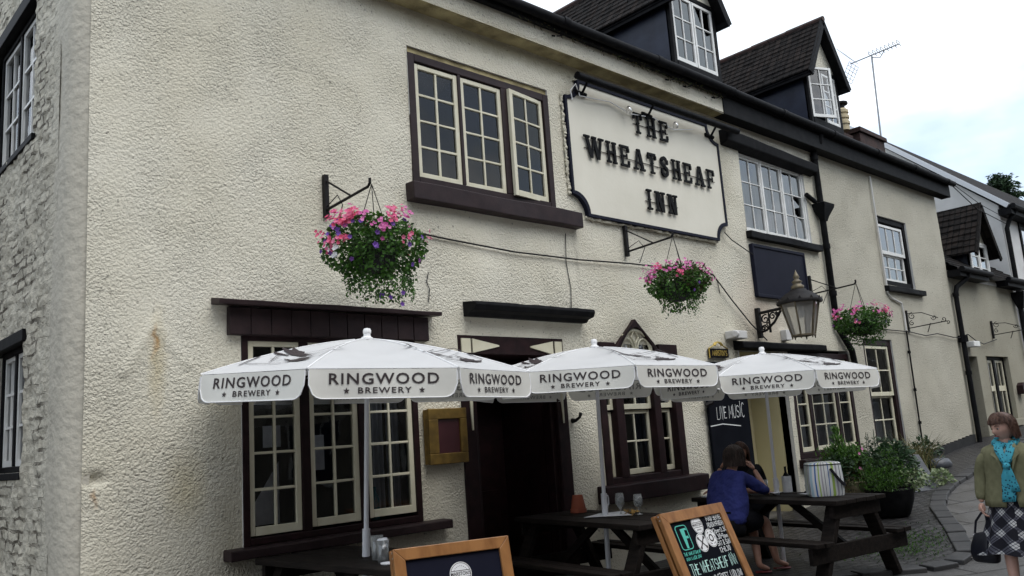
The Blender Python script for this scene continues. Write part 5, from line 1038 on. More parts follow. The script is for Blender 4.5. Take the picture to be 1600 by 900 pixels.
NB = thing('neighbour_house', (23.3, 6.9, 1.1), 'taller pale rendered house beyond the low cottage, showing its blank flank', 'house')
m = MB(); m.add([V(23.3, 6.6, .5), V(23.3, 14, .5), V(23.3, 14, 6.55), V(23.3, 10.3, 9.85), V(23.3, 6.6, 6.5)], [(4, 3, 2, 1, 0)]); m.add([V(23.3, 6.6, .5), V(40, 6.6, .5), V(40, 6.6, 6.5), V(23.3, 6.6, 6.5)], [(0, 1, 2, 3)]); m.build('wall', 'smooth_render', NB)
m = MB(); m.add([V(23.2, 6.3, 6.42), V(40, 6.3, 6.42), V(40, 10.3, 9.98), V(23.2, 10.3, 9.98)], [(0, 1, 2, 3)]).add([V(23.2, 14.3, 6.42), V(40, 14.3, 6.42), V(40, 10.3, 9.98), V(23.2, 10.3, 9.98)], [(3, 2, 1, 0)]); nr = m.build('roof', 'tile', NB)
m = MB(); m.bar((23.22, 6.35, 6.42), (23.22, 10.3, 9.94), .12, .12, (1, 0, 0)); m.build('verge', 'verge', nr)
m = MB(); m.tube([V(23.2, 6.25, 6.40), V(40, 6.25, 6.40)], .07, 8); m.box(23.2, 40, 6.3, 6.6, 6.22, 6.38); m.tube([V(23.5, 6.27, 6.36), V(23.45, 6.45, 6.1), V(23.4, 6.52, 5.9), V(23.4, 6.52, 2)], .055, 8); m.build('gutter', 'black', NB, auto=40)
for x in (24.6, 28, 31.4):
    f = MB(); f.box(x, x+.08, 6.56, 6.7, 5.05, 6.2); f.box(x+1.5, x+1.58, 6.56, 6.7, 5.05, 6.2); f.box(x, x+1.58, 6.555, 6.7, 6.2, 6.3); f.box(x-.05, x+1.63, 6.5, 6.7, 4.95, 5.05); f.box(x+.74, x+.84, 6.56, 6.7, 5.05, 6.2); wd = f.build('window', 'black', NB)
    for a, b in ((x+.09, x+.73), (x+.85, x+1.49)): mm, g = sash_geo(a, b, 5.06, 6.19, 6.57, 1, 2, st=.05); mm.build('sash', 'black', wd); g.build('pane', 'glass_bright', wd)
    MB().box(x, x+1.58, 6.72, 6.75, 5, 6.3).build('blind', 'dark_room', wd)
cb = MB(); cb.tube([V(19.0, 6.2, 6.25), V(20.5, 6.25, 5.95), V(23.3, 6.5, 6.0)], .010, 5); cb.tube([V(19.0, 6.2, 6.3), V(21, 6.3, 6.12), V(23.3, 6.55, 6.2)], .008, 5); one(cb, 'overhead_cable', 'iron', (20, 6.3, 6), 'sagging overhead cables between the inn eave and the taller house', 'cable')

def opp(x0, x1, eave, ridge, m_, label, brick):  # unseen houses, added and sized to shade the inn front and fill window reflections
    H = thing('unseen_opposite_house', (x0, -1.9, 0), label, 'house', 'unseen houses added on the far side of the street')
    w_ = MB(); w_.add([V(x0, -1.9, -.5), V(x1, -1.9, -.5), V(x1, -1.9, eave), V(x0, -1.9, eave)], [(3, 2, 1, 0)]); 
    for x, fl in ((x0, 0), (x1, 1)): w_.add([V(x, -1.9, -.5), V(x, -11, -.5), V(x, -11, eave), V(x, -6.4, ridge), V(x, -1.9, eave)], [(0, 1, 2, 3, 4)])
    w_.build('wall', m_, H)
    r_ = MB(); r_.add([V(x0-.1, -1.65, eave-.1), V(x1+.1, -1.65, eave-.1), V(x1+.1, -6.4, ridge+.05), V(x0-.1, -6.4, ridge+.05)], [(3, 2, 1, 0)]).add([V(x0-.1, -11.2, eave-.1), V(x1+.1, -11.2, eave-.1), V(x1+.1, -6.4, ridge+.05), V(x0-.1, -6.4, ridge+.05)], [(0, 1, 2, 3)]); rr = r_.build('roof', 'tile', H)
    c = MB(); c.box(x1-1.1, x1-.2, -7, -6.2, ridge-.6, ridge+.5); c.build('chimney', 'mortar', rr)
    x = x0+1
    while x < x1-1.2:
        for z in (.9, 3.7):
            f = MB(); f.box(x, x+1.0, -1.93, -1.86, z, z+1.5); ww = f.build('window', 'white_wood', H); g = MB(); g.box(x+.06, x+.48, -1.875, -1.85, z+.07, z+1.43); g.box(x+.52, x+.94, -1.875, -1.85, z+.07, z+1.43); g.build('pane', 'lead', ww)
        x += 2.6
opp(-13, -3.2, 6.4, 10.0, 'opp_render', 'unseen pale rendered house added opposite the inn for shade and reflections', 0); opp(-3, 6.8, 6.9, 10.6, 'opp_brick', 'unseen red brick house added opposite the inn doorway for shade and reflections', 1); opp(7, 22.8, 6.8, 9.4, 'opp_render', 'unseen pale house added opposite the lantern for shade and reflections', 0); opp(23, 29, 6.4, 9.2, 'opp_brick', 'unseen red brick house added opposite the cottage for shade and reflections', 1); opp(29.2, 38, 6.6, 9.4, 'opp_render', 'unseen low pale house added opposite the far end of the street for shade', 0)
AW = thing('unseen_alley_house', (0, 8, 0), 'unseen brick house added across the side alley to darken the inn side wall', 'house')  # out of view, put here to keep sky light off the side wall
MB().box(-4, -.25, 9, 20, -.3, 4.2).build('wall', 'alley_brick', AW); m = MB(); m.prism([(-4.2, 4.2), (-.1, 4.2), (-2.2, 6.0)], 8.8, 20.2); m.build('roof', 'tile', AW)

# far conifer
random.seed(31); TR = thing('conifer_tree', (62, 17.2, 3), 'dark conifer rising behind the far roofs against the sky', 'tree')
MB().tube([V(62, 17.2, 2), V(62.1, 17.2, 12), V(62, 17.25, 16.6)], [.4, .25, .03], 10).build('trunk', 'bark', TR)
m = MB(); lb = MB()
for k in range(120):
    t = (k+.5)/120; z = 5+11.6*t; L = (4.8*(1-t)**.8+.3)*random.uniform(.6, 1.15); a = k*2.4+random.uniform(-.4, .4); b0 = V(62, 17.2, z); d = V(cos(a), sin(a), .12-.25*(1-t)); b1 = b0+d*L
    lb.tube([b0, b1], [.05, .012], 4)
    for q in range(int(95*max(L, 1))):
        u = random.uniform(.12, 1)**.8; p = b0+d*L*u+V(0, 0, -.12*u*u*L)+V(random.gauss(0, .20), random.gauss(0, .20), random.gauss(0, .10)); m.leaf(p, d+V(random.uniform(-1, 1), random.uniform(-1, 1), random.uniform(-.9, .3)), V(random.uniform(-1, 1), random.uniform(-1, 1), 1), random.uniform(.22, .45), .13)
m.build('crown', 'needle', TR); lb.build('limb', 'bark', TR)
m = MB(); MBk = m
random.seed(41)

# ------------------------------------------------------------------ picnic tables
def picnic(label):
    L, W_, zt, zb = 1.85, .80, .775, .43
    T_ = thing('picnic_table', (0, 0, 0), label, 'picnic table', 'picnic tables in front of the inn', local=True)
    m = MB(); n = 5; bw = W_/n
    for i in range(n): x = -W_/2+i*bw; m.box(x+.004, x+bw-.004, -L/2+random.uniform(-.012, .012), L/2+random.uniform(-.012, .012), zt-.042+random.uniform(-.003, .003), zt+random.uniform(-.003, .003))
    m.build('tabletop', 'table', T_, bevel=.006)
    for s in (-1, 1):
        m = MB()
        for i in range(2): x = s*(.50+.125*i)+(-.118 if s < 0 else 0); m.box(x, x+.118, -L/2+.0+random.uniform(-.01, .01), L/2+random.uniform(-.01, .01), zb-.042, zb+random.uniform(-.003, .003))
        m.build('bench', 'table', T_, bevel=.006)
    for y in (-L/2+.14, L/2-.14):
        for s in (-1, 1): MB().bar((s*.58, y, .0), (s*.24, y, zt-.05), .055, .14, (0, 1, 0)).build('leg', 'table', T_, bevel=.005)
        m = MB(); e_ = -1 if y < 0 else 1; ya_, yb_ = sorted((y+e_*.03, y+e_*.078)); m.box(-.74, .74, ya_, yb_, zb-.19, zb-.044); m.box(-.37, .37, ya_+.001, yb_-.001, zt-.17, zt-.043); m.build('crossbeam', 'table', T_, bevel=.005)
    for s in (-1, 1): MB().bar((0, s*.1, zt-.06), (0, s*(L/2-.26), zb-.10), .07, .045, (1, 0, 0)).build('brace', 'table', T_)
    return T_
PT = picnic('dark timber picnic table nearest the corner, under the closest parasol'); PT.location = (3.54, 5.48, 0); PT.rotation_euler.z = rad(4)
dup(PT, (6.12, 5.46, 0), rad(-9), 'dark timber picnic table outside the doorway holding a terracotta pot and empty glasses')
dup(PT, (8.12, 4.75, 0), rad(-9), 'dark timber picnic table where two people sit with a striped bag on it')

# ------------------------------------------------------------------ parasols
def parasol():
    P_ = thing('parasol', (0, 0, 0), 'big white parasol over the table nearest the corner, printed RINGWOOD BREWERY', 'parasol', 'white brewery parasols along the inn front', local=True)
    Rm, zr, za, vh = 1.24, 2.12, 2.40, .182
    pl = MB(); pl.tube([V(0, 0, .0), V(0, 0, .98)], .024, 12); pl.tube([V(0, 0, .775), V(0, 0, 1.0)], .029, 12); pl.tube([V(0, 0, .97), V(0, 0, 2.38)], .018, 12)
    po = pl.build('pole', 'white_metal', P_, auto=40)
    MB().tube([V(.027, 0, .98), V(.07, 0, .975), V(.082, 0, .95), V(.082, 0, .90), V(.05, 0, .87), V(.027, 0, .88)], .007, 6).build('handle', 'white_metal', po, smooth=True)
    MB().lathe([(.045, 2.43), (.045, 2.445), (.028, 2.455), (.026, 2.475), (.031, 2.48), (.031, 2.50), (.024, 2.515), (.0, 2.52)], (0, 0, -.033), 16).build('finial', 'piping', P_, auto=50)
    MB().lathe([(.02, 1.98), (.045, 1.99), (.045, 2.05), (.02, 2.06)], (0, 0, 0), 14).build('hub', 'white_metal', P_)
    cn = [V(Rm*cos(2*pi*k/8), Rm*sin(2*pi*k/8), zr) for k in range(8)]
    ap = V(0, 0, za)
    def surf(k, u, t, lift=0):
        a, b = cn[k], cn[(k+1) % 8]; e = a.lerp(b, u); p = V(0, 0, 0).lerp(V(e.x, e.y, 0), t); sag = 4*u*(1-u)
        p *= 1-.016*sag*t*t; zz_ = za-(za-zr)*(t**1.25)+.018*sin(pi*t)*(1-sag)-.016*sag*sin(pi*t)
        return V(p.x, p.y, zz_+lift)
    for k in range(8):
        c = MB(); nu, ntt = 12, 12
        c.v = [surf(k, i/nu, (j+.25)/(ntt+.25)) for j in range(ntt+1) for i in range(nu+1)]; c.f = [(j*(nu+1)+i, (j+1)*(nu+1)+i, (j+1)*(nu+1)+i+1, j*(nu+1)+i+1) for j in range(ntt) for i in range(nu)]
        cp = c.build('canopy_panel', 'fabric', P_, smooth=True)
        sm_ = MB(); sm_.tube([surf(k, 0, t/12, .003) for t in range(1, 13)], .005, 5); sm_.build('seam', 'piping', cp)
        MB().tube([V(0, 0, za-.03), surf(k, 0, .5, -.022), surf(k, 0, .985, -.018)], .008, 6).build('rib', 'white_metal', P_)
        MB().tube([V(.04*cos(2*pi*k/8), .04*sin(2*pi*k/8), 2.03), surf(k, 0, .55, -.03)], .007, 6).build('strut', 'white_metal', P_)
        if k % 2 == 1:                      # printed emblem: rough ink blots inside a broken frame
            e_ = MB(); R = random.Random(8)
            def mp_(u, v, l=.006): return surf(k, .5+u*1.25, .64+v, l)
            def strip(pts, w_, l=.007):
                vs, fs = ribbon(pts, w_); put2d(e_, (vs, fs), lambda a, b: mp_(a/(.64+b), b, l))
            strip([(-.27, .2), (-.27, .02)], .010); strip([(-.25, .17), (.02, .17)], .008, .0072); strip([(.25, -.12), (.25, .1)], .008); strip([(.0, -.12), (.25, -.12)], .008, .0072); strip([(-.05, -.12), (.12, -.19)], .006)
            def blot(cx_, cy_, rx_, ry_, l, seed, n=16, rot=0.0):
                R2 = random.Random(seed); q = []
                for i in range(n): a = 2*pi*i/n; rr = 1+R2.uniform(-.38, .32); xx = rx_*rr*cos(a); yy = ry_*rr*sin(a); q.append((cx_+xx*cos(rot)-yy*sin(rot), cy_+xx*sin(rot)+yy*cos(rot)))
                o = len(e_.v); e_.v.append(mp_(cx_/(.64+cy_), cy_, l)); e_.v += [mp_(a/(.64+b), b, l) for a, b in q]; e_.f += [(o, o+1+i, o+1+(i+1) % n) for i in range(n)]
            blot(-.10, -.10, .15, .045, .0075, 1, rot=.35); blot(-.19, -.05, .06, .014, .008, 2, rot=.1); blot(.09, .10, .09, .045, .0078, 3, rot=-.3); blot(.16, .13, .05, .022, .0083, 4); blot(.03, .0, .03, .012, .0086, 5); blot(-.02, .07, .06, .009, .0081, 6, rot=.5); blot(.12, .02, .015, .04, .0088, 7)
            for i in range(16): strip([(R.uniform(-.2, .2), R.uniform(-.1, .14)) for _ in range(2)][:1]*1+[(R.uniform(-.2, .2), R.uniform(-.1, .14))], .004, .009+.0002*i) if i < 5 else None
            e_.build('emblem', 'print', cp)
    for k in range(8):
        a, b = cn[k], cn[(k+1) % 8]; ex = (b-a).normalized(); W_ = (b-a).length; nn = V(ex.y, -ex.x, 0)
        if nn.dot((a+b)/2) < 0: nn = -nn
        def vf(x, dz, off=0):               # hangs from the rim, slightly flared and waved
            u = x/W_; sag = 0.016*Rm*4*u*(1-u); f_ = -dz/vh
            return a+ex*x-nn*(sag*.87)+nn*(off+.018*f_+.010*f_*sin(u*9+k*2.1)+.012*f_*noise.noise(V(u*3, k*7.7, 0)))+V(0, 0, dz-.004)
        v = MB(); nu, nv = 40, 6; rc = .085; ed = []
        for i in range(nu+1):
            x = .012+(W_-.024)*i/nu; dx = min(x-.012, W_-.012-x); h = vh-(rc-math.sqrt(max(0, rc*rc-(rc-dx)**2)) if dx < rc else 0)
            for j in range(nv+1): v.v.append(vf(x, -h*j/nv))
            ed.append((x, -h))
        v.f = [(i*(nv+1)+j, (i+1)*(nv+1)+j, (i+1)*(nv+1)+j+1, i*(nv+1)+j+1) for i in range(nu) for j in range(nv)]
        va = v.build('valance', 'valance', P_, smooth=True)
        pp = MB(); pp.tube([vf(x, z, .001) for x, z in [(.012, -.01), (.012, -.06)]+ed+[(W_-.012, -.06), (W_-.012, -.01)]], .0042, 5); pp.build('piping', 'piping', va)
        l_ = MB(); fl = MB(); c0 = W_/2; sgn = 1 if ex.cross(V(0, 0, 1)).dot(nn) > 0 else -1
        for s_, sz, sp, zc, xs_ in (('RINGWOOD', .096, 1.16, -.064, 1.14), ('BREWERY', .052, 1.22, -.135, 1.27)):
            g = text_geo(s_, sz, sp); put2d(l_, g, lambda x, y: vf(c0+sgn*x*xs_, zc+y, .004)); put2d(fl, g, lambda x, y: vf(c0+sgn*x*xs_, zc+y, -.004))
        for sx_ in (-1, 1): put2d(l_, star(.021), lambda x, y: vf(c0+sgn*(x+sx_*.235), -.135+y, .004)); put2d(fl, star(.021), lambda x, y: vf(c0+sgn*(x+sx_*.235), -.135+y, -.004))
        l_.build('lettering', 'print', va); fl.build('lettering_reverse', 'print_faint', va)
    return P_
PS = parasol(); axv = V(0, 0, 1).cross(V(.73, -.69, 0)).normalized()
def place_par(o, loc, rz, tilt, axis, sc_):
    o.rotation_mode = 'QUATERNION'; o.location = loc; o.rotation_quaternion = (Matrix.Rotation(tilt, 4, axis) @ Matrix.Rotation(rz, 4, 'Z')).to_quaternion(); o.scale = (sc_,)*3
p2 = dup(PS, label='white parasol over the middle table by the gothic window, printed RINGWOOD BREWERY'); p3 = dup(PS, label='white parasol over the two seated people, printed RINGWOOD BREWERY')
awy = V(0, 0, 1).cross(V(.69, .73, 0)).normalized()
def lean(a, b): return (axv*a+awy*b).length, (axv*a+awy*b).normalized()
t1, x1_ = lean(rad(2.8), rad(-1.8)); t2, x2_ = lean(rad(1.2), rad(-.3)); t3, x3_ = lean(rad(.8), rad(-.3))
place_par(PS, (3.52, 5.55, -.025), rad(40), t1, x1_, 1.0); place_par(p2, (6.12, 5.46, 0), rad(12), t2, x2_, .985); place_par(p3, (8.25, 4.90, 0), rad(9), t3, x3_, .945)

# ------------------------------------------------------------------ A-boards
def aboard(tl, tr, h, tilt, label, draw):
    tl, tr = Vector(tl), Vector(tr); ex = (tr-tl).normalized(); W_ = (tr-tl).length; nrm = V(ex.y, -ex.x, 0)      # towards the street
    root = thing('pavement_board', ((tl.x+tr.x)/2, (tl.y+tr.y)/2, gz(tl.x, tl.y)), label, 'chalkboard', 'wooden A-boards on the pavement')
    for s, nm in ((1, 'front_leaf'), (-1, 'back_leaf')):
        dn = (V(0, 0, -1)*cos(tilt)+nrm*sin(tilt)); nn = (nrm*cos(tilt)+V(0, 0, 1)*sin(tilt)); o = tl+nn*(.004 if s > 0 else -.052)
        def pt(x, y, z): return o+ex*x+dn*y+nn*z
        L = (h-gz(tl.x, tl.y))/cos(tilt); K = W_/.66; fw = .062*K
        def slab_(x0, x1, y0, y1, z0, z1):
            q = [pt(x, y, z) for x in (x0, x1) for y in (y0, y1) for z in (z0, z1)]; return MB().add(q, [(0, 1, 3, 2), (4, 6, 7, 5), (0, 4, 5, 1), (2, 3, 7, 6), (0, 2, 6, 4), (1, 5, 7, 3)])
        f = MB(); mit = [((0, 0), (W_, 0), (W_-fw, fw), (fw, fw)), ((0, 0), (fw, fw), (fw, L-.1-fw), (0, L-.1)), ((W_, 0), (W_, L-.1), (W_-fw, L-.1-fw), (W_-fw, fw)), ((0, L-.1), (fw, L-.1-fw), (W_-fw, L-.1-fw), (W_, L-.1))]
        for q in mit: 
            v_ = [pt(x, y, 0) for x, y in q]+[pt(x, y, .038) for x, y in q]; f.add(v_, [(0, 1, 2, 3), (7, 6, 5, 4)]+[(i, i+4, (i+1) % 4+4, (i+1) % 4) for i in range(4)])
        for x0 in (0, W_-fw): b = slab_(x0+.003, x0+fw-.003, L-.12, L, .003, .034); f.add(b.v, b.f)
        fr = f.build(nm, 'pine', root, bevel=.004)
        bmesh_fix(fr)
        slab_(fw-.005, W_-fw+.005, fw-.005, L-.1-fw+.005, .008, .020).build('board', 'chalkboard' if s < 0 or draw is chalk_menu else 'navy', fr)
        if s > 0:
            KX, KY = (1.08, .80) if draw is chalk_menu else (1, 1)
            draw(fr, lambda x, y, z=.0215: pt(x*K*KX, y*K*KY, z), W_/K, L/K, fw/K, (KX, KY))
            hn = MB(); 
            for q in (.02, .05): hn.lathe([(.0, 0), (.005, 0), (.006, .003), (.0, .004)], (0, 0, 0), 8); v0 = 32; hn.v[-v0:] = [pt(-.001-p.z, q, .019)+dn*p.x+nn*p.y for p in hn.v[-v0:]]
            hn.build('hinge_screw', 'silver', fr)
    return root
def bmesh_fix(o):
    bm = bmesh.new(); bm.from_mesh(o.data); bmesh.ops.recalc_face_normals(bm, faces=bm.faces); bm.to_mesh(o.data); bm.free()
def disc(mb, pt, cx_, cy_, r, z, n=32, r0=0):
    o = len(mb.v)
    if r0: 
        mb.v += [pt(cx_+q*cos(2*pi*i/n), cy_+q*sin(2*pi*i/n), z) for q in (r0, r) for i in range(n)]; mb.f += [(o+i, o+(i+1) % n, o+n+(i+1) % n, o+n+i) for i in range(n)]
    else: mb.v += [pt(cx_+r*cos(2*pi*i/n), cy_+r*sin(2*pi*i/n), z) for i in range(n)]; mb.f.append(tuple(range(o, o+n)))
def stamp(fr, pt0, cx_, cy_, r, kind, k2=(1, 1)):
    kx, ky = .93/k2[0] if k2[0] != 1 else 1, .93/k2[1] if k2[0] != 1 else 1
    pt = lambda x, y, z=.0215: pt0(cx_+(x-cx_)*kx, cy_+(y-cy_)*ky, z)
    w_ = MB(); disc(w_, pt, cx_, cy_, r, .0222); w_.build('roundel', 'piping', fr)
    k = MB(); disc(k, pt, cx_, cy_, r*.93, .0229, r0=r*.89)
    def tx(s, sz, oy, sp=1.0, xs=1.0): put2d(k, text_geo(s, sz, sp), lambda x, y: pt(cx_+x*xs, cy_-oy-y, .0235))
    if kind == 'name': 
        tx("MARSTON'S", r*.42, 0, 1.0, .82); tx('BREWERY', r*.2, -r*.55)
        for i in range(9): a = rad(30+15*i); disc(k, pt, cx_+r*.66*cos(a), cy_-r*.66*sin(a), r*.035, .0236, 6)
        for s_ in (-1, 1): put2d(k, ribbon([(-r*.86, s_*r*.27), (r*.86, s_*r*.27)], r*.05), lambda x, y: pt(cx_+x, cy_+y, .0234))
    if kind == 'cross':
        for sgn in (-1, 1): put2d(k, ribbon([(-sgn*r*.55, -r*.55), (sgn*r*.55, r*.55)], r*.16), lambda x, y: pt(cx_+x, cy_+y, .0234+.0004*sgn))
        for sx_, sy_ in ((-1, -1), (1, -1), (-1, 1), (1, 1)): disc(k, pt, cx_+sx_*r*.5, cy_+sy_*r*.5, r*.16, .0243, 10)
    if kind == 'plate':
        disc(k, pt, cx_, cy_, r*.42, .0236, r0=r*.26, n=20)
        for a in (0, 60, 120, 180, 240, 300): put2d(k, ribbon([(r*.66*cos(rad(a-14)), r*.66*sin(rad(a-14))), (r*.70*cos(rad(a)), r*.70*sin(rad(a))), (r*.66*cos(rad(a+14)), r*.66*sin(rad(a+14)))], r*.08), lambda x, y: pt(cx_+x, cy_+y, .0234))
    k.build('roundel_print', 'print', fr)
def chalk_menu(fr, pt, W_, L, fw, k2):
    def line(mb, s, x, y, h, wd, asp=.5, align='C', fit=None, seed=1, rise=0):
        st, ww = chalk_geo(s, h, wd, asp, .32, .10, 'L', .08, seed); k = fit/ww if fit else 1
        for i, g in enumerate(st): put2d(mb, g, lambda a, b, i=i: pt(x+a*k, y-b-rise*a, .0224+.00025*(i % 5)), flip=True)
    a = MB(); b = MB(); c = MB()
    # rounded square with letter f
    x0, y0, x1, y1 = .095, .105, .195, .275; r = .022; n = 5
    rr = [(x1-r+r*cos(t), y1-r+r*sin(t)) for t in [pi/2*i/n for i in range(n+1)]]+[(x0+r+r*cos(t), y1-r+r*sin(t)) for t in [pi/2+pi/2*i/n for i in range(n+1)]]+[(x0+r+r*cos(t), y0+r+r*sin(t)) for t in [pi+pi/2*i/n for i in range(n+1)]]+[(x1-r+r*cos(t), y0+r+r*sin(t)) for t in [1.5*pi+pi/2*i/n for i in range(n+1)]]
    put2d(b, ribbon(rr+[rr[0]], .006), lambda x, y: pt(x, y, .0224)); 
    for i, q in enumerate(([(.182, .135), (.150, .135), (.146, .262)], [(.146, .192), (.178, .192)])): put2d(b, ribbon(q, .017), lambda x, y: pt(x, y, .0226+.0004*i))
    line(b, 'THE WHEATSHEAF', .085, .305, .020, .0032, fit=.155, seed=2); line(b, 'INN LUDLOW', .09, .338, .020, .0032, fit=.135, seed=3)
    x = .405
    for i, (s, ft) in enumerate((('FOOD SERVED', .185), ('MONDAY-FRIDAY', .20), ('12pm-2.30', .17), ('6.30-9pm', .155), ('SAT & SUN', .155), ('12-8.30', .125))): line(a, s, x-.012*(i == 1)+.012*(i > 1), .098+i*.047, .034, .0046, fit=ft*.82, seed=5+i)
    line(c, 'THE WHEATSHEAF INN', .09, .415, .075, .0068, fit=.435, seed=12, asp=.4); line(a, '(LOWER BROAD STREET, LUDLOW)', .09, .515, .05, .0056, fit=.44, seed=13); line(a, '872980', .34, .60, .05, .007, fit=.19, seed=14)
    a.build('chalk_lettering', 'chalk', fr); b.build('teal_lettering', 'teal', fr); c.build('mint_lettering', 'mint', fr)
    stamp(fr, pt, .305, .125, .058, 'name', k2); stamp(fr, pt, .285, .253, .058, 'cross', k2); stamp(fr, pt, .382, .235, .058, 'plate', k2)
def plain_board(fr, pt, W_, L, fw, k2):
    stamp(fr, pt, W_/2+.03, .165, .062, 'name'); stamp(fr, pt, W_/2-.03, .285, .062, 'cross'); stamp(fr, pt, W_/2+.105, .275, .062, 'plate')
aboard((2.95, 4.33, .95), (3.66, 4.10, .95), .95, rad(13), 'navy A-board with three white roundels in the bottom centre foreground', plain_board)
aboard((5.40, 4.28, .88), (6.32, 4.32, .88), .88, rad(21), 'black A-board with chalked food times and THE WHEATSHEAF INN', chalk_menu)

# ------------------------------------------------------------------ things on the tables
random.seed(51)
TZ = .779
def goblet(x, y, h, label, z=TZ, frost=False):
    m = MB(); m.lathe([(.034, 0), (.034, .004), (.008, .012), (.007, h*.28), (.022, h*.36), (.041, h*.52), (.043, h*.70), (.035, h), (.0335, h), (.041, h*.70), (.039, h*.53), (.020, h*.38), (.0, h*.37)], (x, y, z), 24)
    return one(m, 'beer_glass', 'clear_glass', (x, y, z), label, 'glass', smooth=True)
m = MB(); m.lathe([(.083, 0), (.083, .035), (.076, .037), (.052, .165), (.05, .17), (.0, .17)], (6.36, 6.0, TZ), 28)
one(m, 'flower_pot', 'terracotta', (6.36, 6.0, TZ), 'upturned terracotta flower pot on the middle table by the door', 'flower pot', auto=40)
goblet(6.22, 5.33, .20, 'large etched stemmed beer glass left of the crisps on the middle table'); goblet(6.29, 5.17, .185, 'smaller empty stemmed glass at the right on the middle table')
m = MB()
for _ in range(16): p = V(6.24+random.gauss(0, .022), 5.24+random.gauss(0, .022), TZ+random.uniform(.004, .035)); m.leaf(p, V(random.uniform(-1, 1), random.uniform(-1, 1), random.uniform(-.2, .6)), V(random.uniform(-1, 1), random.uniform(-1, 1), 1), .05, .04)
one(m, 'crisps', 'crisp', (6.24, 5.24, TZ), 'small heap of golden crisps between two empty glasses', 'snack')
m = MB(); m.add([V(5.94, 5.55, TZ+.004), V(6.20, 5.18, TZ+.006), V(6.38, 5.44, TZ+.018), V(6.28, 5.65, TZ+.004)], [(0, 1, 2, 3)]).add([V(5.94, 5.55, TZ+.001), V(6.20, 5.18, TZ+.003), V(6.38, 5.44, TZ+.014), V(6.28, 5.65, TZ+.001)], [(3, 2, 1, 0)]); one(m, 'menu_sheet', 'paper', (6.18, 5.46, TZ), 'white folded menu sheet lying under the middle parasol pole', 'menu sheet')
for (x, y, h, tw, lab) in ((3.44, 5.22, .165, .01, 'clear plastic cup standing behind the one stuffed with napkins'), (3.38, 5.06, .15, -.02, 'clear plastic cup stuffed with a crumpled white napkin on the nearest table')):
    m = MB(); m.lathe([(.034, 0), (.036, .004), (.048, h), (.046, h), (.034, .008), (.0, .008)], (x, y, TZ), 24); c_ = thing('plastic_cup', (x, y, TZ), lab, 'cup'); m.build('cup', 'clear_glass', c_, smooth=True)
    if h < .16:
        q = MB(); q.lathe([(.0, .012), (.028, .014), (.033, .05), (.037, .10), (.042, .142), (.03, .158), (.0, .15)], (x, y, TZ), 20); q.v = [p+V(1, 1, .6)*.010*noise.noise(p*45) for p in q.v]; q.build('napkin', 'paper', c_)
m = MB(); m.lathe([(.055, 0), (.06, .006), (.062, .012), (.055, .008), (.0, .006)], (3.35, 4.94, TZ), 22); one(m, 'saucer', 'paper', (3.35, 4.94, TZ), 'small white saucer in front of the plastic cups', 'saucer', smooth=True)
# striped cool bag
BG = thing('cool_bag', (8.12, 4.27, TZ), 'striped white, blue and green cool bag with black strap on the far table', 'bag', local=True, rz=rad(-50))
m = MB(); rr = []
for t, w_, d_ in ((0, .158, .118), (.02, .165, .124), (.16, .168, .128), (.285, .162, .122), (.30, .158, .118)):
    r_ = []
    for k in range(48):
        a = 2*pi*k/48; c_, s_ = cos(a), sin(a); e = 12; q = (abs(c_)**e+abs(s_)**e)**(-1/e); r_.append(V(w_*c_*q, d_*s_*q, t)+V(1, 1, 0)*.006*noise.noise(V(c_*2, s_*2, t*9)))
    rr.append(r_)
m.loft(rr, cap=True, uv=(4.0, 1)); m.build('body', 'stripes', BG, auto=35)
m = MB(); r2_ = [[V(p.x*k, p.y*k, z) for p in rr[-1]] for k, z in ((1.015, .296), (1.02, .312), (.96, .322), (.6, .330), (.1, .332))]; m.loft(r2_, uv=(4.0, 1)); m.build('lid', 'stripes', BG, auto=35)
m = MB(); m.tube([p+V(0, 0, .0) for p in [V(q.x*1.022, q.y*1.022, .304) for q in rr[-1]]+[V(rr[-1][0].x*1.022, rr[-1][0].y*1.022, .304)]], .004, 5); m.build('zip', 'black', BG)
m = MB(); pth = [V(.045, -.132, .265), V(.075, -.142, .215), V(.11, -.15, .16), V(.145, -.148, .115), V(.172, -.11, .105), V(.178, -.03, .15), V(.174, .04, .255)]
for a, b in zip(pth, pth[1:]): m.bar(a, b+(b-a)*.08, .036, .005, (.6, -.8, .2))
m.build('strap', 'black_cloth', BG)
# drinks and papers in front of the two people
def tumbler(x, y, h, r, label, fill=None, slice_=False, stirrer=False):
    g = thing('drink_glass', (x, y, TZ), label, 'glass'); m = MB(); m.lathe([(r*.85, 0), (r, h), (r*.94, h), (r*.8, .008), (.0, .008)], (x, y, TZ), 20); m.build('glass', 'clear_glass', g, smooth=True)
    if fill: MB().lathe([(r*.8, .01), (r*.88, fill), (.0, fill)], (x, y, TZ), 18).build('drink', 'drink', g)
    if slice_: MB().lathe([(.0, 0), (.03, .0), (.03, .006), (.0, .006)], (x+.0, y, TZ+fill), 16).build('orange_slice', 'orange', g)
    if stirrer: MB().tube([V(x, y, TZ+.02), V(x+.02, y, TZ+.20)], .004, 5).build('straw', 'black', g)
tumbler(8.27, 5.03, .15, .035, 'tall glass of red drink with orange slice left of the parasol pole', .06, True)
tumbler(8.45, 4.62, .08, .042, 'short tumbler of red drink with a straw right of the parasol pole', .05, False, True)
tumbler(8.16, 5.14, .14, .03, 'empty tall glass at the far left of the drinks')
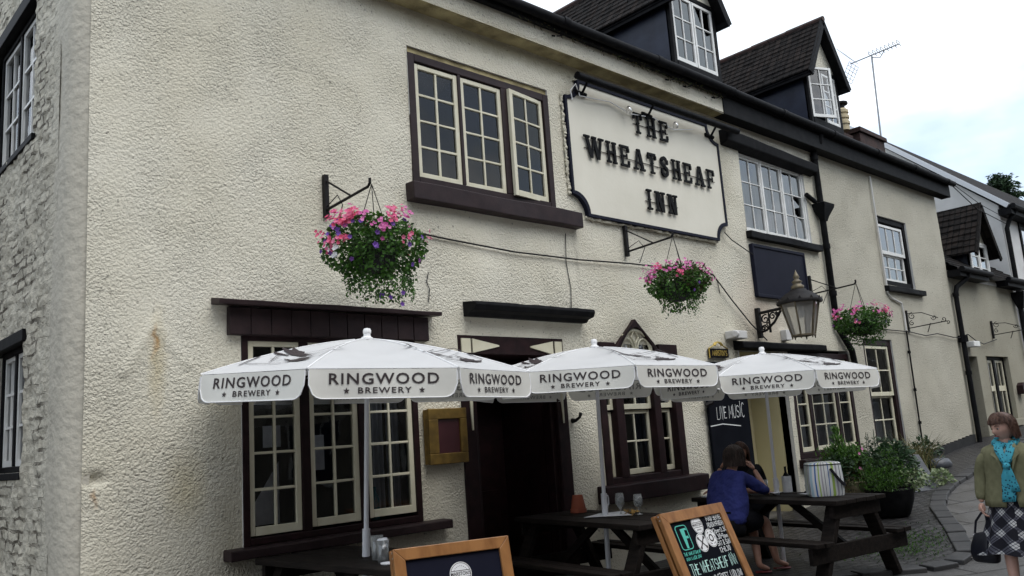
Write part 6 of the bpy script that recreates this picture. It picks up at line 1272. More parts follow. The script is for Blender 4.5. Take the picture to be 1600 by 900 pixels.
m = MB(); m.lathe([(.04, 0), (.04, .15), (.034, .17), (.012, .21), (.012, .27), (.0, .27)], (8.50, 4.90, TZ), 18); bo = thing('wine_bottle', (8.50, 4.90, TZ), 'dark bottle in a white sleeve behind the parasol pole', 'bottle'); m.build('bottle', 'black', bo, smooth=True); MB().lathe([(.05, 0), (.051, .17)], (8.50, 4.90, TZ), 18, cap=False).build('sleeve', 'paper', bo)
m = MB()
for (x, y, a, s) in ((8.20, 4.86, .3, .09), (8.04, 4.45, 1.1, .10), (8.36, 4.45, .7, .08)): m.add([V(x+s*cos(a+k*pi/2), y+s*sin(a+k*pi/2), TZ+.003+.012*(k % 2)+.002*x) for k in range(4)], [(0, 1, 2, 3)])
one(m, 'paper_napkins', 'paper', (8.2, 4.6, TZ), 'white paper napkins spread round the drinks', 'napkins')
m = MB(); m.box(8.24, 8.36, 4.50, 4.57, TZ, TZ+.03); one(m, 'phone_case', 'black', (8.3, 4.53, TZ), 'small black case lying beside the striped bag', 'case', bevel=.01)
m = MB(); m.box(7.90, 8.06, 5.40, 5.6, TZ, TZ+.012); one(m, 'magazine', 'paper', (7.98, 5.5, TZ), 'white magazine at the wall end of the far table', 'magazine')
m = MB(); m.lathe([(.043, 0), (.043, .2), (.03, .235), (.014, .26), (.014, .31), (.0, .31)], (4.36, 6.62, .90), 18); one(m, 'bottle', 'teal_glass', (4.36, 6.62, .9), 'teal glass bottle standing inside the big ground-floor window', 'bottle', smooth=True)
m = MB(); m.box(3.28, 3.50, 6.76, 6.765, .99, 1.18); m.box(3.70, 3.90, 6.69, 6.695, 1.40, 1.70); m.box(3.34, 3.50, 6.72, 6.725, 1.62, 1.80); m.add([V(3.28, 6.8, 1.15), V(3.52, 6.8, 1.0), V(3.52, 6.8, 1.5)], [(0, 1, 2)]); one(m, 'window_papers', 'paper', (3.6, 6.8, 1.2), 'pale notices propped inside the big ground-floor window', 'papers')
m = MB(); m.lathe([(.0, -.03), (.03, -.01), (.03, .02), (.0, .04)], (7.60, 6.95, 1.93), 12); one(m, 'lamp_shade', 'lit', (7.6, 6.95, 1.9), 'small amber lamp inside the gothic window', 'lamp', smooth=True)

# ------------------------------------------------------------------ people
def skin_geo(J, E, sub=2):
    me = bpy.data.meshes.new('sk'); me.from_pydata([tuple(j[0]) for j in J], E, []); ob = bpy.data.objects.new('sk', me); COL.objects.link(ob)
    ob.modifiers.new('s', 'SKIN'); 
    for i, d in enumerate(me.skin_vertices[0].data):
        r_ = J[i][1]; d.radius = (r_, r_) if not isinstance(r_, tuple) else r_; d.use_root = (i == 0)
    sb = ob.modifiers.new('u', 'SUBSURF'); sb.levels = sub; sb.render_levels = sub
    dg = bpy.context.evaluated_depsgraph_get(); dg.update(); m2 = ob.evaluated_get(dg).to_mesh()
    r_ = ([v.co.copy() for v in m2.vertices], [tuple(p.vertices) for p in m2.polygons]); bpy.data.objects.remove(ob); bpy.data.meshes.remove(me); return r_
def head_geo(mb, c, f, u, s=1.0, old=0.0):
    f = f.normalized(); u = (u-f*u.dot(f)).normalized(); r = f.cross(u); nu, nv = 56, 40; o = len(mb.v)
    g = lambda x, a, b: math.exp(-((x-a)/b)**2)
    for j in range(nv+1):
        la = -pi/2+pi*j/nv
        for i in range(nu):
            lo = 2*pi*i/nu; dx, dy, dz = sin(lo)*cos(la), cos(lo)*cos(la), sin(la)     # right, forward, up
            w_ = .076; d_ = .095; h_ = .116
            if dz < 0: w_ *= 1-.30*abs(dz)**1.3; d_ *= 1-(.10 if dy > 0 else .35)*abs(dz)**1.2
            x, y, z = dx*w_, dy*d_, dz*h_
            if dy > 0:
                fr = max(0, dy)
                y += .026*g(dx, 0, .16)*g(dz, -.20, .17)*fr + .012*g(dx, 0, .13)*g(dz, .0, .2)*fr          # nose
                y += .006*g(dz, .22, .10)*g(abs(dx), .25, .3)*fr - .010*g(abs(dx), .36, .16)*g(dz, .04, .12)*fr   # brow, sockets
                y += .007*g(dz, -.52, .10)*g(dx, 0, .28)*fr-.004*g(dz, -.62, .05)*g(dx, 0, .25)*fr + .011*g(dz, -.82, .16)*g(dx, 0, .3)*fr
                x += .006*(1 if dx > 0 else -1)*g(abs(dx), .62, .2)*g(dz, -.12, .2)*fr
                y -= old*.004*g(abs(dx), .42, .06)*g(dz, -.42, .16)
            mb.v.append(c+(r*x+f*y+u*z)*s)
    mb.f += [(o+j*nu+i, o+j*nu+(i+1) % nu, o+(j+1)*nu+(i+1) % nu, o+(j+1)*nu+i) for j in range(nv) for i in range(nu)]
    for sgn in (-1, 1):                                    # ears
        mb.tube([c+(r*sgn*.070+f*-.012+u*.022)*s, c+(r*sgn*.080+f*-.020+u*.012)*s, c+(r*sgn*.078+f*-.014+u*-.02)*s], [.010*s, .016*s, .008*s], 8)
    return f, r, u
def face_bits(parent, c, f, r, u, s=1.0):
    e = MB(); ir = MB(); lp = MB(); br = MB()
    for sgn in (-1, 1):
        p = c+(r*sgn*.030+f*.078+u*.006)*s
        e.lathe([(0, -.009), (.007, -.004), (.0095, 0), (.007, .004), (0, .009)], p, 10); ir.lathe([(0, -.006), (.006, -.004), (.0075, 0), (.006, .004), (0, .006)], p+f*.0085*s, 8)
        br.tube([c+(r*sgn*.016+f*.096+u*.028)*s, c+(r*sgn*.032+f*.093+u*.034)*s, c+(r*sgn*.05+f*.078+u*.028)*s], [.003, .004, .002], 6)
    lp.tube([c+(r*-.024+f*.086-u*.060)*s, c+(r*-.008+f*.0985-u*.057)*s, c+(r*.008+f*.0985-u*.057)*s, c+(r*.024+f*.086-u*.060)*s], [.003, .0055, .0055, .003], 8)
    e.build('eyes', 'eye_white', parent, smooth=True); ir.build('irises', 'iris', parent, smooth=True); lp.build('lips', 'lip', parent, smooth=True); return br
def hair_geo(c, f, r, u, s, low, side, fringe, thick, seed, face=.50):
    """cap of hair: 'low' nape length below centre, 'side' how far the sides hang, fringe height on the brow"""
    mb = MB(); nu, nv = 96, 44; idx = {}
    for j in range(nv+1):
        t = j/nv
        for i in range(nu):
            lo = 2*pi*i/nu; fr = cos(lo); sd = abs(sin(lo))
            bot = -low if fr < face-.15 else (fringe if fr > face+.12 else -low+(fringe+low)*((fr-face+.15)/.27))
            if fr >= face-.15 and fr < face+.12: bot = -side+(fringe+side)*((fr-face+.15)/.27)**1.5
            top = .128; z = top+(bot-top)*t
            # follow an ellipsoid above the ears, hang straight below
            hh = .128; q = max(0, 1-(z/hh)**2) if z > 0 else 1-.10*min(1, (z/.14)**2)
            q = math.sqrt(q); wv = .006*noise.noise(V(cos(lo)*3.2, sin(lo)*3.2, z*12+seed))+.005*noise.noise(V(lo*9, z*9, seed))
            rx, ry = .090+thick, .106+thick
            if fr > 0.3 and z < fringe+.01: pass
            x, y = sin(lo)*rx*q, fr*ry*q
            n_ = V(sin(lo), fr, 0); mb.v.append(c+(r*(x+n_.x*wv)+f*(y+n_.y*wv-.004)+u*(z+.004*noise.noise(V(lo*4, seed, 0))))*s)
    mb.f = [(j*nu+i, (j+1)*nu+i, (j+1)*nu+(i+1) % nu, j*nu+(i+1) % nu) for j in range(nv) for i in range(nu)]
    R = random.Random(seed)
    for _ in range(1500):                                   # loose locks give an uneven edge
        i = R.randrange(nu); j = R.randrange(nv//3, nv+1); a = mb.v[j*nu+i]; b = mb.v[max(0, j-5)*nu+i]; d = (a-b)
        if d.length < 1e-4: continue
        d = d.normalized(); n_ = (a-c).normalized(); Lk = R.uniform(.02, .055); mb.tube([a-d*Lk, a-d*Lk*.4+n_*R.uniform(.001, .006), a+d*R.uniform(0, .016)+n_*R.uniform(-.002, .007)], [.001, R.uniform(.0015, .0035), .0006], 4, False)
    return mb
def hand_geo(mb, wrist, d, palm_n, side, curl=.5, s=1.0):
    """d: from wrist to knuckles, palm_n: out of the palm, side: +1 thumb along d x palm_n"""
    d = d.normalized(); palm_n = (palm_n-d*palm_n.dot(d)).normalized(); x = d.cross(palm_n)*side
    J = [(wrist, .022*s), (wrist+d*.035*s, (.030*s, .016*s)), (wrist+d*.078*s, (.036*s, .013*s))]; vs, fs = skin_geo(J, [(0, 1), (1, 2)]); mb.add(vs, fs)
    for k, (off, L) in enumerate(((.026, .070), (.009, .078), (-.009, .072), (-.026, .056))):
        p = wrist+d*.070*s+x*off*s; J = [(p, .0092*s)]; dd = d.copy()
        for q in range(3):
            an = curl*(.7+.25*q); dd = (dd*cos(an)+palm_n*sin(an)).normalized(); pn = (palm_n*cos(an)-d*sin(an)); p = p+dd*L*s*(.45, .32, .25)[q]; J.append((p, (.0085, .0078, .0062)[q]*s)); 
        vs, fs = skin_geo(J, [(0, 1), (1, 2), (2, 3)], 1); mb.add(vs, fs)
    p = wrist+d*.022*s+x*.024*s; J = [(p, .011*s), (p+(d*.5+x*.75).normalized()*.034*s, .0105*s), (p+(d*.5+x*.75).normalized()*.034*s+(d*.85+x*.2+palm_n*.35).normalized()*.03*s, .009*s), (p+(d*.5+x*.75).normalized()*.034*s+(d*.85+x*.1+palm_n*.5).normalized()*.052*s, .007*s)]
    vs, fs = skin_geo(J, [(0, 1), (1, 2), (2, 3)], 1); mb.add(vs, fs)
def ellring(c, f, r, rf, rr, n=40, wv=0, k=0, seed=0): 
    return [c+r*(rr*sin(2*pi*i/n))*(1+wv*sin(k*2*pi*i/n+seed))+f*(rf*cos(2*pi*i/n))*(1+wv*sin(k*2*pi*i/n+seed)) for i in range(n)]

# seated pair
def seated(P, f, label, hair, shirt, skirt, head_f, lean=.17, elbow=None, hand=None, far_arm=None, hair_kw=None, skin_m='skin', feet=(), face=True):
    u = V(0, 0, 1); r = f.cross(u); root = thing('person', (P.x, P.y, gz(P.x, P.y)), label, 'person')
    ch = P+f*lean*.55+u*.34; nk = P+f*lean+u*.54; hc = P+f*(lean+.05)+u*.655
    J = [(P, (.12, .09)), (P+f*lean*.25+u*.15, (.12, .09)), (ch, (.14, .095)), (nk, .05), (hc-u*.07, .05)]; E_ = [(0, 1), (1, 2), (2, 3), (3, 4)]
    shl = []
    for s in (-1, 1): J.append((ch+r*s*.165+u*.13+f*.02, .052)); E_.append((2, len(J)-1)); shl.append(len(J)-1)
    eR = elbow; J += [(eR, .040), (hand, .024)]; E_ += [(shl[1], len(J)-2), (len(J)-2, len(J)-1)]
    eL, hL = far_arm; J += [(eL, .040), (hL, .024)]; E_ += [(shl[0], len(J)-2), (len(J)-2, len(J)-1)]
    for s, kn, an, toe in feet:
        J += [(P+r*s*.09+f*.06, .075), (kn, .058), (kn.lerp(an, .35), .052), (an, .034), (toe, (.035, .02))]; n = len(J); E_ += [(0, n-5), (n-5, n-4), (n-4, n-3), (n-3, n-2), (n-2, n-1)]
    vs, fs = skin_geo(J, E_); b = MB().add(vs, fs); hf, hr, hu = head_geo(b, hc, head_f, u)
    hand_geo(b, hand, (hand-eR).normalized()+head_f*-.2, -f*.2+V(0, 0, -.2)-r*.7, 1, .75); hand_geo(b, hL, (hL-eL), V(0, 0, -1), -1, .3)
    B = b.build('body', skin_m, root, smooth=True); br = face_bits(root, hc, hf, hr, hu); br.build('eyebrows', hair, root)
    hair_geo(hc, hf, hr, hu, 1.0, **hair_kw).build('hair', hair, root, smooth=True)
    # shirt: looser skin over trunk and arms
    J = [(P-u*.05-f*.03, (.27, .19)), (P+f*lean*.2+u*.12-f*.02, (.245, .165)), (ch-f*.01, (.225, .155)), (ch+u*.14+f*.03, (.13, .085)), (nk-u*.015, .055)]; E_ = [(0, 1), (1, 2), (2, 3), (3, 4)]
    for s, el, ha in ((1, eR, hand), (-1, eL, hL)):
        sh = ch+r*s*.175+u*.115+f*.015; mid = sh.lerp(el, .5)
        J += [(sh, .074), (mid, .066), (el, .056), (el.lerp(ha, .16), .050)]; n = len(J); E_ += [(2, n-4), (n-4, n-3), (n-3, n-2), (n-2, n-1)]
    vs, fs = skin_geo(J, E_); sm_ = MB().add([v+V(1, 1, .6)*.010*noise.noise(v*9)+V(.6, .6, 1)*.005*noise.noise(v*24) for v in vs], fs); sm_.build('shirt', shirt, root, smooth=True)
    if skirt:
        J = [(P-u*.02-f*.03, (.33, .26)), (P+u*.10-f*.01, (.25, .19))]; E_ = [(0, 1)]
        for s, kn, an, toe in feet: J += [(P+r*s*.095+f*.14+u*.02, .15), (kn-f*.03+u*.012, .105)]; n = len(J); E_ += [(0, n-2), (n-2, n-1)]
        vs, fs = skin_geo(J, E_); sq = MB().add([v+V(1, 1, 1)*.006*noise.noise(v*8) for v in vs], fs); sq.loft([[P+r*(q*.20*cos(t))+f*(q*.17*sin(t)-.02)+u*z for t in [2*pi*i/24 for i in range(24)]] for z, q in ((-.13, .6), (-.115, .95), (-.05, 1.05), (.04, 1.0), (.10, .8))]); sq.build('skirt', skirt, root, smooth=True)
    for s, kn, an, toe in feet: q = MB(); q.tube([an+V(0, 0, -.05)-(toe-an)*.3, toe+V(0, 0, -.025)], [.03, .042], 8); q.v = [V(p.x, p.y, (p.z-an.z)*.35+an.z-.05) for p in q.v]; q.build('sandal', 'sandal', root)
    return root
tb, ta = V(.988, -.157, 0), V(.157, .988, 0); tc_ = V(7.97, 3.83, 0)
P1 = tc_+ta*1.18-tb*.58+V(0, 0, .55); f1 = tb; r1 = f1.cross(V(0, 0, 1))
hd1 = (f1*.93+ta*.33+V(0, 0, -.05)).normalized()
seated(P1, f1, 'person in royal blue shirt and black skirt seated with back to us at far table', 'hair_grey', 'shirt', 'black_cloth', hd1, .15,
       elbow=P1+f1*.40+r1*.20+V(0, 0, .285), hand=P1+f1*.40+r1*.075+V(0, 0, .51), far_arm=(P1+f1*.40-r1*.22+V(0, 0, .285), P1+f1*.58-r1*.02+V(0, 0, .27)),
       hair_kw=dict(low=.10, side=.05, fringe=.06, thick=.018, seed=4, face=.55),
       feet=((1, P1+f1*.42+r1*.12+V(0, 0, .0), P1+f1*.56+r1*.10+V(0, 0, -.44), P1+f1*.70+r1*.12+V(0, 0, -.49)), (-1, P1+f1*.43-r1*.07+V(0, 0, -.0), P1+f1*.28+r1*.10+V(0, 0, -.44), P1+f1*.40+r1*.12+V(0, 0, -.49))))
P2 = tc_+ta*1.90+tb*.60+V(0, 0, .55); f2 = -tb; r2v = f2.cross(V(0, 0, 1))
hd2 = (f2*.75-ta*.62+V(0, 0, -.08)).normalized()
seated(P2, f2, 'auburn haired person in dark clothes mostly hidden behind the blue shirted person', 'hair_auburn', 'black_cloth', 'black_cloth', hd2, .01,
       elbow=P2+f2*.42+r2v*.2+V(0, 0, .285), hand=P2+f2*.40+r2v*.02+V(0, 0, .50), far_arm=(P2+f2*.40-r2v*.22+V(0, 0, .285), P2+f2*.60-r2v*.05+V(0, 0, .27)),
       hair_kw=dict(low=.11, side=.09, fringe=.05, thick=.006, seed=9, face=.5),
       feet=((1, P2+f2*.42+r2v*.1, P2+f2*.40+r2v*.1+V(0, 0, -.44), P2+f2*.54+r2v*.12+V(0, 0, -.49)), (-1, P2+f2*.42-r2v*.08, P2+f2*.40-r2v*.1+V(0, 0, -.44), P2+f2*.54-r2v*.12+V(0, 0, -.49))))

# woman walking
def walker(X, Y):
    g0 = gz(X, Y); O = V(X, Y, g0); f = V(-.985, -.17, 0).normalized(); u = V(0, 0, 1); r = f.cross(u)
    root = thing('person', tuple(O), 'woman in olive jacket, turquoise scarf and plaid skirt walking past with a handbag', 'person')
    hc = O+u*1.432+f*.03; hf = (f*.76+r*.62+u*-.22).normalized()
    J = [(O+u*.86, (.13, .10)), (O+u*1.02, (.115, .09)), (O+u*1.17+f*-.0, (.14, .095)), (O+u*1.30, .05), (hc-u*.07, .052)]; E_ = [(0, 1), (1, 2), (2, 3), (3, 4)]
    eR, wR = O+r*.235+u*1.0-f*.02, O+r*.255+u*.80+f*.05; eL, wL = O-r*.245+u*1.0-f*.05, O-r*.26+u*.80+f*.02
    for s, el, wr in ((1, eR, wR), (-1, eL, wL)): J += [(O+r*s*.155+u*1.195, .032), (el, .034), (wr, .023)]; n = len(J); E_ += [(2, n-3), (n-3, n-2), (n-2, n-1)]
    for s, kn, an, toe in ((1, O+r*.08+f*.16+u*.47, O+r*.07+f*.24+u*.09, O+r*.07+f*.38+u*.035), (-1, O-r*.08+f*.02+u*.45, O-r*.07-f*.22+u*.12, O-r*.07-f*.10+u*.03)):
        J += [(O+r*s*.085+u*.80, .085), (kn, .055), (kn.lerp(an, .4), .052), (an, .035), (toe, (.035, .02))]; n = len(J); E_ += [(0, n-5), (n-5, n-4), (n-4, n-3), (n-3, n-2), (n-2, n-1)]
        q = MB(); q.tube([an-f*.06-u*.035, toe-u*.0+f*.02], [.036, .040], 10); q.v = [V(p.x, p.y, toe.z+(p.z-toe.z)*.5) for p in q.v]; q.build('shoe', 'bagleather', root, smooth=True)
    vs, fs = skin_geo(J, E_); b = MB().add(vs, fs); hf, hr, hu = head_geo(b, hc, hf, u, 1.0, 1.0)
    hand_geo(b, wR, V(0, 0, -1)+f*.15, -r, 1, .75); hand_geo(b, wL, V(0, 0, -1)+f*.1, r, -1, .4); b.build('body', 'skin_old', root, smooth=True)
    br = face_bits(root, hc, hf, hr, hu); br.build('eyebrows', 'hair_auburn', root)
    hair_geo(hc, hf, hr, hu, 1.0, low=.105, side=.085, fringe=.05, thick=.010, seed=6, face=.24).build('hair', 'hair_auburn', root, smooth=True)
    # jacket: shell open in front
    n = 56; m = MB(); rows = []
    spec_ = [(.775, .205, .235, .20), (.83, .20, .232, .16), (.92, .178, .215, .08), (1.0, .160, .200, .05), (1.08, .155, .200, .10), (1.16, .155, .208, .20), (1.215, .142, .212, .26), (1.25, .118, .195, .34), (1.268, .10, .165, .42), (1.285, .085, .125, .50), (1.31, .068, .080, .62), (1.325, .064, .072, .66)]
    for z, rf_, rr_, gap in spec_:
        rows.append([O+u*(z+.006*noise.noise(V(i*.3, z*4, 0)))+f*(rf_*cos(a)-.01)+r*(rr_*sin(a)) + (f*cos(a)+r*sin(a))*(.016*noise.noise(V(cos(a)*3, sin(a)*3, z*7))+.008*noise.noise(V(cos(a)*8+z*5, sin(a)*8, z*12))) for i in range(n) for a in [gap+(2*pi-2*gap)*i/(n-1)]])
    o = len(m.v)
    for rw_ in rows: m.v += rw_
    m.f = [(j*n+i, j*n+i+1, (j+1)*n+i+1, (j+1)*n+i) for j in range(len(rows)-1) for i in range(n-1)]
    jk = m.build('jacket', 'olive', root, smooth=True); sd_ = jk.modifiers.new('thick', 'SOLIDIFY'); sd_.thickness = .012; sd_.offset = 1
    for s, el, wr in ((1, eR, wR), (-1, eL, wL)):
        sh = O+r*s*.172+u*1.205; J = [(sh-r*s*.05-u*.02, .070), (sh+r*s*.018-u*.03, .070), (sh.lerp(el, .55)+r*s*.012, .066), (el+r*s*.004, .058), (el.lerp(wr, .95), .050)]; vs, fs = skin_geo(J, [(0, 1), (1, 2), (2, 3), (3, 4)]); MB().add([v+V(1, 1, .5)*.007*noise.noise(v*11) for v in vs], fs).build('sleeve', 'olive', jk, smooth=True)
    lp = MB()
    for s in (-1, 1):                       # lapels
        pts = [O+u*1.31+f*.045+r*s*.062, O+u*1.255+f*.118+r*s*.098, O+u*1.205+f*.148+r*s*.108, O+u*1.185+f*.150+r*s*.085, O+u*1.06+f*.158+r*s*.035, O+u*1.16+f*.152+r*s*.050, O+u*1.27+f*.098+r*s*.055]
        lp.add([p+f*.010 for p in pts], [(0, 1, 6), (1, 2, 5, 6), (2, 3, 5), (3, 4, 5)])
    l_ = lp.build('lapel', 'olive', jk); s2 = l_.modifiers.new('thick', 'SOLIDIFY'); s2.thickness = .008
    bt = MB()
    for z in (1.0, .92): bt.lathe([(0, 0), (.011, 0), (.011, .004), (0, .006)], (0, 0, 0), 10); k = len(bt.v)-40; bt.v[k:] = [O+u*(z+p.y)-r*(.04-p.x)+f*(.168+p.z) for p in bt.v[k:]]
    bt.build('button', 'bagleather', jk)
    MB().loft([ellring(O+u*z, f, r, a, b_) for z, a, b_ in ((.80, .145, .17), (1.0, .135, .165), (1.15, .135, .175), (1.24, .10, .14), (1.29, .06, .075))]).build('blouse', 'blouse', root, smooth=True)
    # skirt with swinging folds
    sk = MB(); N_ = 96; rings = []
    for k in range(15):
        t = k/14; z = .90-.51*t; rf_ = .135+.155*t**1.1; rr_ = .168+.165*t**1.1; rings.append([O+f*(.05*t+rf_*cos(a)*(1+.085*t*sin(9*a+.7)+.04*t*sin(5*a)))+r*(-.02*t+rr_*sin(a)*(1+.085*t*sin(9*a+.7)+.04*t*sin(5*a)))+u*(z+.02*t*sin(3*a+.4)) for a in [2*pi*i/N_ for i in range(N_)]])
    sk.loft(rings, cap=False, uv=(11.0, 4.2)); sk.build('skirt', 'plaid', root, smooth=True)
    # scarf
    sc_ = MB()
    nr = [O+u*(1.305-.03*cos(a))+f*(.070*cos(a)+.012)+r*(.082*sin(a)) for a in [2*pi*k/20 for k in range(21)]]; sc_.tube(nr, [.026+.005*sin(k*1.9) for k in range(21)], 10, False)
    def tail(pts, ws, th=.012):
        rg2 = []
        for k, (p, w_) in enumerate(zip(pts, ws)): rg2.append([p+r*(w_*cos(a)*(1+.1*sin(k*1.7+3*a)))+f*(th*sin(a)+.006*sin(5*a+k)) for a in [2*pi*i/20 for i in range(20)]])
        sc_.loft(rg2)
    for s in (-1, 1): tail([O+u*1.315+f*.055+r*s*.06, O+u*1.24+f*.135+r*s*.042, O+u*1.16+f*.165+r*s*.018, O+u*1.11+f*.176], [.03, .034, .028, .02], .016)
    sc_.lathe([(0, -.03), (.026, -.018), (.032, 0), (.026, .02), (0, .03)], O+u*1.11+f*.185, 14)
    tail([O+u*1.10+f*.185, O+u*1.03+f*.188+r*.008, O+u*.95+f*.190+r*.012, O+u*.87+f*.196+r*.018, O+u*.82+f*.200+r*.02], [.022, .038, .046, .052, .05]); tail([O+u*1.10+f*.183-r*.01, O+u*1.02+f*.185-r*.022, O+u*.95+f*.190-r*.03, O+u*.90+f*.194-r*.034], [.020, .03, .036, .038])
    sc_.build('scarf', 'scarf', root, smooth=True)
    # handbag, held
    hp = wR+V(0, 0, -.09); H = thing('handbag', tuple(O+r*.29), 'slouchy navy-black studded leather handbag hanging from the woman\'s hand', 'handbag'); c = hp+r*.03+u*-.27
    bx = (r*.85-f*.5).normalized(); by = bx.cross(u); rg3 = []
    for z, wx, wy in ((-.135, .105, .045), (-.12, .125, .06), (-.06, .135, .07), (.0, .125, .062), (.06, .105, .042), (.10, .09, .022), (.115, .08, .012)):
        rg3.append([c+u*(z+.02*cos(a)*(-1 if z > 0 else 0))+bx*(wx*abs(cos(a))**.75*(1 if cos(a) > 0 else -1))+by*(wy*sin(a)*(1+.12*noise.noise(V(a*2, z*20, 3)))) for a in [2*pi*i/40 for i in range(40)]])
    bb = MB().loft(rg3); bb.build('body', 'bagleather', H, smooth=True)
    st = MB()
    for s in (-1, 1):
        q = [c+u*.10+bx*.075*s, c+u*.2+bx*.055*s+by*.01, hp+u*-.0+bx*.02*s, hp+u*.012]; 
        for a, b_ in zip(q, q[1:]): st.bar(a, b_+(b_-a)*.05, .018, .006, tuple(by))
    st.build('strap', 'bagleather', H)
    sd2 = MB()
    for k in range(7): p = c+bx*.118+by*.03+u*(-.10+.03*k); sd2.lathe([(0, -.006), (.006, 0), (0, .006)], p, 8)
    sd2.build('stud', 'silver', H)
walker(8.12, 2.56)

# ------------------------------------------------------------------ planters, weeds, leaning slate
random.seed(61)
def planter(x, y, prof, mpot, label, build):
    g = gz(x, y)+.02; root = thing('potted_plant', (x, y, g), label, 'potted plant', 'planters along the foot of the inn'); m = MB(); m.lathe(prof, (x, y, g), 28); m.build('pot', mpot, root, auto=40); build(root, x, y, g)
def pl1(root, x, y, g):
    a = MB()
    for q in range(16): a.cloud((x+random.gauss(.02, .19), y+random.gauss(0, .15), g+.55+random.uniform(0, .26)), random.uniform(.08, .17), random.uniform(.08, .16), random.uniform(.08, .18), 120, .045, .42, .1, -.1)
    a.build('foliage', 'leaf_bright', root)
    b = MB(); b.cloud((x-.08, y, g-.20+.88*.72), .40, .36, .24, 900, .055, .4, .5, .6); b.build('trailing_foliage', 'leaf_dry', root)
    c = MB()
    for k in range(260): t = random.random(); c.leaf(V(x-.16+random.gauss(0, .09*(1-t)), y+random.gauss(0, .09*(1-t)), g+.62+.50*t), V(random.uniform(-1, 1), random.uniform(-1, 1), 1.1), V(random.uniform(-1, 1), -1, 0), .10, .022)
    for k in range(500): c.leaf(V(x-.1+random.gauss(0, .15), y+random.gauss(0, .13), g+.6+random.random()*.25), V(random.uniform(-1, 1), random.uniform(-1, 1), .9), V(random.uniform(-1, 1), -1, 0), .08, .02)
    c.build('fern_fronds', 'leaf_bright', root); d = MB()
    for _ in range(5): d.flower(V(x+random.uniform(-.3, .25), y-.3, g+.68+random.uniform(-.1, .18)), .026, V(-.3, -1, .2))
    d.build('blossom', 'magenta', root); e = MB(); e.cloud((x-.33, y-.1, g-.20+.88*.92), .2, .2, .2, 320, .05, .4, .2, -.2); e.cloud((x+.3, y, g-.20+.88*.9), .18, .18, .2, 300, .05, .45, .2, 0); e.build('dark_foliage', 'leaf_dark', root)
planter(11.55, 5.72, [(.20, 0), (.23, .03), (.27, .24), (.31, .37), (.33, .40), (.31, .42), (.0, .36)], 'pot_clay', 'buff clay planter with bright ferns and trailing plants behind the striped bag', pl1)
def pl2(root, x, y, g):
    a = MB()
    for q in range(34):                      # feathery upright plumes of uneven height
        ang = random.uniform(0, 2*pi); rr_ = .25*math.sqrt(random.random()); x0, y0 = x-.13+rr_*cos(ang), y+rr_*sin(ang); H = random.uniform(.22, .62)*(1-.4*(rr_/.3)**2); lx, ly = .35*rr_*cos(ang)+random.gauss(0, .05), .35*rr_*sin(ang)
        for k in range(56): t = random.random(); w_ = .075*(1-t)+.012; a.leaf(V(x0+lx*t+random.gauss(0, w_), y0+ly*t+random.gauss(0, w_), g+.34+H*t), V(random.uniform(-1, 1)+lx, random.uniform(-1, 1)+ly, random.uniform(.2, 1.3)), V(random.uniform(-1, 1), random.uniform(-1, 1), .3), .05, .013)
    a.build('bright_foliage', 'leaf_bright', root)
    b = MB(); b.cloud((x+.24, y+.02, g+.60), .34, .32, .30, 900, .06, .45, .2, 0); b.cloud((x+.34, y+.1, g+.78), .24, .24, .20, 320, .055, .4, .1, -.3)
    for q in range(7):
        x0, y0 = x+random.uniform(.0, .45), y+random.uniform(-.1, .3); b.tube([V(x0, y0, g+.6), V(x0+.05, y0, g+.95+random.uniform(0, .2))], .004, 4)
        for k in range(26): t = random.random(); b.leaf(V(x0+.05*t, y0, g+.5+.52*t), V(random.uniform(-1, 1), random.uniform(-1, 1), .3), V(0, -1, .3), .05, .022)
    b.build('dark_foliage', 'leaf_dark', root)
    c = MB(); c.cloud((x+.18, y-.24, g+.46), .26, .16, .16, 420, .05, .45, .2, .4); c.build('pale_foliage', 'leaf_pale', root)
planter(11.28, 5.04, [(.19, 0), (.22, .02), (.29, .22), (.30, .34), (.27, .37), (.285, .39), (.265, .40), (.0, .34)], 'black', 'glossy black round pot of bright and dark shrubs at the cobbles edge', pl2)
def tuft(x, y, n, h, mname, label, spread=.22, name='wall_plant'):
    m = MB(); g = gz(x, y)
    for _ in range(n):
        a = random.uniform(0, 2*pi); d = V(cos(a)*random.uniform(.1, .8), sin(a)*random.uniform(.1, .8), 1).normalized(); p = V(x+random.gauss(0, spread), y+random.gauss(0, spread*.5), g); L = h*random.uniform(.4, 1.1); q = p+d*L*.6; e = q+V(d.x, d.y, d.z*.3).normalized()*L*.5
        s_ = d.cross(V(.3, .5, .2)).normalized()*.008; m.add([p-s_, p+s_, q+s_*.8, q-s_*.8, e], [(0, 1, 2, 3), (3, 2, 4)])
    return one(m, name, mname, (x, y, g), label, 'plant')
tuft(14.9, 6.2, 260, .75, 'grass_dry', 'dry grassy plant growing against the inn wall behind the slate', .30)
m = MB(); m.cloud((14.0, 6.1, gz(14, 6.1)+.30), .45, .28, .34, 700, .075, .45, .1, 0); m.cloud((15.5, 6.2, gz(15.5, 6)+.25), .4, .25, .3, 420, .07, .4, .1, 0); one(m, 'wall_shrub', 'leaf_dark', (14.2, 6.1, .4), 'dark leafy shrub against the wall below the tall sash window', 'shrub')
m = MB(); m.cloud((13.6, 5.28, gz(13.6, 5.2)+.10), .34, .16, .16, 300, .06, .45, .0, 0); one(m, 'kerb_weed', 'leaf_pale', (13.6, 5.28, .36), 'green weed growing by the kerb in front of the slate', 'weed')
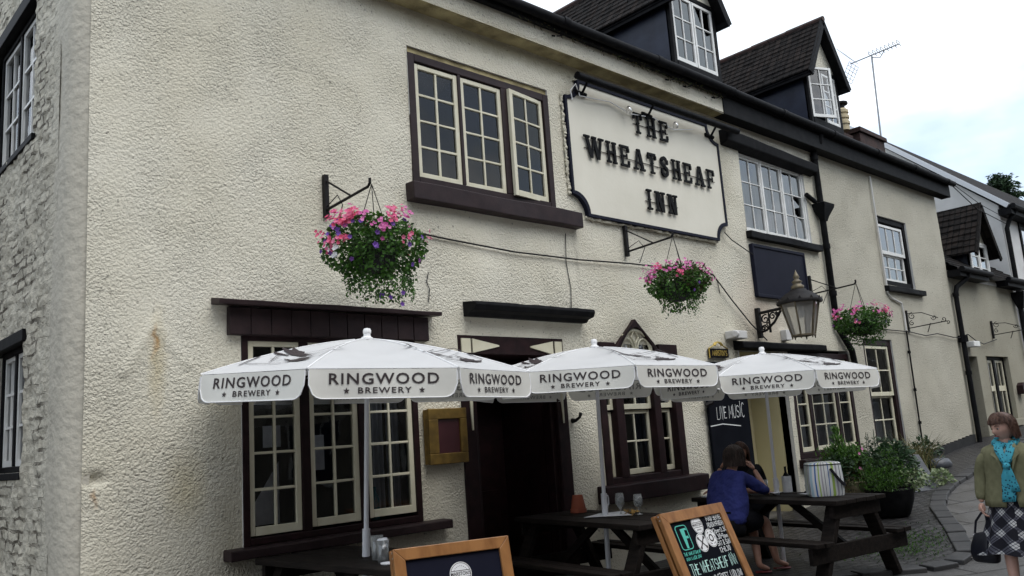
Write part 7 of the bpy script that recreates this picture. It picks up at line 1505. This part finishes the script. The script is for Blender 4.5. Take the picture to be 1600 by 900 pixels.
sl = MB(); q = [V(12.75, 5.55, .33), V(13.35, 5.20, .36), V(14.6, 5.95, .80), V(13.9, 6.35, .88)]; nn = (q[1]-q[0]).cross(q[3]-q[0]).normalized()*.03
for t in (.0,): sl.add([p+V(0, 0, 0) for p in q]+[p+nn for p in q], [(3, 2, 1, 0), (4, 5, 6, 7), (0, 1, 5, 4), (1, 2, 6, 5), (2, 3, 7, 6), (3, 0, 4, 7)])
one(sl, 'slate_slab', 'slate', (13.5, 5.7, .4), 'broken blue-grey slate slab leaning against plants by the wall', 'slab', bevel=.006)
st = MB(); st.lathe([(0, -.02), (.16, .0), (.20, .08), (.15, .17), (.0, .20)], (15.4, 5.95, gz(15.4, 5.9)), 14, sx=1.4); st.v = [p+V(1, 1, .6)*.05*noise.noise(p*4) for p in st.v]; one(st, 'stone', 'slate', (15.4, 5.95, .5), 'dark rounded stone lying beyond the slate slab', 'stone', smooth=True)
gw = MB()
for _ in range(900):
    x = random.gauss(9.95, .38); y = random.gauss(4.35, .26)
    if y < kerb_y(x)+.05: continue
    p = V(x, y, gz(x, y)+.02); gw.leaf(p, V(random.uniform(-1, 1), random.uniform(-1, 1), random.uniform(.3, 1.0)), V(random.uniform(-1, 1), random.uniform(-1, 1), .5), random.uniform(.02, .05), .012)
o = gw.build('moss_patch', 'leaf_bright'); o['kind'] = 'stuff'
lit_ = MB()
for x, y in ((9.6, 3.5), (9.9, 4.2), (8.9, 3.1), (10.3, 3.6), (12.0, 4.3)): lit_.leaf(V(x, y, gz(x, y)+.02), V(random.uniform(-1, 1), random.uniform(-1, 1), .05), V(0, 0, 1), .05, .04)
R = random.Random(77)
for _ in range(260):
    x, y = R.uniform(8.4, 16), R.uniform(2.2, 5.6); lit_.leaf(V(x, y, gz(x, y)+.022), V(R.uniform(-1, 1), R.uniform(-1, 1), .05), V(0, 0, 1), R.uniform(.008, .03), R.uniform(.006, .02))
lit_ = lit_
o = lit_.build('litter', 'litter_leaf'); o['kind'] = 'stuff'
